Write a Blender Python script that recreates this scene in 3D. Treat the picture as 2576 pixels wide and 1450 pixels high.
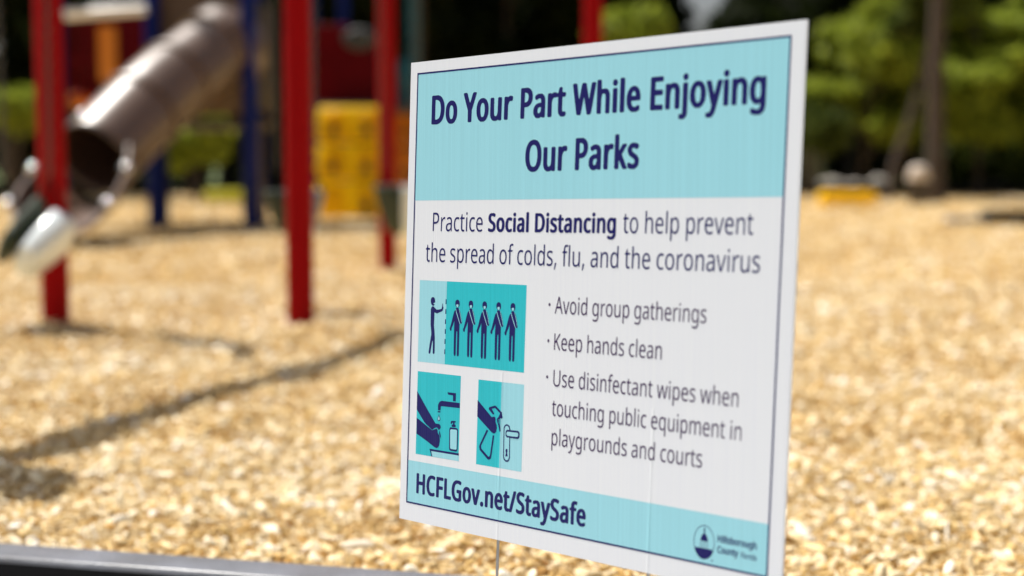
import bpy, bmesh, math, random
import numpy as np
from mathutils import Vector, Matrix, noise
from mathutils.geometry import tessellate_polygon
R = math.radians
random.seed(7)
rng = np.random.default_rng(11)
for o in list(bpy.data.objects):
    bpy.data.objects.remove(o)
sc = bpy.context.scene
col = sc.collection

# ------------------------------------------------------------------ camera
cd = bpy.data.cameras.new('camera')
cam = bpy.data.objects.new('camera', cd); col.objects.link(cam)
PITCH, CAMZ, FPX = R(4.95), 0.76, 3578.0          # FPX: focal length for a picture 2576 wide
cam.location = (0, 0, CAMZ); cam.rotation_euler = (math.pi/2 - PITCH, 0, 0)
cd.sensor_width = 36; cd.lens = 50.0
cd.clip_start = 0.05; cd.clip_end = 2000
cd.dof.use_dof = True; cd.dof.focus_distance = 1.84; cd.dof.aperture_fstop = 2.0
sc.camera = cam

# ------------------------------------------------------------------ light
SUN_EL, SUN_AZ = R(62), R(-52)       # direction towards the sun: azimuth measured from +Y clockwise
w = bpy.data.worlds.new('World'); sc.world = w; w.use_nodes = True
nt = w.node_tree; bg = nt.nodes['Background']
sky = nt.nodes.new('ShaderNodeTexSky'); sky.sky_type = 'NISHITA'; sky.sun_disc = False
sky.sun_elevation = SUN_EL; sky.sun_rotation = SUN_AZ
sky.dust_density = 4.0; sky.ozone_density = .3
hz_ = nt.nodes.new('ShaderNodeHueSaturation'); hz_.inputs['Saturation'].default_value = .5   # hazy, whitish summer sky
nt.links.new(sky.outputs[0], hz_.inputs['Color']); nt.links.new(hz_.outputs[0], bg.inputs[0]); bg.inputs[1].default_value = 0.055
ld = bpy.data.lights.new('sun', 'SUN'); ld.energy = 4.4; ld.angle = R(0.5); ld.color = (1, .955, .88)
sun = bpy.data.objects.new('sun', ld); col.objects.link(sun)
sd = Vector((math.sin(SUN_AZ)*math.cos(SUN_EL), math.cos(SUN_AZ)*math.cos(SUN_EL), math.sin(SUN_EL)))
sun.rotation_euler = sd.to_track_quat('Z', 'Y').to_euler()
vs = sc.view_settings
vs.view_transform = 'Standard'; vs.look = 'None'; vs.gamma = 1; vs.use_curve_mapping = False
vs.exposure = 0.69
sc.cycles.use_denoising = True
sc.cycles.max_bounces = 8

# ------------------------------------------------------------------ helpers
def at(px, py, Y):
    """World point at distance Y along the ground seen at pixel (px, py) of the 2576-wide photo."""
    a, b = (px-1288)/FPX, (725-py)/FPX
    d = Vector((a, math.cos(PITCH) + b*math.sin(PITCH), -math.sin(PITCH) + b*math.cos(PITCH)))
    return Vector((0, 0, CAMZ)) + d*(Y/d.y)
def tag(o, label=None, cat=None, group=None, kind=None):
    for k, v in (('label', label), ('category', cat), ('group', group), ('kind', kind)):
        if v: o[k] = v
    return o
def empty(name, loc, rz=0):
    o = bpy.data.objects.new(name, None); col.objects.link(o)
    o.location = loc; o.rotation_euler = (0, 0, rz); o.empty_display_size = .1
    return o
def mesh_obj(name, verts, faces, m, parent=None, smooth=False):
    me = bpy.data.meshes.new(name); me.from_pydata([tuple(v) for v in verts], [], faces)
    me.materials.append(m)
    if smooth: me.polygons.foreach_set('use_smooth', [True]*len(me.polygons))
    o = bpy.data.objects.new(name, me); col.objects.link(o)
    if parent: o.parent = parent
    return o
class MB:
    """Collects solids in one mesh."""
    def __init__(s): s.bm = bmesh.new()
    def box(s, c, size, rz=0, bev=0, rot=None):
        M = Matrix.Translation(c) @ (rot if rot is not None else Matrix.Rotation(rz, 4, 'Z')) @ Matrix.Diagonal((*size, 1))
        r = bmesh.ops.create_cube(s.bm, size=1, matrix=M)
        if bev:
            es = list({e for v in r['verts'] for e in v.link_edges})
            bmesh.ops.bevel(s.bm, geom=es, offset=bev, segments=2, affect='EDGES', profile=.5)
        return s
    def tube(s, pts, rad, n=12, cap=True, closed=False):
        pts = [Vector(p) for p in pts]; k = len(pts)
        rad = rad if hasattr(rad, '__len__') else [rad]*k
        up = None; rings = []
        for i, p in enumerate(pts):
            a = pts[(i-1) % k] if closed or i else p
            b = pts[(i+1) % k] if closed or i < k-1 else p
            t = (b-a).normalized()
            if up is None:
                up = t.orthogonal().normalized()
            up = (up - t*up.dot(t)).normalized(); q = t.cross(up)
            rings.append([s.bm.verts.new(p + (up*math.cos(2*math.pi*j/n) + q*math.sin(2*math.pi*j/n))*rad[i]) for j in range(n)])
        for i in range(k if closed else k-1):
            A, B = rings[i], rings[(i+1) % k]
            for j in range(n):
                s.bm.faces.new((A[j], A[(j+1) % n], B[(j+1) % n], B[j]))
        if cap and not closed:
            s.bm.faces.new(rings[0][::-1]); s.bm.faces.new(rings[-1])
        return s
    def ball(s, c, r, scale=(1, 1, 1), sub=2):
        bmesh.ops.create_icosphere(s.bm, subdivisions=sub, radius=r, matrix=Matrix.Translation(c) @ Matrix.Diagonal((*scale, 1)))
        return s
    def prism(s, pts2, origin, ux, uy, thick):
        """Outline pts2 in the plane (ux, uy) at origin, extruded along ux x uy."""
        n = ux.cross(uy).normalized()*thick
        A = [s.bm.verts.new(origin + ux*x + uy*y) for x, y in pts2]
        B = [s.bm.verts.new(v.co + n) for v in A]
        k = len(A)
        s.bm.faces.new(A[::-1]); s.bm.faces.new(B)
        for i in range(k):
            s.bm.faces.new((A[i], A[(i+1) % k], B[(i+1) % k], B[i]))
        return s
    def build(s, name, m, parent=None, smooth=True, bevel=0):
        bmesh.ops.recalc_face_normals(s.bm, faces=s.bm.faces[:])
        me = bpy.data.meshes.new(name); s.bm.to_mesh(me); s.bm.free()
        me.materials.append(m)
        if smooth:
            me.polygons.foreach_set('use_smooth', [True]*len(me.polygons))
            try: me.set_sharp_from_angle(angle=R(38))
            except Exception: pass
        o = bpy.data.objects.new(name, me); col.objects.link(o)
        if parent: o.parent = parent
        if bevel:
            b = o.modifiers.new('edge', 'BEVEL'); b.width = bevel; b.segments = 2
        return o
def children(o): return [c for c in bpy.data.objects if c.parent == o]
def copy_tree(o, parent=None):
    c = o.copy(); col.objects.link(c); c.parent = parent
    for ch in children(o): copy_tree(ch, c)
    return c

def mat(name, base, rough=.5, var=.12, scale=6, metallic=0, spec=.5, bump=0, bscale=40, coat=0, second=None):
    m = bpy.data.materials.new(name); m.use_nodes = True
    n, l = m.node_tree.nodes, m.node_tree.links
    p = n['Principled BSDF']
    p.inputs['Roughness'].default_value = rough; p.inputs['Metallic'].default_value = metallic
    p.inputs['Specular IOR Level'].default_value = spec
    if coat: p.inputs['Coat Weight'].default_value = coat; p.inputs['Coat Roughness'].default_value = .24
    tc = n.new('ShaderNodeTexCoord'); nz = n.new('ShaderNodeTexNoise')
    nz.inputs['Scale'].default_value = scale; nz.inputs['Detail'].default_value = 6
    l.new(tc.outputs['Object'], nz.inputs['Vector'])
    mx = n.new('ShaderNodeMix'); mx.data_type = 'RGBA'
    s2 = second or tuple(max(0, c*(1-var*2)) for c in base)
    mx.inputs[6].default_value = (*base, 1); mx.inputs[7].default_value = (*s2, 1)
    rp = n.new('ShaderNodeMapRange'); rp.inputs[1].default_value = .35; rp.inputs[2].default_value = .7
    l.new(nz.outputs[0], rp.inputs[0]); l.new(rp.outputs[0], mx.inputs[0]); l.new(mx.outputs[2], p.inputs['Base Color'])
    if bump:
        b = n.new('ShaderNodeBump'); b.inputs['Strength'].default_value = bump; b.inputs['Distance'].default_value = .01
        n2 = n.new('ShaderNodeTexNoise'); n2.inputs['Scale'].default_value = bscale; n2.inputs['Detail'].default_value = 5
        l.new(tc.outputs['Object'], n2.inputs['Vector']); l.new(n2.outputs[0], b.inputs['Height']); l.new(b.outputs[0], p.inputs['Normal'])
    return m

def leaf_mat(name, a, b):
    m = bpy.data.materials.new(name); m.use_nodes = True
    n, l = m.node_tree.nodes, m.node_tree.links
    p = n['Principled BSDF']; p.inputs['Roughness'].default_value = .55; p.inputs['Specular IOR Level'].default_value = .15
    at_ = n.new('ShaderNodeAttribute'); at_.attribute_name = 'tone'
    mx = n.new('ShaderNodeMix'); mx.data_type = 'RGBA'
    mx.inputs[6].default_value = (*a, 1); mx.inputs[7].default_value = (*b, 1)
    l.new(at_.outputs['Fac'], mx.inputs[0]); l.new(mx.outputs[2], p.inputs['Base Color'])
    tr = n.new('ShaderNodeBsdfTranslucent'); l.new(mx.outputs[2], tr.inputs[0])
    ms = n.new('ShaderNodeMixShader'); ms.inputs[0].default_value = .5
    l.new(p.outputs[0], ms.inputs[1]); l.new(tr.outputs[0], ms.inputs[2]); l.new(ms.outputs[0], n['Material Output'].inputs[0])
    return m

M = dict(
    red=mat('red_powder_coat', (.30, .001, .003), .5, .06, 2, spec=.08),
    darkred=mat('red_plastic', (.13, .002, .006), .5, .12, 3, spec=.08),
    blue=mat('blue_powder_coat', (.004, .014, .14), .45, .08, 3, spec=.1),
    brown=mat('brown_plastic', (.105, .057, .038), .37, .08, 2, second=(.088, .048, .032), spec=.9),
    tan=mat('tan_plastic_panel', (.13, .075, .04), .45, .1, 2),
    yellow=mat('yellow_plastic', (.97, .58, .002), .42, .05, 3),
    orange=mat('orange_plastic', (.70, .22, .006), .45, .08, 3),
    lime=mat('lime_plastic', (.50, .52, .02), .45, .08, 3),
    green=mat('dark_green_plastic', (.02, .035, .018), .5, .1, 4),
    shell=mat('white_plastic', (.78, .86, .90), .15, .03, 3),
    grey=mat('grey_plastic_dome', (.05, .055, .06), .7, .05, 3),
    steel=mat('galvanized_steel', (.62, .62, .63), .16, .05, 30, metallic=1),
    lid=mat('beige_bin_lid', (.58, .50, .43), .55, .06, 3),
    wire=mat('dull_wire', (.33, .32, .31), .35, .1, 30, metallic=1),
    chain=mat('weathered_chain_steel', (.11, .105, .10), .2, .1, 30, metallic=1),
    shaded=mat('shaded_white_plastic', (.10, .13, .20), .3, .06, 3),  # darker copy of the white seat shell, shade put into its colour
    rail=mat('pale_enamel', (.82, .80, .80), .22, .05, 5),
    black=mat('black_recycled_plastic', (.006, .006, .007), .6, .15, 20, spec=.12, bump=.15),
    timber=mat('grey_recycled_plastic', (.24, .255, .30), .42, .22, 9, coat=.35, bump=.9, bscale=260, second=(.16, .165, .185)),
    bark=mat('bark', (.075, .056, .048), .9, .25, 7, bump=.8, bscale=14),
    stone=mat('pale_stone', (.42, .38, .34), .85, .2, 4, bump=.4, bscale=9),
    concrete=mat('pale_concrete', (.20, .195, .19), .8, .12, 3, bump=.2),
    beige=mat('beige_siding', (.36, .30, .20), .8, .08, 2),
    roof=mat('brown_shingle', (.07, .055, .05), .9, .2, 8),
    deck=mat('dark_deck', (.04, .03, .025), .6, .15, 5),
    grass=mat('lawn', (.10, .14, .025), .9, .3, .35, second=(.05, .075, .015)),
    teal=mat('teal_plastic', (.01, .10, .14), .4, .1, 3),
)
def glow_through(m, f):
    # thin hollow moulded plastic lets some daylight through
    n, l = m.node_tree.nodes, m.node_tree.links
    p = n['Principled BSDF']; src = p.inputs['Base Color'].links[0].from_socket
    tr = n.new('ShaderNodeBsdfTranslucent'); l.new(src, tr.inputs[0])
    ms = n.new('ShaderNodeMixShader'); ms.inputs[0].default_value = f
    l.new(p.outputs[0], ms.inputs[1]); l.new(tr.outputs[0], ms.inputs[2]); l.new(ms.outputs[0], n['Material Output'].inputs[0])
M['moulded'] = mat('moulded_yellow_plastic', (.98, .71, .006), .45, .04, 3, spec=.3); glow_through(M['moulded'], .5)
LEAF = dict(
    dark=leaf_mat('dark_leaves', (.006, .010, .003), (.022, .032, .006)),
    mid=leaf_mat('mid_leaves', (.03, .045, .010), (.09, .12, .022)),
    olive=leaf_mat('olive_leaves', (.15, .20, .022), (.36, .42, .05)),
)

# ------------------------------------------------------------------ ground
def hgt(x, y):
    x = np.asarray(x, float); y = np.asarray(y, float)
    h = .016*np.sin(x*3.1+y*1.7+.6)*np.sin(y*2.3-x*.8) + .012*np.sin(x*7.3-y*5.1)*np.sin(x*4.1+y*6.3+1) + .008*np.sin(x*15.1+y*9.2)*np.sin(y*17.3-x*6.1)
    # ridge added in front of the middle post to hide its cast shadow
    u = (x+1.04)*.66 - (y-6.97)*.75; v = (x+1.04)*.75 + (y-6.97)*.66
    h = h + .05*np.exp(-((v+.30)/.13)**2)*np.clip((u-.42)/.3, 0, 1)*np.clip((1.2-u)/.4, 0, 1)
    t = np.clip(1-(y-2)/40, 0, 1)*np.clip((y-2.2)/.8, .25, 1)
    return h*t
def mulch_mat():
    m = bpy.data.materials.new('wood_fibre'); m.use_nodes = True
    n, l = m.node_tree.nodes, m.node_tree.links
    p = n['Principled BSDF']; p.inputs['Roughness'].default_value = .85; p.inputs['Specular IOR Level'].default_value = .1
    oi = n.new('ShaderNodeAttribute'); oi.attribute_type = 'INSTANCER'; oi.attribute_name = 'tone'; tc = n.new('ShaderNodeTexCoord')
    cr = n.new('ShaderNodeValToRGB'); e = cr.color_ramp.elements
    stops = [(0, (.22, .105, .035)), (.12, (.48, .28, .09)), (.34, (.61, .43, .18)), (.62, (.71, .55, .305)), (.83, (.80, .70, .50)), (.95, (.88, .84, .75)), (1, (.40, .33, .28))]  # dark orange stops put the shaded gaps between chips into colour
    e[0].position, e[0].color = 0, (*stops[0][1], 1); e[1].position, e[1].color = 1, (*stops[-1][1], 1)
    for q, c in stops[1:-1]:
        k = e.new(q); k.color = (*c, 1)
    l.new(oi.outputs['Fac'], cr.inputs[0])
    nz = n.new('ShaderNodeTexNoise'); nz.inputs['Scale'].default_value = 2.2; nz.inputs['Detail'].default_value = 4
    mp = n.new('ShaderNodeMapping'); mp.inputs['Scale'].default_value = (.5, 3, 3)
    l.new(tc.outputs['Object'], mp.inputs[0]); l.new(mp.outputs[0], nz.inputs['Vector'])
    hs = n.new('ShaderNodeHueSaturation')
    mr = n.new('ShaderNodeMapRange'); mr.inputs[1].default_value = .3; mr.inputs[2].default_value = .7; mr.inputs[3].default_value = .75; mr.inputs[4].default_value = 1.2
    l.new(nz.outputs[0], mr.inputs[0]); l.new(mr.outputs[0], hs.inputs['Value']); l.new(cr.outputs[0], hs.inputs['Color'])
    l.new(hs.outputs[0], p.inputs['Base Color'])
    return m
def mulch_bed_mat():
    m = bpy.data.materials.new('wood_fibre_bed'); m.use_nodes = True
    n, l = m.node_tree.nodes, m.node_tree.links
    p = n['Principled BSDF']; p.inputs['Roughness'].default_value = .9; p.inputs['Specular IOR Level'].default_value = .2
    tc = n.new('ShaderNodeTexCoord')
    vo = n.new('ShaderNodeTexVoronoi'); vo.inputs['Scale'].default_value = 30; vo.inputs['Randomness'].default_value = 1
    nz = n.new('ShaderNodeTexNoise'); nz.inputs['Scale'].default_value = 3.0; nz.inputs['Detail'].default_value = 8
    l.new(tc.outputs['Object'], vo.inputs['Vector']); l.new(tc.outputs['Object'], nz.inputs['Vector'])
    sx = n.new('ShaderNodeSeparateColor'); l.new(vo.outputs['Color'], sx.inputs[0])
    ad = n.new('ShaderNodeMath'); ad.operation = 'MULTIPLY_ADD'; ad.inputs[1].default_value = .6
    l.new(sx.outputs[0], ad.inputs[0])
    ms = n.new('ShaderNodeMath'); ms.operation = 'MULTIPLY'; ms.inputs[1].default_value = .5
    l.new(nz.outputs[0], ms.inputs[0]); l.new(ms.outputs[0], ad.inputs[2])
    cr = n.new('ShaderNodeValToRGB'); e = cr.color_ramp.elements
    e[0].position, e[0].color = .1, (.50, .29, .095, 1); e[1].position, e[1].color = .9, (.76, .61, .37, 1)  # orange low end stands in for shade between the chips
    k = e.new(.45); k.color = (.66, .47, .20, 1)
    l.new(ad.outputs[0], cr.inputs[0]); l.new(cr.outputs[0], p.inputs['Base Color'])
    b = n.new('ShaderNodeBump'); b.inputs['Strength'].default_value = .8; b.inputs['Distance'].default_value = .02
    l.new(vo.outputs['Distance'], b.inputs['Height']); l.new(b.outputs[0], p.inputs['Normal'])
    return m
def grid(name, xs, ys, zf, m, smooth=True):
    X, Y = np.meshgrid(xs, ys); Z = zf(X, Y)
    nx, ny = len(xs), len(ys)
    v = np.c_[X.ravel(), Y.ravel(), Z.ravel()]
    f = [(j*nx+i, j*nx+i+1, (j+1)*nx+i+1, (j+1)*nx+i) for j in range(ny-1) for i in range(nx-1)]
    return mesh_obj(name, v, f, m, smooth=smooth)
g = mesh_obj('lawn', [(-400, -200, -.03), (400, -200, -.03), (400, 900, -.03), (-400, 900, -.03)], [(0, 1, 2, 3)], M['grass'])
tag(g, kind='structure')
bounce_path = mesh_obj('path', [(-9, -7, -.022), (9, -7, -.022), (9, .50, -.022), (-9, 4.0, -.022)], [(0, 1, 2, 3)], mat('bounce_concrete', (.54, .54, .54), .85, .08, 2, bump=.2))  # pale concrete added out of view to bounce sun onto the notice
tag(bounce_path, kind='structure')
ys = np.r_[np.linspace(1.2, 9, 150), np.linspace(9.2, 36, 120)]
xs = np.linspace(-17, 17, 260)
BORD = lambda x: 2.322 - .24*(x + .45)         # front edge line of the near border
def zf(X, Y):
    Yb = np.maximum(Y, BORD(X)+.05)
    return hgt(X, Yb) - .004
v0 = grid('mulch_bed', xs, ys, zf, mulch_bed_mat())
# keep the bed inside the border
me = v0.data
co = np.empty(len(me.vertices)*3); me.vertices.foreach_get('co', co); co = co.reshape(-1, 3)
lim = BORD(co[:, 0]) + .05
co[:, 1] = np.maximum(co[:, 1], lim); me.vertices.foreach_set('co', co.ravel())
tag(v0, kind='structure')

# ------------------------------------------------------------------ loose wood chips
chips = bpy.data.collections.new('chip_shapes')
MM = mulch_mat()
for i in range(12):
    bm = bmesh.new(); bmesh.ops.create_icosphere(bm, subdivisions=2, radius=.5)
    r_ = random.Random(i)
    wdt, tck = r_.uniform(.20, .66), r_.uniform(.16, .44)
    lng = 1.25
    if i % 3 == 0: wdt, tck, lng = r_.uniform(.10, .17), r_.uniform(.07, .12), 2.0   # splinters
    cuts = [(Vector((r_.gauss(0, 1), r_.gauss(0, .8), r_.gauss(0, .8))).normalized(), r_.uniform(.24, .38)) for _ in range(7)]
    bend = r_.uniform(-.25, .25)
    for v in bm.verts:
        for nrm, dd in cuts:
            k = v.co.dot(nrm) - dd
            if k > 0: v.co -= nrm*k*.9
        v.co += Vector((r_.gauss(0, .012), r_.gauss(0, .012), r_.gauss(0, .012)))
        v.co = Vector((v.co.x*lng, v.co.y*wdt*1.25, v.co.z*tck*1.25 + bend*v.co.x*v.co.x))
    me = bpy.data.meshes.new('wood_chip'); bm.to_mesh(me); bm.free(); me.materials.append(MM)
    me.polygons.foreach_set('use_smooth', [True]*len(me.polygons))
    chips.objects.link(bpy.data.objects.new('wood_chip', me))
P_, Rr, S_, T_ = [], [], [], []
for (a, b, n_, sm) in ((2.2, 3.6, 66000, .0155), (2.2, 3.6, 3600, .032), (3.6, 5.5, 80000, .0175), (3.6, 5.5, 4500, .034), (5.5, 9, 95000, .021), (5.5, 9, 7000, .042), (9, 17, 80000, .036), (17, 35, 50000, .06)):
    u = rng.random(n_); d = np.sqrt(a*a + u*(b*b-a*a))
    hw = .40*d + .5
    x = (rng.random(n_)*2-1)*hw
    keep = d > BORD(x) + .11
    d, x = d[keep], x[keep]; k = len(d)
    s = sm*np.exp(rng.normal(0, .42, k))*np.where(rng.random(k) < .03, 1.5, 1)
    s = np.minimum(s, max(.052, sm*1.9) if d.size and d[0] < 9 else .2)
    z = hgt(x, d) + rng.random(k)*np.minimum(.014, s*.5)
    patch = .5 + .5*np.sin(x*2.1+d*1.3+1)*np.sin(d*2.9-x*1.1)
    tn = .78*rng.random(k) + .22*patch
    if sm in (.032, .034, .042): tn = .55 + .42*rng.random(k)
    T_.append(tn)
    P_.append(np.c_[x, d, z]); S_.append(s)
    Rr.append(np.c_[rng.normal(0, .6, k), rng.normal(0, .45, k), rng.random(k)*6.283])
P_, Rr, S_, T_ = np.vstack(P_), np.vstack(Rr), np.concatenate(S_), np.concatenate(T_)
me = bpy.data.meshes.new('mulch_chips'); me.vertices.add(len(P_)); me.vertices.foreach_set('co', P_.ravel())
a = me.attributes.new('rot', 'FLOAT_VECTOR', 'POINT'); a.data.foreach_set('vector', Rr.ravel())
a = me.attributes.new('siz', 'FLOAT', 'POINT'); a.data.foreach_set('value', S_)
a = me.attributes.new('tone', 'FLOAT', 'POINT'); a.data.foreach_set('value', T_)
mo = bpy.data.objects.new('mulch_chips', me); col.objects.link(mo)
tag(mo, 'loose pale wood chips covering the playground floor', 'mulch', kind='stuff')
ng = bpy.data.node_groups.new('scatter_chips', 'GeometryNodeTree')
ng.interface.new_socket('Geometry', in_out='INPUT', socket_type='NodeSocketGeometry')
ng.interface.new_socket('Geometry', in_out='OUTPUT', socket_type='NodeSocketGeometry')
N = ng.nodes; L = ng.links
gi, go = N.new('NodeGroupInput'), N.new('NodeGroupOutput')
ci = N.new('GeometryNodeCollectionInfo'); ci.inputs['Collection'].default_value = chips; ci.inputs['Separate Children'].default_value = True; ci.inputs['Reset Children'].default_value = True
ip = N.new('GeometryNodeInstanceOnPoints'); ip.inputs['Pick Instance'].default_value = True
na = N.new('GeometryNodeInputNamedAttribute'); na.data_type = 'FLOAT_VECTOR'; na.inputs[0].default_value = 'rot'
er = N.new('FunctionNodeEulerToRotation')
nb = N.new('GeometryNodeInputNamedAttribute'); nb.data_type = 'FLOAT'; nb.inputs[0].default_value = 'siz'
rv = N.new('FunctionNodeRandomValue'); rv.data_type = 'INT'; rv.inputs[4].default_value = 0; rv.inputs[5].default_value = 11
L.new(gi.outputs[0], ip.inputs['Points']); L.new(ci.outputs[0], ip.inputs['Instance'])
L.new(na.outputs[0], er.inputs[0]); L.new(er.outputs[0], ip.inputs['Rotation']); L.new(nb.outputs[0], ip.inputs['Scale'])
L.new(rv.outputs[2], ip.inputs['Instance Index']); L.new(ip.outputs[0], go.inputs[0])
mo.modifiers.new('scatter', 'NODES').node_group = ng

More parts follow.
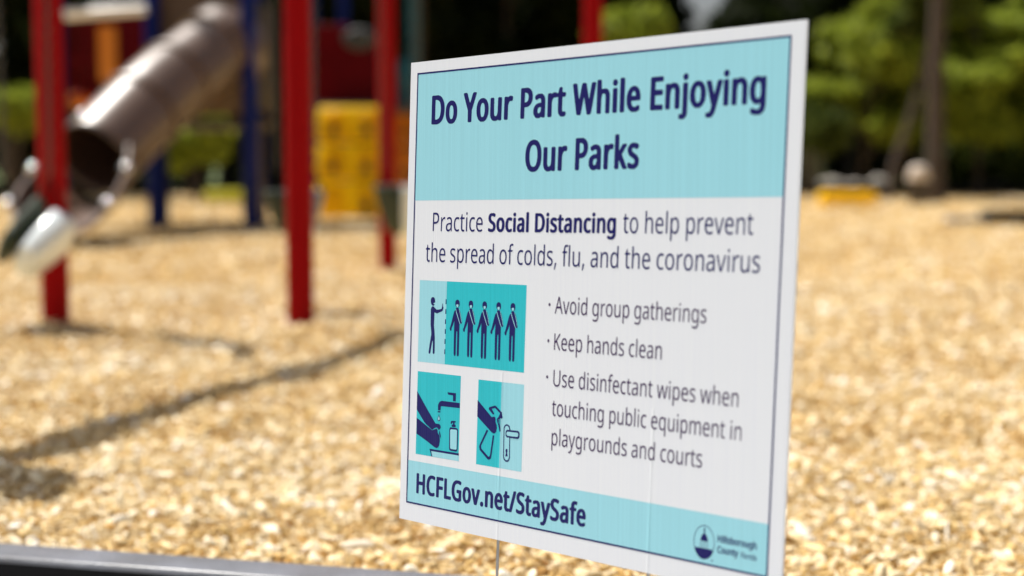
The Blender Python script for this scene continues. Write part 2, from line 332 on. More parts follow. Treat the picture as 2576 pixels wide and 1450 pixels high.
# ------------------------------------------------------------------ the yard sign
DATA = {
'l1': '4514,5152 4503,5155 4494,5163 4491,5171 4491,5193 4494,5204 4503,5212 4517,5213 4533,5210 4538,5215 4540,5222 4540,5539 4546,5550 4555,5555 4598,5554 4608,5546 4611,5535 4610,5215 4600,5186 4586,5167 4574,5159 4555,5151;4882,5152 4868,5159 4862,5167 4862,5197 4873,5208 4906,5210 4912,5213 4920,5226 4929,5248 4936,5281 4865,5524 4861,5539 4862,5546 4870,5554 4876,5556 4917,5555 4928,5548 4934,5535 4963,5432 4971,5411 4977,5421 5011,5546 5019,5554 5026,5556 5064,5556 5075,5551 5080,5543 5078,5528 5007,5274 4986,5208 4963,5173 4942,5155 4925,5151;5505,5152 5478,5159 5453,5173 5449,5186 5450,5211 5452,5219 5462,5227 5475,5228 5524,5210 5549,5211 5560,5217 5568,5230 5574,5248 5576,5267 5571,5271 5552,5265 5511,5266 5486,5277 5461,5303 5450,5322 5442,5344 5436,5377 5434,5410 5436,5443 5442,5480 5456,5513 5469,5532 5486,5547 5505,5558 5541,5563 5562,5558 5584,5549 5601,5556 5633,5554 5642,5546 5645,5535 5645,5252 5636,5211 5629,5197 5614,5177 5590,5159 5560,5151;780,5266 761,5273 736,5292 717,5318 707,5340 698,5373 695,5410 701,5469 707,5487 719,5513 734,5532 759,5551 775,5559 799,5563 838,5558 859,5547 874,5535 893,5510 904,5487 909,5473 915,5432 915,5395 912,5366 905,5340 892,5313 868,5284 851,5273 827,5265;1352,5266 1333,5273 1308,5292 1291,5314 1281,5336 1273,5362 1269,5384 1269,5443 1273,5465 1284,5498 1294,5517 1305,5532 1320,5544 1347,5559 1385,5563 1409,5558 1431,5547 1448,5533 1468,5506 1478,5484 1487,5440 1487,5384 1481,5351 1464,5313 1448,5292 1429,5277 1401,5265;1578,5266 1559,5273 1537,5291 1523,5314 1518,5333 1514,5359 1516,5543 1521,5551 1529,5555 1567,5556 1578,5551 1584,5543 1585,5362 1589,5344 1594,5333 1603,5325 1614,5324 1627,5328 1635,5336 1641,5351 1647,5377 1649,5543 1655,5551 1665,5556 1701,5556 1712,5551 1717,5543 1719,5535 1717,5281 1712,5273 1701,5268 1668,5269 1655,5277 1627,5265;2319,5266 2308,5270 2292,5281 2272,5303 2264,5325 2260,5351 2267,5388 2286,5419 2311,5437 2346,5448 2386,5451 2388,5458 2388,5473 2382,5496 2368,5504 2349,5499 2322,5486 2303,5487 2291,5498 2286,5517 2286,5528 2292,5536 2308,5547 2338,5559 2395,5559 2412,5554 2433,5537 2448,5517 2456,5495 2459,5462 2458,5281 2452,5273 2442,5268 2412,5269 2395,5278 2368,5265;2719,5266 2694,5281 2677,5303 2673,5314 2666,5355 2666,5495 2662,5500 2646,5503 2632,5497 2605,5499 2597,5495 2583,5484 2574,5465 2568,5440 2568,5289 2565,5278 2557,5270 2550,5268 2512,5269 2501,5276 2497,5289 2497,5535 2500,5546 2509,5554 2515,5556 2548,5555 2561,5547 2583,5559 2616,5563 2638,5558 2654,5546 2668,5557 2681,5606 2687,5613 2698,5618 2722,5618 2734,5609 2737,5602 2737,5565 2739,5557 2779,5555 2790,5548 2794,5539 2794,5521 2793,5513 2788,5506 2777,5500 2744,5500 2738,5495 2737,5355 2741,5333 2747,5325 2779,5327 2793,5320 2797,5311 2796,5285 2785,5273 2766,5265;3820,5266 3800,5273 3779,5288 3762,5305 3745,5336 3737,5366 3734,5392 3734,5429 3737,5458 3745,5487 3754,5506 3779,5540 3811,5559 3847,5563 3871,5558 3890,5547 3905,5535 3919,5517 3926,5502 3938,5462 3941,5425 3940,5406 3934,5398 3923,5394 3811,5393 3807,5388 3808,5373 3813,5355 3821,5340 3830,5330 3844,5325 3855,5324 3871,5328 3904,5342 3919,5340 3929,5329 3930,5296 3926,5287 3918,5280 3890,5269 3874,5265;4724,5266 4713,5270 4686,5288 4661,5320 4655,5333 4647,5355 4641,5395 4641,5436 4647,5473 4660,5506 4680,5533 4696,5547 4718,5558 4745,5563 4784,5558 4808,5544 4824,5529 4838,5511 4850,5484 4858,5454 4861,5421 4855,5359 4843,5324 4820,5292 4811,5284 4794,5273 4773,5265;440,5270 431,5278 428,5289 429,5632 435,5639 445,5644 554,5644 592,5632 620,5613 644,5585 658,5557 667,5535 673,5506 676,5476 676,5443 673,5414 667,5384 653,5348 637,5322 622,5306 598,5288 576,5277 538,5268;1124,5270 1115,5276 1112,5285 1110,5417 1038,5598 1028,5631 1034,5639 1045,5644 1083,5644 1094,5639 1100,5631 1139,5528 1148,5516 1157,5532 1194,5627 1200,5636 1213,5644 1251,5644 1260,5641 1266,5635 1266,5624 1183,5417 1181,5281 1175,5273 1167,5269;1772,5270 1762,5278 1759,5289 1761,5543 1766,5551 1774,5555 1810,5555 1823,5547 1842,5558 1864,5563 1881,5563 1905,5554 1912,5543 1909,5513 1906,5506 1894,5497 1867,5499 1856,5494 1845,5484 1834,5458 1830,5440 1829,5281 1823,5273 1815,5269;2055,5270 2046,5278 2043,5289 2044,5631 2049,5639 2060,5644 2158,5644 2180,5639 2207,5624 2218,5614 2235,5592 2243,5568 2246,5554 2247,5510 2243,5491 2235,5469 2219,5443 2207,5431 2186,5417 2161,5409 2116,5406 2113,5399 2112,5281 2107,5273 2098,5269;2978,5270 2967,5281 2961,5307 2899,5627 2902,5636 2913,5644 2954,5644 2960,5642 2968,5635 2973,5620 2999,5476 3005,5460 3009,5465 3040,5613 3046,5632 3052,5639 3062,5644 3101,5644 3111,5639 3118,5627 3158,5458 3161,5458 3164,5469 3185,5583 3196,5632 3201,5639 3212,5644 3250,5644 3262,5635 3265,5624 3262,5605 3205,5314 3199,5289 3193,5276 3182,5269 3144,5268 3133,5273 3127,5281 3085,5465 3082,5471 3073,5443 3038,5281 3033,5273 3024,5269;3294,5270 3285,5278 3282,5289 3282,5649 3288,5660 3297,5666 3338,5666 3346,5660 3352,5649 3354,5557 3419,5559 3436,5554 3455,5541 3472,5517 3477,5506 3483,5476 3483,5285 3476,5273 3466,5268 3430,5269 3422,5273 3416,5281 3415,5451 3412,5476 3408,5488 3403,5496 3395,5500 3381,5500 3370,5496 3362,5485 3353,5451 3351,5281 3346,5273 3338,5269;3536,5270 3527,5278 3524,5289 3524,5539 3530,5550 3539,5555 3580,5555 3591,5548 3595,5535 3595,5285 3589,5274 3580,5269;3645,5270 3636,5278 3633,5289 3633,5649 3639,5660 3648,5666 3689,5666 3700,5658 3704,5646 3704,5285 3698,5274 3689,5269;4095,5270 4085,5278 4082,5289 4083,5631 4089,5639 4100,5644 4250,5644 4261,5639 4267,5627 4267,5602 4263,5593 4255,5586 4160,5585 4154,5579 4153,5506 4156,5498 4250,5495 4261,5484 4262,5454 4258,5442 4247,5434 4156,5432 4153,5425 4153,5340 4154,5334 4160,5331 4255,5330 4266,5318 4266,5281 4261,5273 4250,5268;4310,5270 4300,5278 4297,5289 4297,5535 4300,5546 4312,5555 4345,5556 4361,5549 4386,5559 4419,5563 4454,5554 4473,5541 4495,5507 4501,5476 4502,5289 4499,5278 4487,5269 4449,5268 4438,5273 4432,5281 4431,5469 4427,5485 4421,5495 4413,5500 4400,5500 4383,5492 4378,5480 4371,5454 4368,5429 4367,5281 4361,5273 4353,5269;5105,5270 5096,5278 5093,5289 5093,5539 5099,5550 5108,5555 5148,5555 5159,5548 5163,5535 5163,5285 5157,5274 5148,5269;5214,5270 5205,5278 5202,5289 5202,5535 5205,5546 5217,5555 5249,5556 5266,5549 5290,5559 5323,5563 5350,5558 5377,5541 5397,5513 5406,5476 5406,5289 5403,5278 5391,5269 5355,5268 5345,5273 5339,5281 5338,5443 5334,5473 5326,5495 5317,5500 5304,5500 5287,5491 5282,5480 5275,5454 5272,5425 5271,5281 5266,5273 5257,5269;796,5325 813,5325 822,5329 831,5340 841,5373 844,5399 844,5429 838,5465 829,5488 813,5500 794,5499 785,5491 777,5480 768,5443 768,5388 772,5366 780,5339;1367,5325 1385,5325 1393,5329 1400,5336 1410,5359 1416,5392 1416,5436 1410,5469 1399,5493 1385,5500 1366,5499 1356,5491 1346,5469 1340,5440 1340,5392 1344,5370 1355,5336;2341,5325 2360,5325 2377,5336 2385,5355 2388,5373 2388,5388 2386,5395 2376,5397 2357,5393 2341,5384 2334,5362 2335,5336;4741,5325 4759,5325 4773,5335 4781,5355 4787,5384 4788,5440 4784,5462 4774,5487 4767,5496 4759,5500 4743,5500 4728,5491 4718,5465 4712,5425 4712,5399 4721,5351 4731,5333;5531,5325 5549,5325 5565,5336 5574,5362 5577,5388 5577,5429 5571,5469 5562,5489 5549,5500 5532,5500 5522,5489 5510,5462 5507,5440 5507,5384 5510,5362 5518,5340;501,5333 530,5331 563,5344 573,5353 585,5370 590,5381 598,5414 602,5447 602,5480 596,5521 585,5550 579,5559 565,5571 546,5580 524,5585 505,5585 499,5579 499,5340;3810,5451 3860,5449 3866,5452 3867,5458 3861,5484 3855,5495 3839,5502 3828,5499 3817,5485 3808,5458;2116,5469 2131,5467 2147,5472 2161,5479 2170,5491 2176,5517 2176,5535 2170,5561 2158,5576 2128,5585 2115,5582 2113,5476;3547,5579 3531,5590 3525,5598 3521,5613 3523,5632 3534,5647 3542,5654 3569,5655 3580,5650 3595,5627 3597,5616 3594,5601 3583,5587 3572,5579;4563,5579 4551,5587 4541,5602 4539,5616 4541,5632 4552,5647 4560,5654 4587,5655 4598,5650 4612,5631 4613,5609 4610,5598 4601,5586 4590,5579;5116,5579 5104,5587 5091,5605 5090,5624 5094,5636 5102,5646 5116,5655 5140,5655 5155,5646 5165,5624 5166,5613 5162,5601 5152,5587 5140,5579',
'l2': '2263,4617 2231,4629 2210,4643 2196,4657 2172,4696 2158,4741 2152,4782 2152,4838 2158,4883 2169,4920 2182,4946 2198,4969 2220,4989 2239,4999 2274,5008 2308,5008 2338,4999 2362,4985 2378,4970 2399,4940 2413,4905 2421,4876 2424,4849 2424,4775 2421,4749 2413,4715 2402,4688 2375,4650 2359,4636 2340,4625 2314,4617;2519,4617 2506,4621 2482,4639 2465,4663 2457,4689 2454,4719 2455,4899 2460,4906 2468,4911 2506,4911 2517,4906 2522,4898 2523,4723 2527,4700 2533,4685 2543,4677 2551,4676 2565,4681 2573,4688 2578,4700 2584,4726 2586,4898 2591,4906 2602,4911 2637,4911 2647,4906 2653,4898 2654,4891 2653,4632 2647,4625 2637,4620 2607,4620 2591,4630 2578,4621 2562,4617;3245,4617 3216,4632 3194,4663 3188,4685 3189,4730 3197,4754 3213,4776 3251,4798 3269,4803 3299,4803 3307,4807 3310,4812 3310,4831 3304,4851 3288,4859 3245,4840 3229,4841 3215,4857 3210,4876 3210,4883 3216,4891 3232,4902 3261,4914 3296,4918 3333,4910 3355,4895 3367,4879 3374,4861 3379,4835 3379,4633 3373,4625 3363,4620 3333,4620 3317,4630 3288,4617;3827,4617 3795,4629 3780,4641 3778,4648 3778,4674 3781,4685 3790,4693 3803,4695 3846,4676 3867,4676 3881,4685 3884,4700 3884,4708 3881,4719 3870,4731 3806,4770 3786,4797 3778,4823 3778,4849 3784,4868 3799,4891 3811,4902 3833,4914 3851,4918 3883,4918 3905,4914 3926,4906 3942,4895 3947,4887 3940,4861 3926,4845 3907,4844 3886,4854 3865,4859 3851,4853 3846,4846 3845,4838 3848,4823 3854,4815 3923,4772 3945,4742 3951,4723 3951,4693 3943,4663 3926,4640 3897,4621 3878,4616;2706,4621 2697,4629 2694,4641 2695,4899 2701,4906 2709,4911 2743,4911 2757,4903 2775,4914 2794,4918 2818,4918 2837,4910 2842,4902 2844,4894 2841,4868 2837,4859 2826,4852 2802,4854 2791,4850 2781,4840 2770,4820 2763,4790 2762,4632 2757,4625 2749,4620;2984,4621 2975,4629 2972,4641 2973,4988 2978,4996 2989,5001 3088,5001 3106,4996 3138,4977 3163,4944 3171,4917 3173,4887 3172,4861 3163,4827 3145,4797 3133,4785 3112,4770 3085,4762 3043,4760 3041,4752 3040,4633 3034,4625 3026,4620;3429,4621 3420,4629 3417,4641 3419,4899 3424,4906 3432,4911 3467,4911 3480,4903 3499,4914 3518,4918 3542,4918 3560,4910 3566,4902 3567,4894 3564,4868 3560,4859 3550,4852 3526,4854 3515,4850 3504,4840 3493,4820 3487,4790 3485,4632 3480,4625 3472,4620;3595,4621 3586,4629 3583,4641 3583,5006 3587,5015 3595,5022 3635,5023 3644,5017 3649,5006 3651,4839 3656,4840 3696,4900 3707,4910 3755,4911 3767,4902 3767,4898 3764,4891 3699,4795 3696,4786 3776,4633 3772,4626 3763,4620 3718,4620 3710,4623 3702,4632 3656,4718 3651,4721 3650,4641 3647,4629 3635,4620;3266,4678 3283,4677 3296,4685 3301,4692 3310,4723 3311,4741 3308,4749 3296,4751 3277,4746 3269,4742 3263,4734 3258,4723 3257,4700 3260,4685;2272,4682 2303,4680 2319,4688 2330,4698 2336,4708 2346,4738 2355,4793 2355,4827 2352,4857 2346,4887 2338,4909 2327,4929 2311,4940 2295,4944 2282,4944 2268,4940 2260,4935 2247,4922 2233,4891 2224,4846 2224,4779 2233,4734 2241,4711 2250,4698 2260,4688;3043,4823 3056,4821 3074,4826 3088,4833 3096,4844 3102,4868 3102,4891 3099,4913 3090,4929 3061,4941 3048,4941 3042,4938 3041,4831',
'l3a': '796,3879 788,3882 777,3889 766,3905 762,3920 762,3940 766,3958 780,3976 800,3986 850,3992 853,3995 853,4005 851,4020 847,4031 839,4038 831,4042 815,4042 786,4030 783,4033 780,4041 779,4051 798,4061 823,4067 841,4064 854,4059 860,4054 868,4043 874,4020 874,3885 870,3881 860,3882 857,3887 855,3902 852,3904 839,3889 827,3882 813,3878;963,3879 947,3884 934,3894 926,3904 918,3920 912,3945 910,3970 914,4010 918,4023 925,4038 935,4051 945,4059 957,4064 973,4067 1004,4061 1010,4058 1012,4053 1006,4034 1002,4034 984,4039 963,4039 951,4031 945,4024 937,4003 935,3988 935,3953 939,3932 947,3916 955,3909 971,3903 982,3904 1006,3912 1010,3910 1010,3892 1006,3885 986,3878;1077,3879 1064,3884 1058,3889 1050,3902 1045,3922 1045,4036 1042,4039 1029,4040 1026,4046 1028,4056 1044,4066 1054,4101 1058,4105 1066,4104 1068,4101 1069,4068 1070,4063 1105,4062 1108,4061 1109,4056 1109,4043 1107,4040 1074,4039 1069,4036 1069,3922 1074,3912 1081,3904 1099,3903 1107,3905 1109,3900 1109,3887 1105,3882 1093,3878;1248,3879 1235,3884 1223,3892 1211,3907 1207,3915 1201,3930 1197,3955 1197,3985 1199,4003 1201,4013 1209,4033 1225,4054 1244,4064 1258,4067 1283,4064 1298,4056 1298,4051 1293,4036 1287,4034 1272,4039 1254,4039 1244,4036 1239,4032 1229,4019 1223,3998 1220,3973 1222,3947 1227,3930 1236,3915 1246,3907 1258,3903 1279,3906 1293,3913 1297,3910 1298,3892 1295,3887 1273,3878;1376,3879 1363,3884 1347,3894 1339,3905 1330,3922 1326,3935 1323,3950 1323,3993 1326,4008 1331,4026 1338,4039 1344,4048 1361,4061 1386,4067 1402,4064 1411,4059 1418,4053 1431,4036 1439,4013 1441,3995 1441,3973 1440,3969 1437,3966 1351,3966 1347,3964 1346,3953 1352,3930 1359,3919 1369,3909 1384,3904 1400,3903 1431,3913 1435,3912 1435,3895 1433,3890 1429,3887 1404,3878;513,3881 510,3887 511,4120 514,4122 575,4122 588,4119 604,4112 610,4107 619,4094 627,4071 628,4036 622,4015 613,3999 596,3985 573,3977 535,3975 533,3970 533,3885 528,3881;668,3881 665,3887 666,4060 670,4062 682,4061 684,4056 685,4038 687,4034 704,4056 716,4064 728,4067 744,4064 745,4061 744,4046 742,4039 724,4039 714,4036 704,4028 693,4010 689,3998 686,3975 686,3885 681,3881;1140,3881 1137,3887 1137,4056 1140,4062 1155,4062 1158,4061 1160,4056 1160,3887 1157,3881;799,3905 823,3904 840,3915 847,3925 851,3937 850,3967 846,3969 821,3969 808,3966 795,3958 790,3950 786,3940 785,3927 789,3915;1348,3990 1413,3989 1417,3991 1418,3995 1414,4018 1405,4032 1402,4036 1392,4041 1380,4042 1365,4036 1356,4026 1349,4008 1346,3995;535,4003 565,4002 582,4007 596,4018 602,4031 605,4043 605,4056 600,4073 595,4083 584,4091 567,4097 538,4097 534,4095 533,4008;1147,4093 1141,4096 1137,4101 1137,4119 1140,4126 1143,4129 1153,4130 1161,4121 1162,4106 1159,4099 1151,4093',
'l3b': '3551,3807 3533,3811 3517,3820 3514,3828 3514,3844 3516,3849 3522,3854 3531,3854 3564,3843 3580,3844 3588,3848 3593,3855 3597,3865 3599,3879 3597,3881 3584,3877 3559,3877 3548,3880 3533,3890 3518,3908 3511,3922 3505,3950 3505,3991 3511,4017 3520,4036 3528,4045 3539,4054 3551,4061 3577,4064 3591,4061 3604,4055 3615,4060 3637,4059 3643,4054 3645,4047 3645,3867 3641,3849 3636,3837 3624,3822 3608,3811 3589,3806;1577,3878 1557,3883 1542,3891 1539,3899 1540,3918 1541,3922 1548,3927 1555,3928 1587,3917 1613,3917 1622,3924 1626,3932 1626,3955 1624,3962 1618,3969 1575,3993 1554,4012 1547,4024 1544,4035 1541,4051 1544,4072 1549,4087 1560,4100 1573,4110 1587,4116 1633,4117 1657,4110 1664,4104 1669,4098 1666,4081 1660,4072 1655,4069 1646,4069 1624,4077 1609,4080 1598,4077 1595,4073 1591,4065 1589,4054 1592,4038 1598,4030 1647,4001 1656,3994 1667,3978 1673,3964 1675,3948 1671,3922 1666,3911 1655,3896 1635,3883 1617,3877;1742,3878 1729,3883 1714,3892 1699,3911 1692,3925 1687,3945 1685,3964 1685,3978 1689,4005 1692,4017 1699,4031 1711,4045 1720,4053 1736,4061 1753,4064 1764,4064 1780,4061 1792,4056 1804,4047 1817,4031 1824,4017 1829,3998 1832,3980 1832,3959 1828,3934 1824,3922 1814,3904 1795,3886 1784,3880 1773,3878;1898,3878 1885,3883 1869,3895 1859,3906 1851,3922 1845,3950 1845,3989 1849,4010 1858,4031 1865,4041 1875,4050 1889,4059 1911,4064 1924,4064 1940,4062 1953,4056 1962,4050 1964,4045 1959,4028 1954,4021 1949,4018 1942,4018 1916,4025 1907,4022 1901,4017 1896,4005 1892,3987 1892,3955 1897,3932 1905,3919 1918,3914 1944,3923 1954,3923 1962,3915 1962,3895 1953,3885 1934,3878;2082,3878 2071,3882 2058,3892 2049,3906 2045,3918 2043,3932 2047,3955 2058,3972 2076,3985 2100,3992 2126,3994 2128,3998 2128,4008 2123,4022 2114,4027 2102,4024 2083,4016 2073,4016 2063,4026 2059,4038 2060,4042 2063,4047 2074,4054 2094,4062 2132,4062 2143,4059 2154,4052 2163,4043 2169,4033 2173,4021 2175,4005 2174,3888 2171,3883 2163,3880 2143,3880 2132,3886 2114,3878;2636,3878 2616,3885 2606,3892 2604,3899 2604,3915 2606,3920 2612,3925 2619,3926 2648,3914 2667,3914 2674,3920 2676,3929 2676,3934 2672,3943 2627,3970 2613,3982 2606,3994 2604,4003 2604,4021 2608,4033 2621,4049 2632,4057 2645,4062 2659,4064 2688,4062 2708,4054 2716,4050 2719,4045 2719,4042 2712,4024 2705,4016 2696,4016 2665,4027 2652,4022 2650,4019 2649,4012 2650,4007 2656,4000 2699,3976 2707,3969 2717,3955 2722,3943 2722,3925 2716,3906 2705,3892 2685,3880 2674,3877;2777,3878 2770,3880 2759,3888 2748,3901 2744,3911 2742,3922 2742,4021 2739,4024 2732,4025 2727,4028 2723,4033 2722,4040 2722,4045 2726,4049 2742,4061 2750,4091 2754,4096 2759,4098 2777,4098 2785,4093 2787,4088 2787,4065 2789,4061 2817,4059 2823,4055 2825,4049 2825,4035 2821,4028 2814,4025 2792,4025 2788,4021 2787,3938 2790,3922 2794,3915 2801,3914 2816,3917 2825,3912 2827,3906 2827,3890 2819,3882 2806,3878;2866,3878 2856,3883 2846,3890 2837,3902 2833,3908 2829,3922 2829,3938 2834,3957 2846,3974 2857,3983 2866,3987 2886,3992 2912,3993 2914,3996 2914,4001 2910,4020 2906,4024 2899,4027 2888,4024 2868,4014 2857,4015 2850,4021 2845,4042 2848,4047 2856,4052 2881,4062 2919,4062 2935,4055 2945,4048 2952,4038 2956,4031 2960,4015 2959,3888 2955,3883 2948,3880 2930,3880 2919,3886 2899,3878;3195,3878 3183,3883 3166,3895 3154,3908 3148,3922 3144,3934 3142,3950 3142,3991 3147,4015 3153,4029 3166,4045 3186,4059 3208,4064 3221,4064 3250,4056 3259,4050 3261,4045 3255,4026 3252,4021 3246,4018 3239,4018 3213,4025 3204,4022 3199,4017 3193,4005 3189,3987 3189,3955 3193,3934 3201,3920 3215,3914 3241,3923 3252,3923 3259,3915 3259,3895 3250,3885 3232,3878;1987,3880 1981,3885 1979,3892 1979,4049 1983,4056 1989,4059 2016,4059 2023,4055 2026,4047 2026,3890 2022,3883 2016,3880;2209,3880 2203,3885 2201,3892 2201,4118 2205,4125 2211,4128 2238,4128 2245,4124 2248,4116 2248,3890 2244,3883 2238,3880;2360,3880 2353,3885 2351,3892 2351,4102 2353,4109 2359,4114 2363,4115 2438,4115 2461,4107 2485,4091 2498,4074 2507,4058 2514,4033 2517,4015 2517,3985 2513,3957 2505,3936 2498,3922 2479,3901 2461,3890 2443,3883 2425,3880;2547,3880 2541,3885 2539,3892 2539,4049 2541,4055 2547,4059 2574,4059 2581,4055 2584,4047 2584,3890 2580,3883 2574,3880;2995,3880 2989,3885 2987,3892 2987,4047 2989,4054 2995,4058 2999,4060 3019,4059 3028,4054 3044,4062 3066,4064 3084,4061 3101,4051 3116,4033 3121,4012 3122,3892 3120,3885 3112,3880 3088,3880 3081,3883 3077,3888 3076,3989 3074,4010 3068,4022 3063,4025 3054,4025 3043,4019 3039,4012 3035,3996 3033,3978 3032,3888 3028,3883 3023,3880;3284,3880 3278,3885 3276,3892 3276,4049 3280,4056 3286,4059 3313,4059 3321,4055 3323,4047 3323,3890 3319,3883 3313,3880;3359,3880 3353,3885 3351,3892 3351,4047 3353,4054 3358,4058 3362,4060 3382,4059 3391,4054 3408,4062 3430,4064 3453,4059 3471,4045 3481,4028 3485,4010 3485,3892 3483,3885 3475,3880 3451,3880 3444,3883 3440,3888 3440,3991 3437,4010 3435,4017 3431,4022 3426,4025 3417,4025 3410,4022 3404,4015 3400,4005 3398,3994 3396,3971 3395,3888 3391,3883 3386,3880;1752,3915 1764,3915 1769,3917 1774,3922 1782,3945 1784,3964 1784,3978 1780,4003 1773,4019 1764,4025 1751,4024 1744,4019 1738,4008 1734,3991 1734,3948 1742,3925 1746,3919;2097,3915 2111,3915 2122,3924 2128,3943 2128,3955 2126,3959 2120,3960 2105,3957 2100,3955 2095,3950 2092,3941 2092,3927 2093,3920;2882,3915 2895,3915 2901,3918 2907,3925 2913,3938 2914,3955 2913,3959 2906,3960 2894,3958 2886,3955 2881,3950 2877,3938 2876,3932 2879,3920;3569,3915 3580,3914 3590,3920 3595,3932 3599,3952 3599,3980 3597,3998 3593,4012 3589,4019 3580,4025 3569,4025 3562,4018 3556,4005 3552,3987 3552,3955 3555,3941 3560,3925;2400,3920 2421,3919 2442,3927 2452,3936 2455,3941 2461,3954 2465,3968 2468,3985 2468,4017 2462,4045 2451,4063 2438,4073 2416,4078 2403,4078 2399,4074 2399,3925;1994,4074 1985,4080 1978,4092 1977,4102 1981,4111 1989,4119 1996,4122 2013,4121 2022,4115 2026,4109 2028,4102 2027,4093 2024,4086 2018,4079 2011,4074;2554,4074 2545,4079 2539,4086 2537,4095 2538,4107 2545,4117 2550,4121 2568,4122 2576,4119 2586,4104 2587,4098 2585,4088 2578,4079 2570,4074;3292,4074 3282,4080 3275,4092 3274,4102 3278,4111 3286,4119 3293,4122 3310,4121 3319,4115 3323,4109 3325,4102 3325,4093 3321,4086 3315,4079 3308,4074',
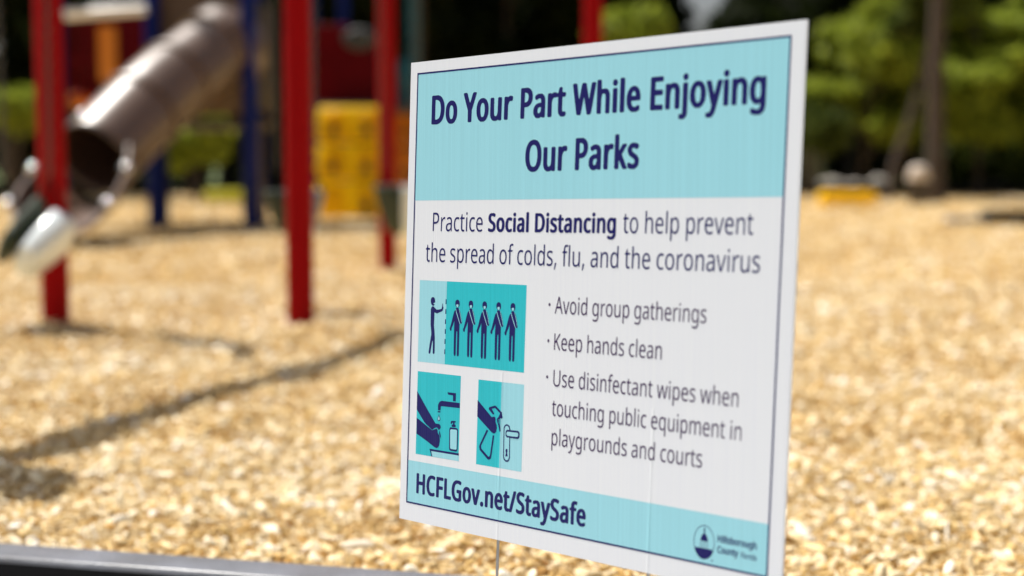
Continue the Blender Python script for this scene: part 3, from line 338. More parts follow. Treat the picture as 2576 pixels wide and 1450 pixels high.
'l3c': '4443,3803 4440,3809 4440,4061 4445,4064 4457,4063 4460,4056 4461,4045 4463,4043 4477,4059 4490,4066 4505,4069 4526,4064 4539,4054 4545,4045 4552,4030 4558,4010 4560,3993 4560,3957 4556,3930 4549,3910 4538,3894 4527,3886 4516,3881 4497,3881 4486,3884 4475,3891 4467,3901 4463,3903 4462,3806 4458,3803;4665,3803 4662,3809 4662,4061 4667,4064 4679,4063 4683,4045 4686,4044 4701,4061 4712,4067 4725,4069 4742,4066 4751,4061 4759,4054 4771,4038 4776,4023 4780,4005 4783,3967 4776,3927 4771,3912 4763,3898 4750,3887 4735,3881 4714,3881 4703,3887 4687,3901 4684,3902 4684,3806 4680,3803;3797,3881 3784,3888 3775,3901 3771,3912 3768,3930 3768,4038 3765,4041 3752,4042 3749,4048 3750,4056 3769,4070 3776,4101 3778,4106 3782,4107 3788,4107 3790,4103 3791,4071 3792,4066 3825,4064 3829,4063 3830,4058 3830,4045 3827,4042 3795,4042 3791,4038 3791,3932 3793,3922 3797,3912 3803,3907 3827,3907 3830,3902 3830,3889 3827,3884 3816,3881;3901,3881 3880,3891 3870,3902 3861,3917 3857,3927 3851,3955 3851,3995 3857,4023 3861,4033 3868,4045 3878,4056 3889,4064 3899,4067 3914,4069 3927,4067 3936,4064 3948,4056 3961,4039 3967,4028 3973,4010 3975,3995 3975,3952 3971,3932 3963,3912 3952,3896 3938,3886 3925,3881;4277,3881 4264,3886 4253,3894 4244,3902 4235,3917 4228,3942 4226,3957 4225,3988 4231,4020 4238,4036 4249,4052 4264,4064 4287,4069 4302,4066 4311,4061 4321,4053 4328,4044 4336,4025 4340,4008 4340,3975 4339,3971 4336,3969 4253,3969 4249,3967 4248,3962 4250,3947 4254,3932 4261,3920 4272,3911 4285,3906 4302,3906 4330,3915 4334,3915 4334,3894 4330,3889 4305,3881;4966,3881 4953,3886 4942,3894 4932,3903 4924,3917 4917,3942 4914,3957 4914,3988 4917,4005 4922,4025 4926,4036 4938,4052 4953,4064 4975,4069 4990,4066 5000,4061 5010,4053 5017,4044 5023,4030 5028,4010 5029,3975 5028,3971 5024,3969 4942,3969 4938,3967 4937,3960 4943,3932 4950,3920 4960,3911 4974,3906 4990,3906 5019,3915 5023,3915 5023,3894 5019,3889 4994,3881;5237,3881 5224,3886 5213,3894 5203,3903 5195,3917 5188,3942 5185,3957 5185,3988 5191,4020 5198,4036 5209,4052 5224,4064 5246,4069 5261,4066 5271,4061 5281,4053 5288,4044 5296,4025 5299,4008 5300,3975 5299,3971 5295,3969 5213,3969 5209,3967 5208,3962 5210,3947 5214,3932 5221,3920 5231,3911 5245,3906 5261,3906 5290,3915 5294,3915 5294,3894 5290,3889 5265,3881;5523,3881 5508,3889 5501,3899 5496,3910 5494,3922 5494,4038 5489,4042 5476,4042 5473,4048 5474,4056 5493,4069 5502,4103 5506,4107 5512,4107 5514,4103 5515,4071 5516,4066 5549,4064 5553,4063 5554,4058 5554,4045 5551,4042 5519,4042 5515,4038 5515,3942 5517,3922 5521,3913 5529,3907 5553,3907 5556,3902 5556,3889 5553,3884 5540,3881;4080,3884 4077,3889 4077,4134 4080,4139 4095,4140 4098,4139 4099,4134 4098,4044 4100,4043 4107,4053 4121,4064 4132,4067 4153,4067 4164,4064 4172,4059 4180,4051 4185,4040 4189,4025 4192,4005 4192,3889 4191,3885 4187,3883 4174,3883 4169,3887 4168,4013 4165,4025 4157,4037 4151,4041 4136,4044 4119,4039 4113,4034 4106,4023 4099,3995 4099,3887 4095,3883;4379,3884 4376,3889 4376,4134 4379,4139 4394,4140 4397,4139 4399,4134 4399,3889 4396,3884;4819,3884 4816,3889 4817,4062 4821,4064 4830,4064 4834,4062 4837,4053 4837,4038 4840,4035 4855,4057 4868,4066 4883,4069 4894,4066 4895,4053 4893,4041 4889,4040 4878,4042 4866,4038 4856,4030 4845,4013 4841,4000 4839,3983 4839,3887 4834,3883;5096,3884 5093,3887 5088,3905 5047,4051 5045,4062 5049,4064 5062,4064 5068,4061 5105,3920 5107,3916 5109,3920 5147,4061 5152,4064 5169,4063 5170,4058 5120,3887 5117,3883;5339,3884 5336,3889 5337,4062 5341,4064 5352,4063 5354,4061 5355,4048 5357,4044 5369,4056 5380,4064 5399,4069 5418,4066 5437,4053 5445,4038 5449,4018 5448,3885 5444,3883 5433,3883 5428,3887 5428,4000 5424,4025 5414,4038 5395,4044 5382,4041 5374,4036 5369,4030 5363,4018 5358,3998 5358,3887 5354,3883;3900,3907 3923,3906 3936,3914 3944,3927 3950,3945 3952,3960 3952,3990 3950,4005 3943,4025 3935,4035 3927,4041 3912,4044 3895,4039 3882,4024 3876,4005 3873,3988 3873,3962 3876,3945 3880,3932 3887,3917;4489,3907 4509,3906 4516,3909 4524,3916 4533,3937 4538,3962 4538,3988 4533,4013 4530,4023 4518,4038 4503,4044 4486,4041 4474,4030 4467,4015 4463,3990 4463,3962 4467,3935 4475,3917;4709,3907 4731,3906 4740,3912 4750,3925 4758,3952 4758,3995 4752,4020 4742,4036 4735,4041 4723,4044 4708,4041 4696,4033 4689,4018 4685,3998 4685,3955 4689,3932 4696,3917;4251,3993 4313,3991 4317,3995 4317,4005 4312,4025 4306,4035 4292,4043 4279,4044 4268,4038 4258,4029 4250,4005;4939,3993 5002,3991 5006,3995 5006,4005 5000,4025 4995,4035 4981,4043 4970,4044 4958,4040 4949,4030 4939,4005;5210,3993 5273,3991 5277,3995 5277,4005 5271,4025 5266,4035 5252,4043 5241,4044 5230,4040 5220,4030 5210,4005',
'l4': '993,3398 991,3404 991,3656 995,3659 1008,3658 1013,3640 1016,3642 1030,3656 1039,3661 1055,3664 1075,3659 1087,3651 1099,3636 1108,3610 1113,3570 1111,3542 1106,3522 1101,3507 1093,3494 1077,3481 1064,3476 1043,3476 1030,3483 1016,3496 1013,3497 1013,3401 1009,3398;2691,3436 2690,3442 2702,3516 2706,3518 2724,3517 2726,3512 2725,3505 2707,3442 2702,3436;3139,3436 3137,3442 3149,3513 3150,3517 3154,3518 3173,3517 3174,3512 3174,3507 3154,3439 3150,3436;437,3476 423,3483 414,3496 410,3507 407,3525 407,3633 404,3636 391,3637 388,3643 389,3651 408,3666 415,3696 418,3701 421,3702 427,3702 430,3698 430,3666 432,3661 465,3659 468,3658 470,3653 470,3641 467,3637 435,3637 430,3633 430,3527 432,3517 437,3507 442,3502 467,3502 470,3497 470,3485 467,3479 456,3476;702,3476 681,3486 668,3497 659,3512 654,3527 649,3550 649,3585 656,3618 667,3642 677,3651 688,3659 711,3664 736,3656 751,3641 759,3625 763,3613 766,3595 766,3570 765,3566 761,3564 677,3564 673,3562 672,3552 678,3527 685,3516 694,3507 707,3501 726,3501 747,3507 755,3511 759,3510 760,3490 749,3482 728,3476;885,3476 875,3479 860,3487 859,3492 860,3510 864,3511 885,3502 900,3499 917,3501 925,3504 931,3512 935,3520 935,3530 931,3541 921,3550 879,3574 866,3589 861,3598 859,3608 859,3623 862,3636 873,3651 885,3659 894,3662 913,3664 931,3661 950,3654 952,3648 946,3630 917,3639 902,3639 892,3636 887,3632 882,3625 880,3615 883,3607 891,3597 932,3573 943,3565 950,3555 956,3537 956,3517 953,3505 942,3489 925,3479 913,3476;1299,3476 1285,3482 1274,3489 1263,3500 1256,3512 1251,3527 1246,3550 1246,3585 1252,3615 1258,3631 1266,3643 1274,3651 1285,3659 1308,3664 1329,3659 1337,3654 1348,3641 1354,3631 1360,3613 1363,3598 1363,3570 1362,3566 1358,3564 1274,3564 1270,3562 1269,3555 1274,3530 1281,3516 1291,3507 1304,3501 1323,3501 1352,3510 1356,3510 1356,3490 1346,3482 1325,3476;1421,3476 1405,3484 1398,3491 1393,3500 1390,3510 1387,3527 1392,3552 1402,3569 1415,3578 1440,3586 1465,3586 1475,3590 1477,3595 1477,3610 1473,3625 1463,3636 1455,3639 1442,3639 1411,3628 1408,3631 1405,3646 1413,3654 1434,3662 1463,3662 1474,3659 1487,3648 1494,3638 1498,3623 1500,3605 1499,3482 1495,3478 1484,3479 1479,3497 1476,3501 1461,3484 1453,3479 1442,3476;1579,3476 1571,3479 1557,3490 1546,3505 1539,3525 1534,3550 1534,3585 1540,3620 1552,3644 1562,3654 1577,3662 1592,3664 1606,3661 1619,3654 1632,3640 1634,3641 1634,3731 1638,3735 1653,3735 1656,3729 1656,3482 1651,3478 1639,3479 1635,3497 1632,3500 1623,3489 1609,3479 1598,3476;1810,3476 1796,3482 1783,3492 1775,3502 1769,3512 1764,3527 1759,3547 1758,3568 1759,3593 1766,3620 1773,3636 1781,3646 1794,3656 1806,3662 1823,3664 1836,3662 1850,3656 1859,3649 1870,3636 1875,3625 1881,3610 1885,3588 1885,3552 1877,3517 1868,3500 1862,3492 1852,3484 1842,3479 1829,3476;2119,3476 2100,3484 2088,3494 2076,3515 2071,3535 2068,3552 2068,3585 2071,3603 2079,3629 2086,3642 2100,3654 2115,3661 2132,3664 2159,3659 2165,3656 2167,3651 2165,3641 2161,3631 2140,3637 2121,3636 2111,3631 2102,3620 2095,3605 2091,3580 2091,3558 2095,3532 2102,3519 2111,3507 2124,3501 2140,3501 2161,3508 2164,3507 2165,3505 2165,3490 2163,3483 2155,3479 2143,3476;2243,3476 2229,3482 2218,3489 2204,3507 2195,3532 2190,3573 2195,3608 2200,3625 2207,3638 2216,3649 2231,3659 2256,3664 2271,3661 2283,3656 2294,3647 2304,3634 2310,3620 2315,3600 2318,3583 2318,3558 2314,3530 2310,3517 2298,3496 2285,3484 2275,3479 2262,3476;2458,3476 2445,3482 2433,3491 2425,3502 2418,3520 2411,3560 2414,3598 2418,3618 2424,3634 2435,3649 2456,3662 2470,3664 2485,3661 2494,3656 2508,3642 2512,3641 2511,3731 2515,3735 2531,3735 2533,3729 2533,3482 2529,3478 2516,3479 2512,3497 2510,3500 2498,3487 2487,3479 2475,3476;2594,3476 2584,3479 2569,3487 2568,3492 2569,3511 2573,3511 2588,3504 2611,3499 2628,3502 2637,3507 2642,3512 2644,3520 2644,3532 2642,3537 2634,3548 2592,3572 2576,3587 2570,3600 2568,3613 2572,3636 2577,3646 2586,3654 2603,3662 2620,3664 2639,3662 2660,3653 2662,3648 2658,3635 2655,3630 2626,3639 2613,3639 2599,3635 2591,3625 2591,3610 2595,3603 2605,3593 2634,3578 2655,3563 2663,3550 2667,3532 2662,3505 2656,3495 2649,3487 2636,3479 2624,3476;3025,3476 3010,3482 3000,3492 2993,3505 2990,3517 2987,3535 2988,3657 2992,3659 3005,3659 3010,3656 3010,3540 3015,3517 3022,3507 3030,3502 3049,3501 3059,3504 3068,3511 3073,3517 3078,3532 3081,3547 3081,3656 3086,3659 3102,3658 3104,3653 3103,3480 3099,3478 3086,3479 3083,3497 3080,3499 3067,3484 3057,3479 3046,3476;3305,3476 3289,3485 3279,3497 3276,3505 3274,3515 3273,3537 3278,3555 3286,3568 3305,3581 3324,3586 3351,3586 3358,3589 3361,3595 3361,3613 3358,3623 3353,3631 3347,3636 3339,3639 3326,3639 3299,3628 3295,3628 3289,3643 3290,3647 3297,3654 3318,3662 3347,3662 3358,3659 3370,3651 3375,3644 3382,3628 3384,3613 3384,3482 3379,3478 3369,3479 3365,3497 3362,3501 3351,3489 3337,3479 3326,3476;3623,3476 3610,3482 3599,3491 3591,3502 3583,3520 3577,3560 3579,3598 3583,3618 3589,3634 3600,3649 3621,3662 3635,3664 3650,3661 3660,3656 3673,3642 3677,3641 3676,3731 3681,3735 3696,3735 3699,3729 3698,3482 3694,3478 3681,3479 3678,3497 3675,3500 3663,3487 3652,3479 3641,3476;3841,3476 3825,3485 3818,3494 3814,3505 3811,3517 3811,3633 3808,3636 3795,3637 3792,3643 3795,3653 3810,3663 3820,3698 3826,3702 3831,3702 3834,3698 3834,3666 3836,3661 3867,3659 3871,3658 3872,3653 3872,3641 3869,3637 3839,3637 3834,3633 3835,3517 3839,3508 3847,3502 3871,3502 3874,3497 3874,3485 3871,3479 3860,3476;4106,3476 4091,3482 4079,3489 4064,3510 4054,3540 4052,3575 4054,3598 4058,3613 4068,3637 4077,3648 4087,3656 4096,3661 4113,3664 4129,3661 4138,3656 4148,3649 4157,3636 4163,3624 4167,3608 4170,3588 4170,3570 4169,3566 4165,3564 4081,3564 4077,3562 4076,3547 4081,3530 4091,3513 4098,3506 4112,3501 4131,3501 4159,3511 4163,3510 4164,3492 4162,3487 4157,3484 4134,3476;4314,3476 4297,3483 4289,3489 4277,3505 4270,3517 4266,3535 4263,3552 4263,3583 4266,3603 4270,3619 4276,3631 4281,3641 4295,3654 4310,3661 4327,3664 4354,3659 4360,3656 4362,3651 4358,3633 4356,3631 4337,3637 4316,3636 4303,3628 4295,3616 4291,3605 4286,3575 4286,3560 4291,3532 4297,3519 4304,3509 4319,3501 4335,3501 4356,3508 4360,3507 4360,3505 4360,3487 4356,3482 4337,3476;4438,3476 4424,3482 4411,3492 4403,3502 4397,3512 4387,3545 4385,3568 4387,3595 4394,3620 4397,3628 4405,3642 4415,3651 4434,3662 4451,3664 4464,3662 4478,3656 4487,3649 4498,3636 4503,3625 4509,3610 4513,3585 4513,3552 4505,3517 4496,3500 4490,3492 4480,3484 4470,3479 4457,3476;4699,3476 4686,3482 4674,3489 4660,3507 4655,3520 4649,3540 4647,3560 4647,3580 4649,3600 4653,3615 4659,3631 4668,3644 4682,3656 4695,3662 4712,3664 4728,3661 4737,3656 4751,3646 4758,3636 4766,3620 4770,3608 4774,3580 4774,3560 4768,3525 4762,3509 4749,3491 4735,3482 4722,3476;4991,3476 4983,3479 4972,3487 4962,3502 4958,3522 4957,3532 4960,3547 4964,3558 4974,3571 4996,3583 5012,3586 5037,3587 5044,3589 5047,3595 5047,3610 5043,3625 5033,3636 5025,3639 5012,3639 4981,3628 4979,3631 4974,3646 4983,3654 5004,3662 5033,3662 5044,3659 5052,3653 5060,3643 5068,3620 5070,3598 5070,3482 5065,3478 5054,3479 5051,3485 5049,3500 5046,3502 5039,3492 5027,3482 5012,3476;5448,3476 5435,3482 5427,3488 5419,3500 5414,3517 5411,3540 5412,3657 5416,3659 5429,3659 5434,3656 5434,3545 5438,3520 5444,3510 5450,3504 5458,3501 5475,3501 5489,3507 5495,3515 5500,3524 5504,3540 5507,3568 5507,3656 5511,3659 5526,3658 5528,3653 5527,3480 5523,3478 5511,3479 5509,3482 5508,3495 5506,3498 5490,3484 5481,3479 5469,3476;5590,3476 5572,3482 5565,3487 5564,3492 5565,3510 5569,3511 5582,3504 5605,3499 5622,3501 5635,3511 5640,3527 5636,3540 5628,3548 5584,3574 5572,3585 5566,3595 5564,3605 5564,3625 5566,3636 5578,3651 5590,3659 5599,3662 5618,3664 5635,3661 5654,3653 5656,3651 5657,3646 5651,3630 5620,3639 5609,3639 5593,3634 5586,3625 5585,3613 5590,3602 5607,3590 5637,3573 5647,3566 5657,3552 5661,3535 5661,3520 5659,3510 5654,3499 5647,3489 5635,3482 5620,3476;501,3479 499,3485 499,3729 501,3735 517,3735 520,3734 521,3729 521,3639 522,3639 536,3654 549,3661 576,3662 587,3659 595,3654 601,3648 609,3633 613,3613 613,3485 612,3480 608,3478 597,3478 592,3482 592,3598 587,3620 578,3633 559,3639 545,3636 538,3631 532,3625 526,3614 521,3593 521,3482 517,3478;1150,3479 1147,3485 1148,3657 1152,3659 1164,3658 1168,3646 1168,3633 1171,3631 1186,3652 1199,3661 1213,3664 1225,3661 1227,3651 1224,3636 1220,3635 1209,3637 1198,3634 1188,3627 1178,3613 1172,3598 1170,3580 1170,3482 1165,3478;1930,3479 1927,3485 1927,3633 1922,3637 1905,3637 1903,3641 1903,3648 1905,3652 1926,3662 1930,3701 1935,3716 1943,3726 1951,3732 1964,3737 1979,3738 1991,3734 1997,3729 1993,3712 1989,3710 1979,3712 1964,3712 1955,3702 1950,3688 1951,3662 1955,3659 1981,3659 1984,3656 1984,3643 1981,3637 1955,3637 1950,3633 1950,3485 1947,3479;2357,3479 2354,3485 2354,3729 2357,3735 2370,3735 2374,3734 2375,3729 2375,3485 2372,3479;2843,3479 2841,3485 2840,3633 2836,3637 2819,3638 2818,3648 2820,3652 2840,3662 2845,3704 2851,3719 2856,3726 2868,3734 2878,3737 2893,3738 2906,3734 2911,3729 2906,3711 2878,3712 2871,3706 2866,3693 2863,3678 2864,3662 2868,3659 2895,3659 2897,3656 2898,3643 2895,3637 2868,3637 2864,3633 2863,3485 2861,3479;2925,3479 2923,3485 2923,3729 2925,3735 2941,3735 2944,3734 2945,3729 2945,3485 2943,3479;3429,3479 3426,3485 3427,3657 3431,3659 3443,3658 3447,3641 3450,3639 3466,3656 3492,3664 3509,3661 3524,3654 3534,3641 3540,3625 3542,3610 3541,3480 3538,3478 3524,3478 3520,3482 3519,3605 3517,3618 3509,3631 3501,3636 3488,3639 3475,3636 3465,3631 3455,3615 3451,3603 3449,3583 3449,3482 3444,3478;3904,3479 3901,3485 3901,3729 3904,3735 3919,3735 3922,3734 3924,3729 3925,3640 3929,3642 3936,3651 3953,3661 3980,3662 3997,3654 4006,3646 4011,3636 4015,3625 4017,3608 4017,3485 4016,3480 4012,3478 3999,3478 3995,3482 3994,3610 3990,3623 3984,3631 3976,3636 3963,3639 3949,3636 3940,3631 3930,3615 3924,3583 3923,3482 3919,3478;4552,3479 4549,3485 4550,3657 4554,3659 4566,3658 4568,3653 4569,3636 4571,3631 4586,3651 4600,3661 4613,3664 4627,3661 4628,3658 4627,3643 4625,3636 4607,3637 4594,3631 4585,3622 4578,3610 4572,3588 4572,3482 4567,3478;4811,3479 4809,3485 4810,3657 4813,3659 4826,3658 4831,3641 4832,3639 4850,3656 4874,3664 4894,3661 4907,3654 4919,3638 4925,3613 4924,3480 4920,3478 4907,3478 4902,3482 4902,3605 4900,3618 4896,3625 4890,3633 4871,3639 4852,3633 4843,3625 4838,3615 4834,3600 4832,3578 4831,3482 4827,3478;5143,3479 5139,3487 5091,3653 5092,3657 5096,3659 5109,3659 5115,3656 5152,3517 5155,3513 5158,3517 5195,3656 5201,3659 5217,3658 5218,3653 5168,3482 5162,3478;5244,3479 5242,3485 5242,3653 5244,3659 5260,3659 5263,3658 5264,3653 5264,3485 5262,3479;5311,3479 5308,3485 5309,3657 5313,3659 5325,3658 5327,3653 5328,3636 5330,3631 5345,3651 5359,3661 5372,3664 5386,3661 5387,3658 5386,3643 5384,3636 5368,3637 5357,3634 5345,3624 5337,3610 5331,3588 5331,3482 5326,3478;1433,3500 1447,3501 1455,3504 1463,3509 1469,3517 1474,3530 1477,3542 1477,3560 1475,3565 1449,3566 1436,3564 1424,3558 1417,3550 1412,3537 1413,3517 1421,3504;3317,3500 3322,3499 3335,3502 3347,3509 3355,3520 3361,3537 3361,3560 3359,3565 3333,3566 3320,3563 3309,3558 3300,3547 3296,3532 3296,3522 3299,3515 3303,3507;5003,3500 5017,3501 5025,3504 5039,3517 5045,3530 5047,3545 5047,3560 5045,3565 5017,3566 4998,3561 4988,3552 4982,3540 4981,3527 4983,3517 4991,3504;1038,3502 1060,3501 1070,3507 1082,3525 1088,3550 1088,3590 1082,3615 1072,3631 1064,3636 1053,3639 1037,3636 1024,3626 1016,3608 1014,3595 1014,3550 1018,3527 1022,3517 1027,3510;1582,3502 1604,3501 1614,3505 1625,3517 1631,3532 1633,3550 1633,3585 1631,3603 1624,3623 1617,3631 1609,3636 1592,3639 1577,3634 1565,3615 1560,3598 1557,3578 1557,3560 1560,3540 1564,3525 1568,3517 1575,3507;1809,3502 1831,3501 1843,3507 1852,3520 1856,3527 1862,3558 1862,3578 1860,3595 1852,3620 1842,3632 1823,3639 1808,3636 1795,3625 1786,3608 1782,3590 1782,3552 1786,3530 1795,3512;2242,3502 2264,3501 2277,3509 2285,3519 2289,3530 2293,3542 2295,3560 2295,3575 2293,3598 2285,3620 2273,3633 2256,3639 2241,3636 2227,3626 2219,3610 2215,3590 2215,3552 2219,3530 2223,3520 2230,3510;2461,3502 2483,3501 2494,3507 2504,3520 2510,3542 2510,3590 2508,3605 2504,3618 2494,3631 2477,3639 2466,3639 2450,3628 2442,3615 2436,3590 2435,3570 2436,3547 2441,3527 2448,3512;3626,3502 3648,3501 3660,3507 3670,3520 3676,3542 3676,3590 3673,3605 3669,3618 3660,3631 3642,3639 3631,3639 3615,3628 3608,3615 3602,3590 3601,3547 3606,3527 3614,3511;4437,3502 4459,3501 4471,3507 4483,3525 4490,3558 4490,3578 4488,3595 4480,3620 4470,3632 4451,3639 4436,3636 4423,3625 4414,3608 4410,3590 4410,3552 4414,3530 4418,3520 4423,3512;4698,3502 4720,3501 4731,3507 4741,3520 4747,3535 4749,3547 4751,3573 4749,3595 4743,3615 4735,3629 4724,3636 4712,3639 4697,3636 4684,3627 4676,3610 4672,3593 4669,3568 4674,3535 4683,3515 4689,3507;674,3588 738,3586 741,3588 743,3593 740,3610 732,3628 726,3634 717,3639 706,3639 692,3634 684,3625 678,3615 675,3603;1271,3588 1335,3586 1339,3589 1339,3598 1335,3615 1327,3631 1314,3639 1301,3639 1285,3631 1280,3624 1272,3603;4078,3588 4140,3586 4145,3590 4145,3603 4139,3623 4131,3633 4117,3639 4108,3639 4094,3634 4083,3619 4076,3595;5250,3690 5244,3695 5241,3701 5240,3716 5242,3722 5248,3727 5258,3727 5263,3722 5266,3716 5266,3704 5260,3693 5254,3690',
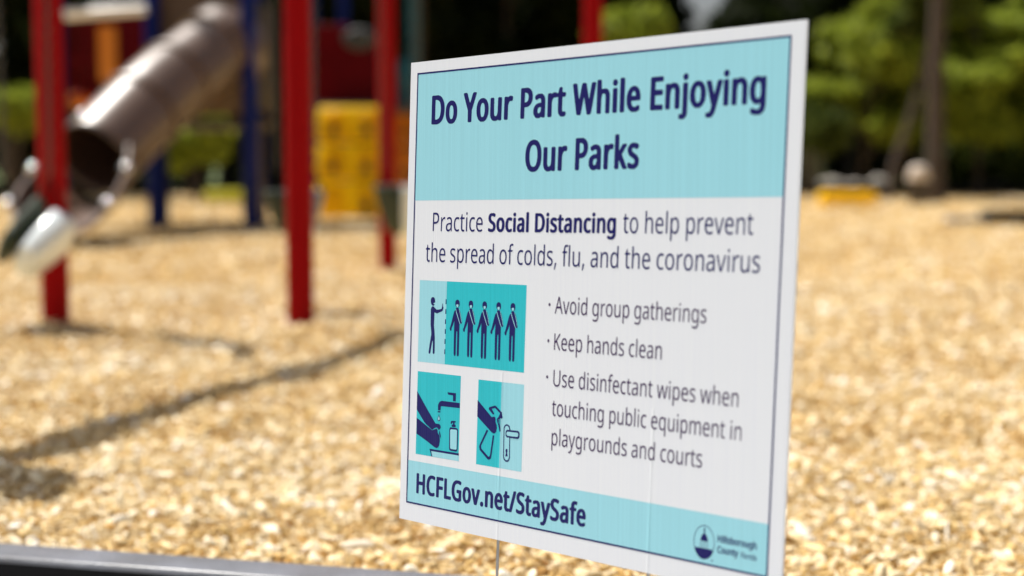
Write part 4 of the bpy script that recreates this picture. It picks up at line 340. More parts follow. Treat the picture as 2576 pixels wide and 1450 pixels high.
'l5': '3362,2841 3345,2845 3338,2849 3337,2854 3338,2869 3341,2870 3353,2864 3365,2861 3383,2861 3396,2868 3402,2876 3405,2885 3407,2898 3407,2921 3405,2923 3397,2914 3388,2908 3379,2905 3367,2905 3358,2908 3351,2912 3342,2923 3333,2942 3328,2967 3328,2998 3333,3024 3338,3037 3348,3051 3361,3060 3373,3062 3385,3060 3396,3053 3406,3042 3408,3042 3411,3057 3423,3058 3425,3053 3425,2902 3422,2877 3416,2862 3403,2847 3385,2840;3796,2840 3793,2845 3794,3055 3797,3058 3807,3057 3810,3051 3810,3042 3812,3041 3823,3053 3834,3060 3846,3062 3863,3058 3873,3049 3878,3042 3884,3030 3889,3013 3891,2996 3891,2971 3889,2954 3886,2942 3879,2926 3872,2916 3864,2910 3852,2905 3840,2905 3831,2908 3821,2914 3812,2924 3811,2923 3811,2843 3808,2840;4001,2841 3984,2845 3977,2849 3975,2854 3975,2869 3978,2870 3992,2864 4004,2861 4022,2861 4031,2866 4037,2871 4043,2883 4046,2898 4046,2921 4044,2923 4033,2912 4027,2908 4018,2905 4006,2905 3996,2908 3984,2918 3975,2933 3970,2946 3967,2965 3967,2998 3970,3019 3976,3036 3982,3047 3989,3053 3999,3060 4012,3062 4024,3060 4034,3053 4045,3041 4047,3042 4050,3057 4062,3058 4064,3053 4064,2906 4061,2877 4055,2862 4042,2847 4024,2840;4819,2841 4798,2847 4795,2849 4794,2854 4795,2869 4798,2870 4806,2866 4822,2861 4841,2861 4853,2868 4859,2877 4864,2891 4864,2923 4862,2923 4850,2910 4836,2905 4824,2905 4816,2908 4809,2912 4801,2920 4796,2927 4790,2942 4785,2971 4785,2994 4790,3024 4796,3038 4803,3049 4810,3055 4818,3060 4832,3062 4842,3060 4853,3053 4864,3042 4865,3042 4867,3046 4869,3057 4880,3058 4883,3053 4883,2898 4879,2875 4871,2857 4860,2847 4842,2840;3014,2906 3003,2910 2992,2918 2986,2927 2981,2935 2974,2963 2972,2984 2974,3005 2979,3026 2981,3032 2988,3044 2995,3051 3011,3060 3024,3062 3035,3060 3046,3055 3053,3049 3062,3038 3066,3030 3070,3017 3074,2998 3074,2969 3067,2940 3060,2925 3055,2919 3047,2912 3040,2908 3029,2905;3186,2906 3175,2910 3167,2916 3160,2926 3155,2937 3150,2961 3148,2982 3152,3017 3156,3032 3162,3042 3169,3051 3183,3060 3195,3062 3207,3060 3215,3055 3225,3044 3228,3043 3228,3118 3231,3121 3243,3121 3246,3116 3245,2910 3242,2907 3233,2908 3231,2912 3230,2922 3228,2925 3227,2925 3218,2914 3208,2908 3201,2905;3578,2906 3572,2908 3560,2916 3552,2925 3546,2937 3541,2950 3538,2971 3538,2994 3539,3007 3541,3017 3547,3034 3556,3047 3563,3053 3577,3060 3589,3062 3601,3060 3610,3056 3621,3047 3632,3028 3638,3005 3640,2986 3638,2963 3635,2946 3632,2937 3627,2928 3618,2916 3609,2910 3596,2905;3695,2906 3689,2908 3680,2914 3672,2924 3669,2933 3666,2963 3666,3056 3669,3058 3680,3058 3684,3055 3684,2965 3686,2948 3689,2937 3694,2931 3701,2927 3717,2926 3724,2929 3729,2932 3735,2941 3738,2950 3742,2977 3742,3055 3745,3058 3757,3057 3758,3053 3758,2909 3755,2907 3746,2908 3741,2924 3729,2912 3721,2908 3712,2905;4117,2906 4111,2908 4101,2914 4094,2927 4090,2944 4090,2952 4092,2965 4095,2973 4103,2984 4115,2992 4132,2997 4152,2997 4159,3000 4161,3003 4161,3015 4158,3030 4150,3039 4142,3041 4133,3041 4109,3031 4106,3035 4103,3047 4111,3053 4127,3060 4152,3060 4162,3055 4167,3052 4173,3043 4178,3026 4178,2910 4174,2907 4167,2908 4163,2925 4161,2927 4150,2914 4144,2909 4132,2905;4238,2906 4226,2912 4220,2920 4217,2929 4215,2940 4214,3036 4211,3039 4200,3040 4198,3045 4199,3051 4214,3062 4221,3091 4225,3094 4231,3093 4233,3091 4233,3063 4234,3059 4260,3058 4262,3057 4263,3053 4263,3042 4261,3040 4237,3039 4233,3036 4233,2940 4237,2932 4243,2927 4263,2927 4265,2923 4265,2912 4263,2908 4254,2905;4450,2906 4438,2910 4428,2916 4416,2933 4410,2950 4408,2958 4406,2975 4406,2988 4410,3015 4419,3039 4427,3049 4435,3056 4442,3060 4456,3062 4468,3060 4476,3056 4483,3050 4491,3039 4499,3015 4501,2998 4501,2984 4500,2980 4497,2978 4427,2977 4426,2965 4430,2950 4438,2936 4444,2931 4454,2926 4470,2926 4480,2929 4494,2935 4496,2933 4496,2919 4494,2914 4491,2912 4473,2905;4930,2906 4923,2908 4911,2914 4910,2919 4911,2934 4914,2935 4926,2929 4944,2924 4958,2927 4964,2930 4969,2937 4971,2942 4971,2952 4969,2956 4962,2965 4929,2985 4921,2992 4915,2999 4912,3007 4910,3019 4910,3028 4913,3038 4918,3047 4924,3053 4938,3060 4953,3062 4975,3058 4982,3054 4985,3049 4981,3036 4979,3033 4956,3041 4944,3041 4937,3039 4931,3034 4928,3028 4928,3019 4930,3013 4935,3006 4962,2991 4981,2975 4987,2963 4989,2952 4986,2931 4977,2916 4968,2910 4953,2905;2729,2908 2728,2912 2783,3108 2787,3111 2799,3110 2803,3103 2842,2963 2856,2912 2856,2908 2842,2907 2839,2908 2820,2969 2766,2970 2762,2967 2746,2910 2743,2907;2901,2907 2896,2916 2859,3053 2859,3057 2874,3058 2877,3055 2909,2934 2910,2935 2941,3054 2942,3057 2945,3058 2959,3057 2960,3053 2958,3045 2921,2912 2919,2908 2916,2907;3105,2907 3103,2912 3103,3053 3105,3058 3117,3058 3120,3057 3121,3053 3121,2912 3119,2907;3462,2907 3460,2912 3461,3056 3464,3058 3473,3056 3475,3049 3476,3036 3478,3035 3491,3053 3501,3060 3513,3062 3522,3059 3522,3047 3520,3039 3517,3038 3508,3039 3499,3037 3489,3028 3482,3015 3479,3005 3477,2990 3477,2910 3473,2907;4289,2907 4286,2912 4286,3116 4289,3121 4301,3121 4303,3120 4304,3116 4305,3042 4308,3044 4319,3055 4328,3060 4349,3060 4363,3054 4370,3047 4374,3038 4379,3015 4379,2912 4378,2909 4375,2907 4365,2907 4361,2910 4360,3017 4358,3026 4352,3034 4346,3039 4336,3041 4325,3039 4317,3034 4309,3021 4306,3011 4304,2994 4304,2910 4301,2907;4530,2907 4528,2912 4529,3056 4532,3058 4542,3057 4544,3042 4546,3036 4547,3036 4555,3047 4565,3058 4579,3062 4591,3059 4592,3055 4589,3038 4576,3039 4568,3037 4557,3028 4551,3017 4548,3009 4546,2996 4546,2910 4543,2907;4614,2907 4612,2912 4612,3053 4614,3058 4626,3058 4629,3057 4630,3053 4630,2912 4628,2907;4667,2907 4665,2912 4666,3056 4669,3058 4679,3057 4682,3042 4684,3040 4690,3049 4698,3056 4717,3062 4731,3060 4740,3055 4745,3051 4753,3038 4758,3015 4757,2909 4754,2907 4743,2907 4740,2910 4740,3011 4737,3024 4733,3032 4728,3037 4713,3041 4696,3034 4688,3021 4683,2996 4683,2910 4679,2907;4126,2925 4138,2926 4144,2929 4154,2937 4158,2946 4161,2963 4161,2975 4160,2979 4139,2981 4129,2978 4120,2974 4113,2967 4110,2961 4108,2950 4110,2940 4117,2929;3013,2927 3030,2926 3040,2931 3050,2946 3055,2973 3056,2990 3054,3005 3047,3026 3040,3036 3024,3041 3012,3039 3002,3030 2995,3015 2992,3000 2992,2969 2995,2950 3002,2935;3188,2927 3205,2926 3215,2931 3222,2942 3227,2961 3227,3000 3224,3019 3218,3032 3211,3037 3201,3041 3192,3041 3179,3032 3172,3018 3168,3000 3168,2967 3172,2948 3178,2935;3366,2927 3385,2926 3394,2931 3402,2942 3407,2963 3407,2998 3402,3021 3398,3030 3391,3036 3377,3041 3367,3039 3361,3034 3356,3029 3351,3017 3346,2994 3346,2971 3351,2946 3358,2933;3579,2927 3595,2926 3602,2929 3612,2939 3618,2956 3620,2969 3620,2998 3618,3011 3612,3027 3605,3034 3599,3039 3587,3041 3570,3034 3564,3026 3558,3007 3556,2990 3556,2977 3558,2961 3561,2948 3564,2942 3570,2932;3833,2927 3849,2926 3855,2929 3861,2935 3869,2952 3872,2973 3872,2994 3870,3007 3866,3024 3858,3034 3852,3039 3843,3041 3831,3039 3821,3030 3815,3017 3812,2996 3812,2971 3815,2950 3823,2933;4005,2927 4024,2926 4033,2931 4041,2942 4046,2965 4046,2998 4041,3021 4034,3032 4025,3039 4016,3041 4001,3036 3994,3028 3989,3015 3985,2996 3985,2969 3989,2950 3994,2937 3999,2931;4823,2927 4842,2926 4851,2931 4859,2942 4864,2961 4864,3003 4859,3021 4851,3034 4835,3041 4824,3039 4818,3034 4813,3028 4807,3013 4804,2988 4804,2977 4807,2952 4813,2937 4818,2931;2771,2994 2810,2993 2813,2994 2814,2996 2793,3077 2792,3077 2790,3072 2772,3003 2770,2996;4428,2998 4477,2997 4481,3000 4481,3011 4476,3028 4470,3036 4459,3041 4451,3041 4441,3037 4431,3024 4426,3005;3110,3084 3104,3089 3102,3092 3101,3105 3107,3114 3114,3115 3120,3108 3122,3097 3120,3091 3118,3087 3114,3084;4619,3084 4612,3091 4612,3108 4617,3114 4626,3114 4631,3108 4631,3093 4626,3085',
'l6': '3091,2398 3089,2403 3089,2612 3093,2616 3103,2615 3106,2600 3108,2599 3114,2607 3128,2617 3142,2620 3158,2615 3164,2611 3174,2600 3182,2581 3185,2568 3187,2549 3187,2533 3185,2514 3180,2495 3173,2480 3167,2473 3160,2467 3148,2463 3135,2462 3126,2465 3120,2469 3108,2481 3107,2481 3107,2400 3103,2397;2895,2463 2887,2465 2876,2471 2869,2479 2859,2495 2856,2503 2853,2520 2853,2558 2855,2570 2859,2585 2864,2596 2870,2604 2879,2613 2889,2617 2901,2619 2913,2617 2924,2611 2928,2607 2937,2594 2944,2575 2946,2560 2946,2541 2945,2538 2942,2536 2875,2536 2872,2534 2871,2524 2876,2505 2880,2497 2889,2488 2899,2484 2914,2483 2937,2492 2940,2491 2941,2476 2939,2471 2918,2463;3010,2463 2998,2467 2989,2473 2977,2491 2969,2516 2967,2545 2969,2564 2973,2581 2980,2597 2987,2606 2995,2613 3003,2617 3017,2620 3029,2617 3036,2613 3044,2607 3052,2596 3056,2586 3060,2573 3062,2556 3062,2541 3061,2538 3058,2536 2991,2536 2988,2534 2987,2522 2990,2508 2998,2494 3004,2488 3015,2484 3030,2483 3041,2486 3055,2493 3057,2491 3057,2476 3055,2472 3052,2469 3033,2463;3413,2463 3401,2469 3395,2475 3391,2482 3388,2491 3386,2505 3390,2526 3398,2540 3408,2548 3428,2555 3448,2555 3457,2558 3458,2562 3458,2575 3454,2587 3446,2596 3440,2599 3430,2599 3405,2589 3403,2591 3400,2604 3407,2611 3424,2618 3446,2618 3456,2615 3462,2610 3470,2600 3474,2585 3476,2568 3476,2468 3472,2464 3464,2466 3460,2480 3457,2483 3445,2469 3433,2463;3666,2463 3660,2465 3649,2473 3640,2486 3635,2499 3630,2524 3630,2554 3635,2583 3645,2603 3652,2611 3664,2618 3677,2620 3687,2617 3698,2611 3709,2600 3710,2675 3713,2679 3725,2678 3728,2673 3727,2468 3724,2464 3714,2466 3711,2480 3709,2482 3701,2473 3690,2465 3681,2462;3776,2463 3768,2465 3756,2472 3755,2476 3756,2492 3759,2492 3777,2484 3789,2481 3802,2484 3808,2486 3813,2493 3816,2499 3816,2508 3812,2517 3805,2525 3771,2545 3760,2557 3757,2564 3755,2573 3755,2585 3757,2594 3760,2600 3766,2609 3776,2615 3783,2618 3797,2620 3811,2618 3824,2613 3829,2609 3830,2606 3828,2598 3824,2591 3821,2591 3802,2599 3789,2599 3782,2596 3777,2592 3774,2587 3772,2579 3774,2572 3780,2564 3820,2539 3830,2526 3833,2514 3833,2497 3831,2489 3823,2475 3812,2467 3798,2462;3948,2463 3933,2469 3923,2478 3916,2491 3911,2503 3907,2524 3907,2556 3911,2577 3916,2589 3922,2601 3936,2613 3945,2617 3959,2620 3980,2615 3985,2612 3986,2608 3985,2600 3981,2592 3965,2597 3951,2597 3945,2594 3934,2583 3928,2564 3926,2549 3926,2531 3927,2518 3932,2501 3939,2492 3942,2488 3954,2483 3965,2484 3983,2491 3985,2489 3985,2474 3983,2469 3968,2463;4100,2463 4090,2467 4080,2473 4073,2481 4066,2493 4060,2514 4059,2526 4058,2552 4063,2579 4068,2592 4077,2605 4090,2615 4108,2620 4120,2617 4128,2613 4136,2606 4141,2598 4148,2583 4151,2568 4151,2541 4151,2538 4148,2536 4080,2536 4077,2534 4077,2531 4078,2518 4082,2505 4087,2495 4096,2488 4106,2484 4120,2483 4143,2491 4146,2491 4147,2474 4143,2469 4123,2463;4198,2463 4189,2467 4181,2474 4175,2484 4172,2505 4175,2526 4183,2540 4193,2548 4213,2555 4234,2555 4241,2557 4243,2562 4243,2575 4239,2587 4231,2596 4225,2599 4215,2599 4191,2589 4189,2591 4187,2596 4186,2606 4192,2611 4208,2618 4231,2618 4241,2615 4251,2606 4256,2598 4261,2575 4261,2468 4257,2464 4249,2466 4246,2472 4245,2480 4244,2483 4224,2465 4215,2462;2736,2465 2734,2470 2735,2664 2738,2666 2748,2666 2752,2663 2752,2577 2753,2571 2754,2571 2815,2664 2820,2666 2835,2665 2834,2661 2830,2652 2786,2587 2782,2577 2834,2478 2838,2470 2838,2466 2823,2464 2818,2468 2771,2554 2767,2559 2754,2546 2752,2541 2752,2468 2748,2464;3271,2465 3269,2470 3269,2673 3271,2678 3282,2679 3284,2678 3286,2673 3286,2600 3289,2601 3296,2609 3309,2617 3331,2618 3346,2611 3355,2598 3360,2577 3360,2470 3360,2466 3356,2464 3347,2464 3344,2468 3344,2558 3340,2581 3337,2587 3332,2594 3317,2599 3301,2594 3295,2587 3291,2577 3287,2564 3286,2545 3285,2468 3282,2464;3512,2465 3510,2470 3510,2614 3513,2616 3524,2615 3527,2598 3529,2598 3534,2606 3542,2613 3550,2617 3561,2620 3576,2617 3590,2608 3597,2596 3602,2568 3602,2466 3599,2464 3588,2464 3585,2468 3584,2568 3582,2580 3577,2589 3573,2594 3558,2599 3547,2596 3541,2592 3532,2578 3528,2558 3528,2468 3524,2464;4013,2465 4011,2470 4011,2673 4013,2678 4026,2679 4028,2678 4029,2673 4029,2470 4027,2465;4297,2465 4295,2470 4295,2614 4298,2616 4309,2615 4312,2599 4314,2599 4319,2606 4327,2613 4335,2617 4346,2620 4361,2617 4370,2613 4375,2608 4381,2600 4384,2591 4387,2570 4387,2466 4384,2464 4373,2464 4370,2468 4369,2568 4366,2583 4363,2589 4356,2595 4343,2599 4326,2592 4318,2579 4313,2556 4313,2468 4309,2464;3423,2482 3434,2484 3440,2486 3446,2490 3452,2497 3456,2508 3458,2518 3458,2533 3457,2537 3434,2538 3419,2533 3411,2526 3406,2514 3406,2497 3413,2486;4208,2482 4219,2484 4225,2486 4231,2490 4237,2497 4243,2516 4243,2533 4241,2537 4221,2538 4210,2536 4202,2532 4196,2526 4191,2516 4191,2497 4198,2487;3127,2484 3145,2484 3154,2491 3160,2499 3165,2512 3168,2537 3166,2562 3165,2570 3160,2583 3151,2594 3139,2599 3126,2596 3117,2588 3111,2577 3107,2558 3107,2526 3111,2505 3117,2492;3668,2484 3686,2483 3695,2487 3703,2497 3707,2512 3709,2524 3709,2552 3706,2575 3700,2587 3690,2596 3677,2599 3664,2594 3654,2579 3650,2564 3648,2547 3648,2531 3650,2516 3654,2503 3657,2496 3662,2489;2872,2556 2924,2555 2927,2557 2927,2560 2924,2579 2918,2590 2911,2596 2898,2599 2887,2594 2879,2585 2873,2570 2871,2560;2988,2556 3038,2555 3041,2558 3042,2568 3037,2585 3031,2594 3020,2599 3012,2599 3001,2594 2992,2582 2987,2562;4079,2556 4129,2555 4132,2557 4133,2564 4130,2579 4124,2591 4112,2598 4102,2599 4093,2594 4085,2586 4082,2579 4079,2566',
'l7': '4569,1957 4566,1962 4567,2172 4570,2175 4580,2174 4582,2161 4584,2158 4598,2172 4605,2177 4618,2179 4635,2174 4644,2168 4652,2157 4656,2149 4661,2134 4663,2122 4663,2101 4663,2080 4659,2061 4655,2048 4647,2035 4633,2025 4625,2022 4612,2022 4602,2025 4592,2033 4587,2039 4584,2039 4584,1960 4581,1957;2787,2022 2774,2027 2763,2035 2757,2042 2749,2056 2744,2073 2742,2088 2742,2222 2746,2225 2757,2225 2760,2222 2760,2090 2762,2075 2767,2062 2775,2052 2786,2046 2800,2043 2812,2046 2823,2052 2830,2062 2835,2075 2837,2090 2837,2220 2839,2225 2853,2225 2856,2220 2856,2088 2852,2067 2845,2048 2836,2037 2830,2031 2818,2025 2809,2022;2905,2022 2898,2025 2886,2031 2885,2035 2886,2051 2889,2052 2907,2043 2919,2041 2932,2043 2938,2046 2943,2052 2946,2059 2946,2067 2942,2076 2935,2084 2901,2104 2890,2116 2887,2124 2885,2132 2885,2145 2887,2153 2889,2159 2896,2168 2905,2174 2913,2177 2927,2179 2941,2177 2955,2172 2959,2169 2960,2166 2958,2157 2955,2150 2932,2158 2919,2158 2912,2156 2907,2152 2904,2147 2902,2138 2904,2131 2910,2123 2950,2099 2960,2086 2963,2073 2963,2056 2961,2048 2953,2035 2942,2027 2928,2022;3027,2022 3016,2027 3007,2033 2999,2041 2993,2052 2988,2065 2985,2084 2984,2113 2989,2138 2994,2151 3001,2161 3007,2168 3016,2174 3034,2179 3051,2174 3057,2170 3067,2160 3071,2151 3076,2136 3078,2124 3078,2101 3077,2097 3074,2095 3007,2095 3004,2093 3003,2088 3007,2067 3013,2055 3021,2048 3031,2043 3047,2043 3070,2051 3073,2050 3073,2033 3065,2027 3048,2022;3191,2022 3180,2027 3169,2037 3163,2048 3158,2061 3155,2080 3155,2119 3159,2143 3165,2156 3172,2167 3189,2177 3202,2179 3212,2177 3220,2172 3231,2160 3234,2160 3235,2172 3233,2182 3233,2235 3237,2238 3249,2238 3251,2233 3251,2027 3248,2024 3239,2025 3237,2029 3236,2038 3234,2042 3219,2027 3209,2022;3353,2022 3346,2025 3334,2031 3333,2035 3334,2051 3337,2052 3349,2046 3367,2041 3381,2043 3387,2047 3393,2054 3394,2059 3394,2069 3392,2073 3386,2082 3352,2102 3344,2109 3338,2116 3335,2124 3333,2136 3333,2145 3336,2155 3340,2164 3347,2170 3361,2177 3376,2179 3392,2177 3406,2170 3409,2166 3404,2151 3401,2150 3380,2158 3367,2158 3360,2156 3354,2151 3351,2145 3351,2136 3353,2129 3361,2121 3386,2107 3405,2092 3411,2080 3412,2069 3412,2063 3409,2048 3404,2038 3392,2027 3376,2022;3726,2022 3716,2027 3702,2037 3697,2043 3691,2056 3686,2073 3684,2086 3684,2111 3686,2126 3691,2143 3694,2152 3703,2165 3716,2174 3734,2179 3746,2177 3754,2173 3762,2166 3768,2158 3773,2147 3777,2130 3778,2101 3777,2097 3774,2095 3706,2095 3703,2093 3703,2090 3705,2077 3709,2063 3714,2054 3722,2047 3732,2043 3746,2043 3769,2051 3772,2050 3773,2033 3769,2029 3749,2022;3841,2022 3829,2027 3823,2031 3813,2042 3806,2059 3801,2084 3801,2115 3803,2130 3807,2145 3812,2156 3818,2164 3826,2170 3838,2177 3852,2179 3874,2174 3878,2172 3880,2168 3875,2152 3858,2156 3844,2156 3838,2153 3827,2143 3821,2124 3819,2111 3819,2086 3823,2069 3830,2052 3838,2046 3847,2043 3858,2043 3877,2050 3879,2048 3879,2033 3877,2028 3861,2022;3930,2022 3920,2028 3912,2039 3909,2048 3907,2063 3906,2153 3904,2156 3894,2157 3891,2161 3892,2168 3907,2180 3913,2206 3915,2209 3918,2211 3923,2210 3925,2208 3925,2180 3926,2176 3953,2175 3956,2174 3957,2170 3957,2159 3955,2157 3929,2156 3925,2153 3925,2065 3927,2054 3930,2048 3935,2044 3955,2044 3957,2040 3957,2029 3955,2025 3946,2022;3998,2022 3989,2026 3981,2033 3975,2044 3973,2054 3972,2067 3975,2086 3981,2097 3993,2107 4013,2114 4035,2114 4041,2116 4043,2122 4043,2134 4040,2147 4032,2156 4025,2158 4015,2158 3991,2149 3989,2151 3987,2155 3986,2165 3992,2170 4009,2177 4032,2177 4041,2174 4053,2164 4058,2153 4061,2134 4061,2027 4058,2024 4049,2025 4047,2031 4046,2040 4044,2042 4024,2025 4015,2022;4248,2022 4239,2027 4233,2033 4226,2048 4224,2061 4224,2153 4222,2156 4211,2157 4209,2161 4209,2168 4211,2170 4223,2178 4231,2208 4236,2211 4240,2210 4242,2208 4243,2180 4244,2176 4271,2175 4273,2174 4275,2170 4274,2159 4272,2157 4246,2156 4243,2153 4243,2059 4247,2048 4253,2043 4272,2044 4275,2040 4275,2029 4272,2025 4263,2022;4730,2022 4717,2027 4708,2033 4696,2050 4688,2075 4686,2105 4688,2124 4691,2136 4699,2156 4706,2166 4714,2173 4722,2177 4736,2179 4748,2177 4756,2173 4763,2167 4771,2156 4776,2146 4779,2132 4781,2115 4781,2101 4780,2097 4777,2095 4710,2095 4707,2093 4706,2082 4709,2067 4717,2053 4724,2047 4734,2043 4750,2043 4773,2051 4776,2050 4776,2035 4774,2031 4771,2029 4753,2022;4823,2022 4809,2027 4804,2031 4803,2035 4803,2050 4806,2051 4823,2043 4836,2041 4849,2043 4859,2050 4862,2056 4863,2065 4860,2075 4854,2082 4819,2104 4808,2114 4803,2128 4803,2147 4804,2153 4809,2164 4819,2172 4829,2177 4843,2179 4859,2177 4875,2170 4877,2168 4877,2164 4873,2151 4871,2150 4848,2158 4837,2158 4826,2154 4821,2147 4820,2136 4823,2127 4869,2097 4878,2082 4881,2071 4881,2061 4877,2046 4873,2038 4866,2031 4855,2025 4846,2022;5287,2022 5276,2027 5267,2033 5259,2041 5253,2052 5249,2061 5245,2084 5244,2111 5249,2138 5254,2152 5264,2165 5276,2174 5294,2179 5311,2174 5322,2166 5326,2160 5331,2151 5336,2136 5338,2124 5338,2101 5337,2097 5334,2095 5267,2095 5264,2093 5263,2090 5265,2077 5268,2065 5274,2054 5282,2047 5293,2043 5307,2043 5330,2051 5333,2050 5333,2033 5330,2029 5310,2022;3289,2024 3287,2029 3287,2170 3289,2175 3301,2175 3304,2174 3305,2170 3305,2029 3303,2024;3441,2024 3439,2029 3439,2170 3441,2175 3453,2175 3456,2174 3457,2170 3457,2029 3455,2024;3495,2024 3492,2029 3493,2173 3496,2175 3505,2174 3507,2172 3510,2159 3513,2160 3519,2168 3528,2174 3544,2179 3559,2177 3567,2173 3575,2166 3581,2153 3584,2138 3584,2026 3581,2024 3571,2024 3568,2027 3567,2124 3564,2143 3561,2149 3556,2153 3541,2158 3530,2156 3524,2151 3515,2137 3511,2117 3510,2027 3507,2024;3627,2024 3624,2029 3624,2153 3620,2156 3607,2157 3605,2159 3605,2166 3607,2169 3623,2177 3626,2210 3631,2222 3637,2231 3643,2236 3654,2240 3666,2240 3676,2237 3681,2233 3677,2219 3674,2217 3666,2219 3654,2219 3646,2210 3643,2199 3643,2177 3646,2175 3668,2175 3670,2172 3670,2161 3668,2157 3646,2156 3643,2153 3643,2029 3640,2024;4098,2024 4095,2029 4096,2173 4099,2175 4109,2174 4113,2158 4114,2158 4121,2166 4131,2174 4148,2179 4162,2177 4171,2172 4176,2168 4182,2160 4185,2151 4189,2130 4188,2026 4185,2024 4174,2024 4171,2027 4170,2128 4167,2143 4164,2149 4159,2154 4144,2158 4127,2151 4119,2138 4114,2115 4113,2027 4110,2024;4368,2024 4364,2031 4357,2069 4337,2170 4337,2174 4352,2175 4356,2170 4377,2057 4378,2058 4380,2065 4390,2115 4405,2174 4421,2175 4425,2172 4450,2057 4452,2059 4473,2170 4477,2175 4491,2174 4491,2164 4465,2035 4461,2025 4444,2024 4441,2027 4421,2113 4417,2136 4415,2143 4414,2144 4387,2027 4383,2024;4515,2024 4513,2029 4513,2170 4515,2175 4527,2175 4530,2174 4531,2170 4531,2029 4529,2024;4978,2024 4976,2027 4973,2038 4947,2168 4948,2174 4961,2175 4965,2172 4986,2061 4987,2058 4989,2061 4996,2096 5015,2174 5032,2175 5035,2173 5061,2058 5063,2059 5064,2067 5084,2172 5089,2175 5102,2174 5102,2170 5100,2157 5074,2029 5072,2025 5055,2024 5051,2027 5026,2140 5024,2143 5022,2140 5018,2117 4997,2027 4994,2024;5126,2024 5123,2029 5123,2233 5126,2238 5138,2238 5140,2237 5142,2233 5141,2158 5142,2158 5149,2166 5159,2174 5168,2177 5185,2177 5195,2174 5201,2170 5207,2164 5212,2155 5215,2143 5217,2124 5217,2029 5216,2026 5213,2024 5202,2024 5199,2027 5198,2132 5195,2143 5188,2152 5184,2156 5172,2158 5161,2156 5155,2151 5145,2137 5142,2117 5141,2027 5138,2024;5369,2024 5367,2029 5368,2173 5371,2175 5380,2174 5382,2172 5383,2161 5385,2158 5394,2168 5403,2174 5419,2179 5434,2177 5449,2166 5456,2153 5459,2136 5458,2026 5455,2024 5446,2024 5443,2027 5442,2122 5439,2143 5431,2153 5415,2158 5405,2156 5396,2149 5389,2136 5386,2122 5384,2098 5384,2027 5380,2024;4008,2042 4022,2043 4032,2050 4037,2056 4043,2075 4043,2092 4042,2096 4021,2097 4010,2095 4002,2092 3996,2086 3991,2075 3991,2056 3996,2048;3193,2044 3211,2043 3223,2050 3229,2061 3233,2075 3235,2103 3233,2122 3229,2136 3223,2149 3217,2154 3206,2158 3197,2158 3184,2149 3177,2132 3173,2115 3173,2086 3175,2071 3183,2052 3189,2046;4605,2044 4622,2043 4630,2048 4640,2063 4644,2084 4644,2117 4639,2138 4631,2151 4625,2156 4616,2158 4604,2156 4593,2148 4587,2132 4585,2122 4585,2082 4587,2069 4594,2052 4598,2048;3005,2115 3056,2114 3059,2116 3059,2124 3056,2138 3050,2151 3039,2158 3028,2158 3016,2151 3011,2145 3005,2128;3705,2115 3755,2114 3759,2117 3759,2126 3756,2140 3750,2151 3739,2158 3729,2158 3720,2155 3712,2147 3705,2126;4707,2115 4757,2114 4761,2117 4761,2128 4756,2145 4750,2153 4739,2158 4731,2158 4720,2153 4711,2141 4706,2122;5265,2115 5316,2114 5319,2116 5319,2124 5316,2138 5310,2151 5299,2158 5288,2158 5276,2151 5271,2145 5268,2138 5265,2126;3294,2201 3287,2208 3285,2214 3286,2220 3289,2229 3294,2232 3300,2231 3305,2224 3307,2212 3301,2203 3297,2200;3446,2201 3439,2208 3437,2214 3438,2220 3441,2229 3446,2232 3452,2231 3457,2224 3458,2212 3453,2203 3449,2200;4519,2201 4515,2205 4512,2210 4512,2222 4515,2229 4518,2231 4526,2231 4529,2229 4532,2222 4532,2212 4527,2203 4523,2200',
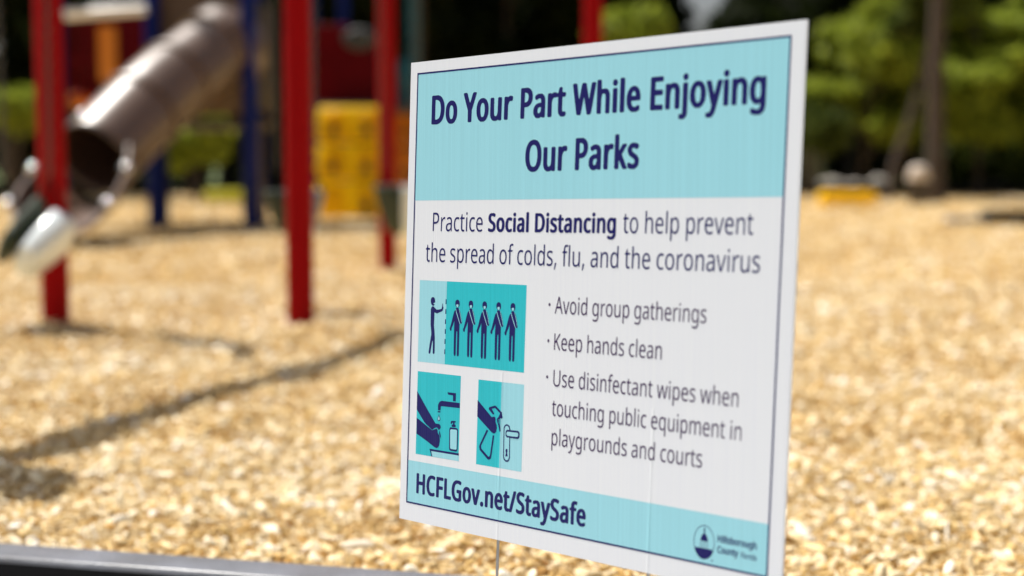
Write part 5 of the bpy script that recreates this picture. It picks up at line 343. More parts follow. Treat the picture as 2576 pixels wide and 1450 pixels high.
'l8': '3499,1598 3478,1604 3475,1606 3474,1611 3475,1626 3478,1627 3485,1623 3502,1618 3520,1618 3532,1625 3538,1634 3543,1648 3543,1680 3541,1680 3529,1667 3515,1662 3503,1662 3496,1665 3488,1669 3481,1677 3476,1684 3470,1699 3465,1728 3465,1751 3470,1781 3476,1795 3483,1806 3490,1812 3497,1817 3511,1819 3521,1817 3535,1808 3543,1799 3544,1799 3546,1803 3548,1814 3559,1815 3561,1810 3561,1655 3558,1632 3550,1614 3540,1604 3521,1597;3651,1597 3649,1602 3649,1812 3653,1815 3662,1814 3663,1812 3665,1802 3666,1799 3680,1813 3687,1817 3699,1819 3716,1815 3725,1808 3733,1797 3737,1789 3742,1774 3744,1760 3744,1722 3740,1701 3736,1688 3725,1673 3715,1665 3707,1662 3693,1662 3684,1665 3674,1673 3669,1679 3666,1680 3667,1600 3663,1597;4466,1597 4463,1602 4464,1682 4461,1681 4454,1671 4445,1665 4436,1662 4422,1663 4411,1667 4401,1677 4392,1695 4389,1707 4385,1737 4389,1774 4393,1789 4399,1800 4408,1810 4419,1817 4431,1819 4443,1817 4451,1813 4464,1799 4466,1802 4467,1812 4469,1814 4478,1815 4481,1812 4482,1602 4479,1597;4697,1597 4694,1602 4695,1812 4698,1815 4707,1814 4709,1812 4710,1802 4712,1799 4725,1813 4733,1817 4745,1819 4761,1815 4770,1808 4779,1797 4784,1787 4787,1772 4789,1760 4789,1722 4784,1697 4780,1686 4769,1671 4760,1665 4752,1662 4739,1662 4730,1665 4719,1673 4715,1679 4712,1680 4711,1600 4707,1597;2775,1663 2764,1668 2757,1679 2753,1688 2751,1703 2751,1793 2749,1796 2739,1797 2736,1802 2737,1808 2752,1820 2758,1846 2760,1850 2763,1851 2767,1851 2769,1848 2769,1821 2771,1816 2797,1815 2800,1814 2801,1810 2801,1800 2799,1797 2773,1796 2770,1793 2769,1705 2771,1697 2775,1688 2779,1684 2799,1684 2801,1680 2801,1669 2799,1665 2790,1662;2858,1663 2841,1671 2833,1680 2826,1692 2823,1701 2818,1724 2818,1758 2823,1781 2826,1789 2831,1800 2840,1808 2849,1815 2856,1817 2868,1819 2879,1817 2886,1815 2895,1808 2906,1794 2911,1785 2915,1770 2917,1758 2917,1722 2914,1705 2908,1688 2898,1675 2888,1667 2877,1663;2974,1663 2963,1667 2954,1676 2949,1686 2946,1697 2944,1711 2945,1813 2948,1815 2959,1815 2962,1812 2963,1716 2966,1697 2972,1688 2978,1684 2993,1683 3003,1686 3009,1692 3012,1697 3016,1709 3018,1722 3019,1812 3022,1815 3035,1814 3036,1810 3036,1666 3033,1664 3023,1665 3020,1680 3018,1681 3007,1669 3000,1665 2990,1662;3105,1663 3095,1667 3085,1674 3076,1686 3070,1699 3067,1711 3065,1728 3065,1753 3069,1774 3072,1785 3079,1799 3087,1808 3093,1813 3104,1817 3116,1819 3137,1815 3142,1812 3144,1808 3140,1793 3138,1791 3123,1796 3107,1796 3097,1789 3090,1779 3087,1770 3083,1745 3083,1734 3087,1709 3092,1698 3098,1690 3110,1683 3122,1683 3138,1689 3141,1688 3142,1686 3142,1671 3138,1667 3123,1662;3801,1663 3794,1665 3785,1671 3778,1681 3775,1690 3771,1722 3772,1813 3775,1815 3785,1815 3789,1812 3789,1722 3791,1705 3794,1695 3799,1688 3807,1684 3822,1683 3829,1686 3834,1689 3840,1698 3843,1707 3847,1732 3847,1812 3850,1815 3862,1814 3863,1810 3862,1666 3859,1664 3851,1665 3846,1681 3837,1671 3826,1665 3817,1662;3941,1663 3935,1665 3926,1671 3917,1682 3914,1679 3910,1665 3902,1664 3898,1667 3898,1873 3900,1878 3912,1878 3916,1875 3917,1800 3918,1800 3927,1810 3938,1817 3960,1817 3972,1810 3981,1802 3988,1787 3992,1770 3994,1753 3994,1724 3991,1703 3985,1686 3977,1675 3968,1667 3956,1662;4161,1663 4150,1667 4141,1673 4132,1686 4129,1692 4123,1713 4121,1730 4121,1747 4123,1766 4131,1792 4140,1805 4147,1812 4158,1817 4173,1819 4193,1815 4198,1812 4200,1808 4198,1797 4194,1791 4179,1796 4163,1796 4150,1786 4147,1781 4143,1768 4139,1739 4141,1722 4144,1707 4150,1695 4160,1686 4169,1683 4178,1683 4196,1690 4199,1688 4199,1674 4196,1668 4182,1662;4313,1663 4295,1671 4289,1677 4281,1688 4276,1701 4272,1722 4272,1755 4278,1785 4287,1802 4300,1813 4309,1817 4319,1819 4331,1817 4341,1812 4347,1807 4356,1794 4360,1781 4363,1766 4364,1741 4363,1737 4360,1736 4294,1736 4291,1734 4290,1722 4292,1713 4296,1701 4302,1692 4310,1686 4319,1683 4333,1683 4356,1691 4359,1690 4359,1676 4357,1671 4336,1662;4544,1663 4533,1667 4525,1676 4520,1684 4517,1697 4515,1711 4516,1813 4519,1815 4529,1815 4533,1812 4533,1716 4536,1697 4542,1688 4549,1684 4564,1683 4571,1686 4579,1692 4582,1697 4587,1709 4589,1722 4589,1812 4592,1815 4605,1814 4607,1810 4606,1666 4603,1664 4593,1665 4590,1680 4588,1681 4577,1669 4570,1665 4561,1662;5043,1663 5033,1667 5024,1673 5016,1681 5010,1692 5005,1705 5002,1724 5002,1753 5007,1779 5012,1791 5018,1802 5024,1808 5033,1815 5051,1819 5068,1815 5074,1810 5083,1800 5088,1791 5092,1776 5094,1764 5094,1741 5093,1737 5090,1736 5024,1736 5021,1734 5020,1728 5024,1707 5030,1696 5037,1688 5048,1683 5063,1683 5086,1691 5089,1690 5089,1674 5081,1667 5065,1662;5273,1663 5260,1669 5255,1677 5251,1686 5249,1697 5249,1793 5246,1796 5235,1797 5233,1802 5234,1808 5249,1819 5256,1848 5259,1851 5264,1851 5266,1848 5266,1821 5267,1816 5294,1815 5296,1814 5298,1810 5297,1800 5295,1797 5270,1796 5266,1793 5266,1709 5268,1697 5271,1689 5277,1684 5297,1684 5299,1680 5299,1669 5295,1665 5286,1662;3170,1665 3168,1669 3168,1873 3170,1878 3182,1878 3184,1877 3186,1873 3187,1799 3190,1801 3196,1808 3209,1817 3230,1817 3245,1810 3252,1802 3256,1793 3260,1774 3260,1669 3259,1666 3256,1664 3247,1664 3243,1667 3243,1758 3239,1782 3232,1793 3217,1798 3202,1793 3196,1788 3191,1779 3188,1766 3186,1747 3186,1667 3182,1664;3297,1665 3294,1669 3294,1810 3297,1815 3307,1815 3310,1814 3311,1810 3311,1669 3309,1665;3348,1665 3346,1669 3346,1813 3349,1815 3359,1814 3362,1800 3365,1798 3370,1806 3378,1813 3398,1819 3411,1817 3420,1812 3425,1808 3433,1795 3438,1772 3437,1666 3434,1664 3423,1664 3420,1667 3420,1768 3418,1781 3413,1789 3408,1794 3393,1798 3377,1792 3369,1779 3364,1753 3364,1667 3360,1664;4025,1665 4023,1669 4023,1873 4025,1878 4037,1878 4040,1877 4041,1873 4041,1669 4039,1665;4078,1665 4076,1669 4076,1810 4078,1815 4089,1815 4091,1814 4092,1810 4092,1669 4090,1665;4644,1665 4641,1669 4641,1810 4644,1815 4656,1815 4658,1814 4660,1810 4660,1669 4657,1665;4820,1665 4818,1669 4818,1810 4819,1814 4832,1814 4835,1800 4837,1798 4847,1810 4858,1817 4867,1819 4879,1817 4891,1810 4902,1795 4912,1808 4918,1813 4926,1817 4938,1819 4950,1817 4958,1813 4962,1809 4968,1800 4973,1783 4975,1760 4975,1669 4974,1665 4961,1664 4957,1667 4957,1766 4955,1779 4952,1787 4947,1793 4933,1798 4923,1796 4917,1792 4909,1779 4905,1760 4905,1667 4902,1664 4889,1665 4887,1669 4887,1768 4885,1781 4883,1787 4878,1794 4864,1798 4850,1793 4846,1789 4841,1781 4836,1753 4836,1667 4832,1664;5125,1665 5123,1669 5123,1813 5126,1815 5135,1814 5140,1799 5149,1808 5158,1815 5173,1819 5188,1817 5200,1809 5208,1797 5213,1779 5212,1666 5209,1664 5200,1664 5197,1667 5197,1760 5195,1776 5191,1785 5186,1793 5170,1798 5160,1796 5151,1789 5147,1785 5144,1776 5141,1762 5139,1743 5139,1667 5136,1664;5375,1665 5373,1669 5373,1810 5375,1815 5387,1815 5390,1814 5391,1810 5391,1669 5389,1665;5428,1665 5426,1669 5427,1813 5430,1815 5439,1814 5440,1812 5441,1802 5443,1799 5452,1808 5461,1815 5476,1819 5492,1817 5507,1806 5513,1793 5516,1776 5516,1666 5513,1664 5504,1664 5500,1667 5500,1762 5496,1783 5488,1793 5473,1798 5463,1796 5454,1789 5447,1776 5444,1762 5442,1739 5442,1667 5439,1664;2857,1684 2876,1683 2886,1690 2893,1701 2897,1716 2899,1728 2899,1753 2897,1766 2892,1783 2885,1791 2879,1796 2867,1798 2853,1794 2843,1781 2838,1766 2836,1751 2836,1730 2838,1716 2841,1705 2847,1692;3503,1684 3521,1683 3530,1688 3538,1699 3543,1718 3543,1760 3538,1779 3530,1792 3514,1798 3503,1796 3497,1792 3492,1785 3486,1770 3483,1745 3483,1734 3486,1709 3492,1695 3497,1688;3687,1684 3704,1683 3712,1688 3721,1703 3726,1724 3726,1755 3724,1768 3719,1781 3713,1792 3707,1796 3698,1798 3686,1796 3677,1790 3670,1776 3667,1762 3667,1722 3669,1709 3676,1692 3680,1688;3937,1684 3954,1683 3962,1688 3970,1699 3974,1716 3976,1730 3976,1747 3973,1772 3967,1785 3962,1792 3956,1796 3945,1798 3932,1794 3923,1783 3918,1768 3916,1751 3916,1730 3918,1713 3925,1692;4424,1684 4442,1683 4451,1688 4459,1699 4463,1718 4463,1758 4460,1776 4457,1783 4451,1792 4437,1798 4428,1798 4415,1789 4408,1775 4405,1758 4405,1724 4408,1705 4414,1692;4732,1684 4749,1683 4757,1688 4762,1695 4767,1705 4771,1726 4771,1755 4766,1776 4760,1789 4752,1796 4743,1798 4731,1796 4722,1790 4716,1776 4713,1762 4711,1741 4713,1720 4715,1705 4723,1690;4291,1755 4342,1754 4345,1756 4346,1760 4342,1779 4336,1790 4330,1796 4316,1799 4306,1794 4298,1785 4292,1768 4290,1760;5022,1755 5072,1754 5075,1756 5076,1764 5073,1779 5068,1789 5063,1794 5056,1798 5045,1798 5033,1792 5028,1785 5022,1768;3300,1841 3294,1848 3294,1865 3298,1871 3307,1871 3312,1865 3312,1850 3307,1842;4081,1841 4078,1844 4075,1850 4075,1865 4080,1871 4089,1871 4094,1863 4093,1848 4087,1841;4648,1841 4644,1845 4641,1850 4640,1863 4643,1869 4647,1871 4654,1871 4658,1869 4661,1863 4661,1852 4656,1843 4651,1841;5380,1841 5375,1845 5373,1850 5372,1863 5375,1869 5378,1871 5386,1871 5389,1869 5392,1863 5392,1852 5387,1843 5383,1841',
'l9': '2748,1239 2745,1244 2746,1454 2749,1457 2759,1456 2762,1442 2764,1440 2770,1448 2784,1459 2796,1461 2815,1457 2822,1451 2833,1436 2841,1410 2843,1391 2843,1375 2841,1356 2836,1337 2826,1318 2816,1309 2804,1304 2787,1305 2778,1309 2764,1323 2763,1322 2763,1242 2760,1239;3030,1240 3025,1244 3025,1258 3028,1260 3044,1261 3051,1267 3059,1282 3066,1307 3023,1452 3024,1455 3027,1457 3037,1457 3042,1454 3074,1336 3076,1337 3106,1454 3111,1457 3124,1456 3125,1452 3123,1446 3080,1291 3073,1267 3067,1257 3056,1244 3045,1239;3172,1240 3150,1246 3148,1249 3147,1253 3147,1268 3150,1269 3158,1265 3175,1260 3193,1260 3205,1267 3212,1276 3216,1291 3217,1320 3216,1322 3214,1322 3207,1313 3198,1307 3190,1304 3178,1304 3163,1310 3151,1322 3142,1341 3138,1370 3138,1393 3142,1423 3149,1437 3156,1448 3163,1455 3170,1459 3182,1461 3195,1459 3205,1453 3216,1442 3218,1442 3219,1445 3221,1456 3233,1457 3235,1452 3235,1297 3232,1274 3224,1257 3213,1246 3195,1239;2941,1305 2926,1315 2921,1322 2918,1330 2916,1341 2916,1356 2921,1372 2929,1383 2941,1392 2958,1396 2978,1397 2986,1399 2988,1402 2988,1412 2983,1431 2976,1438 2969,1440 2958,1440 2935,1431 2933,1433 2930,1440 2930,1448 2940,1455 2955,1460 2978,1459 2989,1455 2993,1451 3000,1442 3005,1423 3004,1309 3001,1306 2993,1307 2991,1312 2989,1324 2987,1326 2976,1313 2967,1307 2958,1304;3388,1305 3370,1316 3360,1328 3354,1341 3350,1358 3348,1372 3348,1391 3350,1406 3358,1433 3366,1446 3373,1453 3387,1459 3399,1461 3411,1459 3420,1455 3432,1446 3437,1438 3444,1425 3447,1414 3450,1391 3450,1375 3449,1360 3447,1349 3441,1333 3428,1315 3419,1309 3407,1304;3507,1305 3500,1307 3489,1315 3481,1328 3478,1341 3478,1456 3481,1457 3492,1457 3496,1454 3496,1351 3498,1341 3501,1334 3507,1328 3514,1325 3527,1325 3535,1328 3542,1335 3548,1345 3550,1356 3552,1372 3553,1454 3556,1457 3569,1456 3571,1452 3570,1308 3567,1306 3557,1307 3553,1322 3552,1324 3543,1313 3532,1307 3523,1304;3762,1305 3750,1310 3741,1319 3734,1330 3730,1343 3727,1360 3725,1383 3727,1404 3731,1427 3736,1438 3744,1449 3761,1459 3771,1461 3784,1459 3791,1455 3802,1443 3805,1442 3804,1517 3808,1520 3820,1520 3822,1515 3822,1309 3819,1306 3810,1307 3807,1312 3806,1321 3805,1324 3803,1324 3794,1313 3785,1307 3777,1304;3872,1305 3858,1309 3852,1314 3851,1318 3852,1333 3855,1333 3872,1326 3884,1323 3898,1325 3908,1333 3911,1339 3912,1347 3909,1358 3903,1364 3868,1387 3857,1397 3852,1410 3851,1429 3853,1435 3858,1446 3868,1455 3878,1459 3892,1462 3907,1459 3924,1452 3926,1450 3926,1446 3921,1433 3919,1432 3896,1440 3886,1441 3875,1436 3869,1429 3868,1419 3872,1409 3918,1379 3927,1364 3929,1354 3929,1343 3926,1328 3922,1320 3915,1313 3904,1307 3895,1304;4028,1305 4022,1307 4012,1314 4006,1321 4003,1330 4001,1341 4001,1354 4006,1372 4014,1383 4026,1392 4043,1396 4063,1397 4070,1399 4072,1402 4073,1414 4068,1431 4061,1438 4054,1440 4044,1440 4020,1431 4017,1435 4014,1446 4016,1449 4022,1453 4038,1459 4063,1459 4073,1455 4078,1451 4084,1442 4089,1425 4089,1309 4086,1306 4078,1308 4074,1324 4072,1326 4062,1314 4055,1308 4043,1304;4281,1305 4272,1309 4261,1318 4253,1330 4250,1339 4245,1364 4245,1400 4249,1421 4253,1433 4260,1446 4270,1455 4279,1459 4292,1461 4302,1459 4313,1453 4321,1443 4324,1442 4325,1517 4328,1520 4339,1520 4341,1515 4341,1309 4337,1306 4329,1307 4325,1322 4324,1324 4312,1311 4305,1307 4296,1304;4464,1305 4453,1309 4444,1315 4434,1328 4432,1335 4426,1356 4424,1372 4424,1389 4426,1408 4434,1434 4443,1447 4450,1454 4461,1459 4476,1462 4496,1457 4501,1454 4503,1450 4501,1440 4498,1433 4482,1438 4466,1438 4453,1428 4450,1423 4445,1410 4442,1381 4444,1364 4447,1349 4453,1337 4463,1328 4472,1325 4481,1325 4499,1332 4503,1330 4503,1316 4499,1310 4485,1304;4563,1305 4553,1309 4542,1317 4535,1326 4531,1335 4526,1347 4523,1366 4523,1400 4525,1412 4529,1427 4540,1446 4554,1457 4562,1459 4574,1461 4585,1459 4595,1455 4603,1448 4612,1436 4617,1427 4623,1400 4623,1366 4622,1354 4617,1339 4611,1326 4605,1318 4594,1309 4583,1305;4681,1305 4669,1309 4661,1318 4656,1326 4653,1337 4651,1354 4652,1456 4655,1457 4665,1457 4669,1454 4669,1356 4673,1339 4679,1330 4685,1326 4701,1325 4708,1328 4716,1334 4719,1339 4724,1351 4726,1364 4726,1454 4730,1457 4743,1456 4744,1452 4743,1308 4740,1306 4730,1307 4727,1322 4725,1323 4719,1315 4707,1307 4698,1304;4890,1305 4878,1311 4871,1320 4868,1326 4865,1349 4864,1435 4862,1438 4852,1439 4849,1444 4850,1450 4865,1461 4872,1490 4876,1493 4881,1493 4883,1490 4883,1463 4884,1458 4911,1457 4914,1456 4915,1452 4915,1442 4913,1439 4887,1439 4883,1435 4883,1349 4885,1337 4890,1330 4894,1326 4908,1325 4914,1327 4916,1322 4916,1312 4913,1307 4904,1304;4952,1305 4943,1307 4933,1314 4932,1318 4932,1333 4936,1333 4952,1326 4965,1323 4978,1326 4986,1330 4989,1335 4991,1341 4991,1351 4990,1356 4983,1364 4951,1384 4937,1397 4932,1408 4930,1419 4934,1437 4938,1446 4945,1453 4958,1459 4972,1462 4987,1459 5004,1452 5006,1448 5004,1442 5000,1433 4977,1440 4966,1441 4955,1437 4949,1429 4949,1417 4952,1410 4958,1404 4983,1390 5000,1377 5006,1366 5010,1351 5009,1341 5006,1328 5002,1320 4995,1313 4984,1307 4975,1304;2874,1307 2872,1312 2872,1515 2874,1520 2885,1520 2887,1519 2889,1515 2889,1312 2886,1307;3272,1307 3270,1312 3271,1456 3274,1457 3283,1456 3285,1452 3286,1437 3288,1434 3299,1450 3311,1459 3321,1461 3332,1459 3333,1456 3333,1444 3331,1437 3318,1439 3309,1436 3300,1428 3293,1417 3288,1398 3288,1309 3285,1306;3607,1307 3604,1312 3605,1456 3608,1457 3618,1456 3622,1442 3623,1441 3637,1455 3657,1461 3672,1459 3683,1453 3692,1440 3697,1419 3697,1308 3694,1306 3683,1306 3679,1309 3679,1412 3677,1423 3674,1429 3669,1436 3654,1440 3639,1436 3632,1429 3628,1421 3625,1408 3623,1389 3622,1309 3619,1306;4127,1307 4125,1312 4125,1456 4128,1457 4138,1457 4139,1454 4140,1444 4142,1441 4151,1451 4160,1457 4176,1461 4191,1459 4206,1448 4213,1435 4216,1419 4215,1308 4212,1306 4203,1306 4200,1309 4199,1404 4196,1425 4188,1436 4173,1440 4162,1438 4153,1432 4146,1419 4143,1402 4143,1309 4139,1306;4781,1307 4779,1312 4780,1456 4783,1457 4793,1456 4795,1442 4797,1435 4798,1435 4806,1447 4817,1457 4830,1461 4842,1458 4843,1454 4840,1437 4827,1439 4820,1436 4808,1427 4802,1417 4799,1408 4797,1396 4797,1309 4794,1306;2953,1324 2964,1325 2970,1328 2980,1337 2986,1354 2988,1366 2988,1375 2987,1379 2966,1380 2955,1377 2946,1373 2939,1366 2935,1351 2937,1337 2943,1328;4038,1324 4049,1325 4055,1328 4065,1337 4069,1345 4073,1362 4073,1375 4071,1379 4051,1380 4040,1377 4031,1373 4024,1366 4021,1360 4019,1349 4021,1337 4028,1328;2783,1326 2801,1325 2809,1330 2817,1341 2821,1354 2823,1364 2824,1385 2823,1404 2818,1421 2810,1434 2804,1438 2795,1440 2783,1438 2774,1431 2767,1419 2764,1402 2764,1368 2767,1347 2773,1335;3176,1326 3195,1325 3204,1330 3212,1341 3217,1360 3217,1400 3215,1412 3212,1421 3204,1434 3187,1440 3176,1438 3170,1434 3165,1427 3159,1412 3156,1389 3156,1375 3159,1351 3165,1337 3170,1330;3389,1326 3407,1325 3416,1330 3424,1341 3428,1354 3430,1364 3432,1383 3430,1402 3425,1421 3422,1427 3416,1434 3410,1438 3401,1440 3385,1436 3376,1427 3370,1412 3366,1387 3368,1364 3373,1345 3381,1332;3765,1326 3782,1325 3791,1330 3798,1337 3804,1358 3806,1381 3804,1404 3801,1419 3794,1432 3788,1436 3777,1440 3768,1440 3755,1431 3747,1410 3745,1398 3745,1366 3748,1347 3755,1334;4283,1326 4301,1325 4313,1333 4318,1339 4321,1347 4324,1368 4324,1389 4323,1406 4318,1423 4312,1434 4296,1440 4283,1438 4275,1431 4267,1414 4264,1396 4264,1366 4267,1349 4273,1337 4278,1330;4563,1326 4580,1325 4587,1328 4594,1334 4600,1347 4605,1368 4605,1396 4603,1408 4599,1423 4591,1434 4574,1440 4562,1438 4553,1430 4546,1419 4541,1398 4541,1368 4545,1351 4551,1336',
'l10': '2618,301 2608,307 2604,313 2604,334 2612,343 2634,344 2640,347 2649,363 2657,393 2602,580 2602,585 2604,589 2614,595 2644,594 2652,589 2658,572 2677,502 2682,490 2684,490 2688,500 2709,580 2713,588 2719,593 2724,595 2751,595 2763,591 2768,615 2773,625 2785,642 2791,647 2807,658 2817,661 2865,661 2891,653 2904,641 2905,636 2899,615 2891,606 2879,606 2855,615 2837,618 2827,615 2821,608 2819,604 2816,588 2821,569 2827,560 2881,527 2890,518 2904,500 2910,481 2910,446 2906,430 2891,408 2867,390 2847,383 2803,384 2781,390 2765,400 2763,406 2762,428 2763,433 2767,439 2779,442 2815,429 2841,430 2854,438 2858,452 2858,468 2855,481 2845,492 2813,510 2797,521 2783,533 2771,553 2766,575 2763,577 2761,575 2753,548 2702,366 2692,339 2678,317 2660,304 2648,301;1566,382 1556,387 1545,401 1543,414 1547,430 1555,441 1562,445 1586,445 1596,439 1602,430 1604,422 1604,406 1602,398 1596,390 1588,384 1578,381;605,384 583,392 567,403 551,422 537,449 531,470 526,500 527,548 535,588 543,607 559,632 577,647 597,658 609,661 657,661 683,653 693,645 697,636 690,615 681,606 667,606 647,615 631,619 611,612 599,601 591,588 583,564 580,550 579,521 580,497 585,473 591,457 599,442 607,435 623,429 643,429 669,437 681,436 689,428 689,401 681,392 653,384;1094,384 1082,387 1058,400 1042,416 1034,428 1024,446 1016,470 1012,500 1012,548 1018,580 1028,604 1042,627 1058,642 1074,653 1100,661 1150,661 1178,653 1190,645 1194,639 1193,631 1187,615 1178,606 1164,606 1140,615 1122,619 1100,612 1083,599 1078,591 1068,564 1064,529 1064,513 1070,473 1082,446 1092,436 1106,430 1122,426 1140,429 1145,436 1145,489 1140,493 1116,493 1108,497 1104,505 1104,530 1108,535 1116,538 1184,538 1192,535 1196,529 1197,524 1196,406 1186,395 1160,386 1144,383;1278,384 1264,390 1246,404 1233,420 1226,436 1220,454 1217,473 1217,510 1220,529 1228,553 1235,567 1244,577 1254,586 1266,594 1292,600 1320,596 1336,589 1347,580 1363,559 1369,545 1377,510 1377,473 1374,454 1368,436 1362,421 1350,405 1342,398 1330,390 1314,384;1865,384 1849,390 1833,400 1813,428 1805,449 1800,478 1800,500 1803,521 1809,545 1815,559 1828,577 1837,586 1855,596 1871,600 1883,600 1901,596 1925,580 1939,561 1947,540 1950,526 1952,508 1951,486 1947,480 1939,477 1859,477 1854,473 1855,462 1858,449 1864,438 1871,431 1881,427 1891,426 1903,429 1925,439 1936,438 1943,430 1944,406 1939,398 1917,386 1903,383;2013,384 2001,389 1990,398 1983,408 1976,422 1974,438 1973,550 1971,554 1959,558 1954,567 1954,575 1957,581 1975,596 1984,631 1989,637 1995,640 2017,639 2025,631 2026,601 2028,596 2057,594 2063,591 2067,585 2067,567 2063,558 2055,555 2029,554 2026,548 2026,438 2033,427 2055,429 2067,423 2070,428 2075,446 2131,647 2137,655 2143,658 2169,659 2177,655 2181,647 2179,636 2111,395 2107,390 2099,386 2073,386 2063,390 2045,383;2222,384 2196,392 2186,401 2183,409 2184,430 2186,436 2192,441 2200,442 2236,429 2262,430 2272,435 2277,444 2279,452 2279,470 2275,484 2266,492 2238,507 2214,523 2198,542 2188,564 2186,580 2186,599 2190,617 2196,628 2208,645 2228,658 2238,661 2288,661 2316,650 2324,643 2326,636 2320,615 2316,609 2310,606 2300,606 2276,615 2258,618 2244,612 2240,604 2237,588 2240,572 2248,560 2302,527 2311,518 2324,500 2331,476 2331,449 2327,433 2322,421 2312,408 2288,390 2266,383;2392,384 2378,391 2368,400 2356,425 2353,441 2353,550 2350,554 2338,558 2334,564 2333,569 2334,577 2336,581 2354,596 2364,631 2368,637 2376,640 2394,640 2403,633 2405,628 2405,601 2407,596 2438,594 2445,588 2447,580 2446,564 2442,558 2434,555 2408,554 2405,548 2406,438 2409,430 2414,426 2434,429 2443,425 2447,417 2446,398 2440,390 2426,384;2492,384 2484,387 2472,395 2458,412 2452,428 2449,446 2454,473 2468,496 2486,508 2512,517 2541,518 2543,524 2543,534 2538,551 2528,557 2514,554 2494,544 2480,545 2472,553 2468,567 2468,575 2472,580 2484,588 2506,597 2548,597 2560,594 2580,578 2588,564 2592,550 2595,529 2594,395 2590,390 2582,386 2560,386 2548,393 2528,384;2961,384 2939,398 2927,414 2923,425 2920,441 2920,457 2925,473 2938,494 2950,505 2961,511 2983,517 3011,518 3014,521 3014,529 3009,549 3005,553 2997,557 2985,554 2963,542 2951,542 2943,550 2937,575 2941,580 2949,586 2977,597 3021,597 3039,589 3045,584 3057,567 3064,542 3063,395 3059,390 3051,386 3031,386 3019,393 2997,384;3253,384 3239,390 3223,400 3213,410 3200,430 3194,446 3190,470 3190,508 3192,526 3202,556 3211,570 3223,583 3247,597 3273,600 3289,596 3305,589 3317,577 3324,567 3332,551 3339,524 3339,486 3334,480 3326,477 3245,477 3242,473 3244,460 3253,437 3271,426 3293,430 3314,439 3324,439 3333,430 3333,406 3328,398 3305,386 3293,383;334,387 327,393 325,401 325,644 327,652 336,658 364,659 372,655 376,650 377,559 378,553 442,552 445,553 447,559 448,650 452,655 460,659 485,659 494,655 498,649 498,644 498,401 496,393 487,386 460,386 452,390 448,395 447,500 445,505 382,506 378,505 377,500 376,395 372,390 366,386;725,387 718,393 716,401 717,649 721,655 729,659 839,659 847,655 852,647 852,628 849,622 843,617 775,616 772,615 770,609 771,543 775,541 837,540 845,532 845,505 841,499 835,496 772,494 770,489 769,395 765,390 759,386;877,387 870,393 868,401 868,647 872,655 879,658 909,658 917,653 920,644 920,436 925,432 995,431 1003,422 1003,398 999,390 991,386;1440,387 1431,395 1425,412 1382,567 1378,583 1379,588 1385,593 1390,595 1418,594 1427,588 1432,577 1455,489 1458,485 1461,489 1483,575 1489,588 1495,593 1500,595 1526,595 1534,591 1538,585 1538,580 1486,398 1480,390 1474,386;1639,387 1633,393 1630,401 1630,580 1633,588 1641,594 1665,595 1677,590 1695,597 1719,600 1737,596 1749,591 1761,581 1774,561 1780,532 1780,401 1778,393 1769,386 1741,386 1733,390 1729,395 1728,529 1726,542 1721,550 1715,554 1705,555 1695,551 1691,545 1685,526 1683,510 1682,395 1677,390 1671,386;3109,387 3102,393 3100,401 3100,550 3097,554 3085,555 3078,559 3074,567 3075,577 3079,583 3099,594 3100,617 3104,639 3109,648 3123,666 3137,674 3149,677 3177,677 3193,671 3199,665 3201,660 3197,644 3193,635 3183,629 3165,634 3159,634 3155,628 3152,617 3153,597 3157,595 3177,594 3183,591 3187,585 3188,569 3186,561 3179,555 3157,555 3152,550 3151,395 3147,390 3141,386;1289,428 1302,427 1308,430 1313,436 1320,452 1325,476 1325,508 1320,532 1312,549 1302,554 1288,554 1281,548 1274,532 1269,510 1269,476 1272,460 1280,436;2509,428 2522,427 2532,432 2536,438 2540,449 2543,462 2543,473 2541,478 2534,480 2518,476 2512,473 2507,468 2503,457 2503,441 2505,433;2979,428 2993,427 3005,436 3011,452 3014,473 3012,478 3005,480 2991,477 2983,473 2977,468 2973,454 2972,446 2975,433;1856,518 1893,517 1897,519 1898,526 1891,548 1885,554 1877,556 1869,553 1861,543 1857,532;3245,518 3283,517 3286,518 3287,524 3285,534 3279,548 3275,553 3267,557 3258,553 3252,548 3244,526',
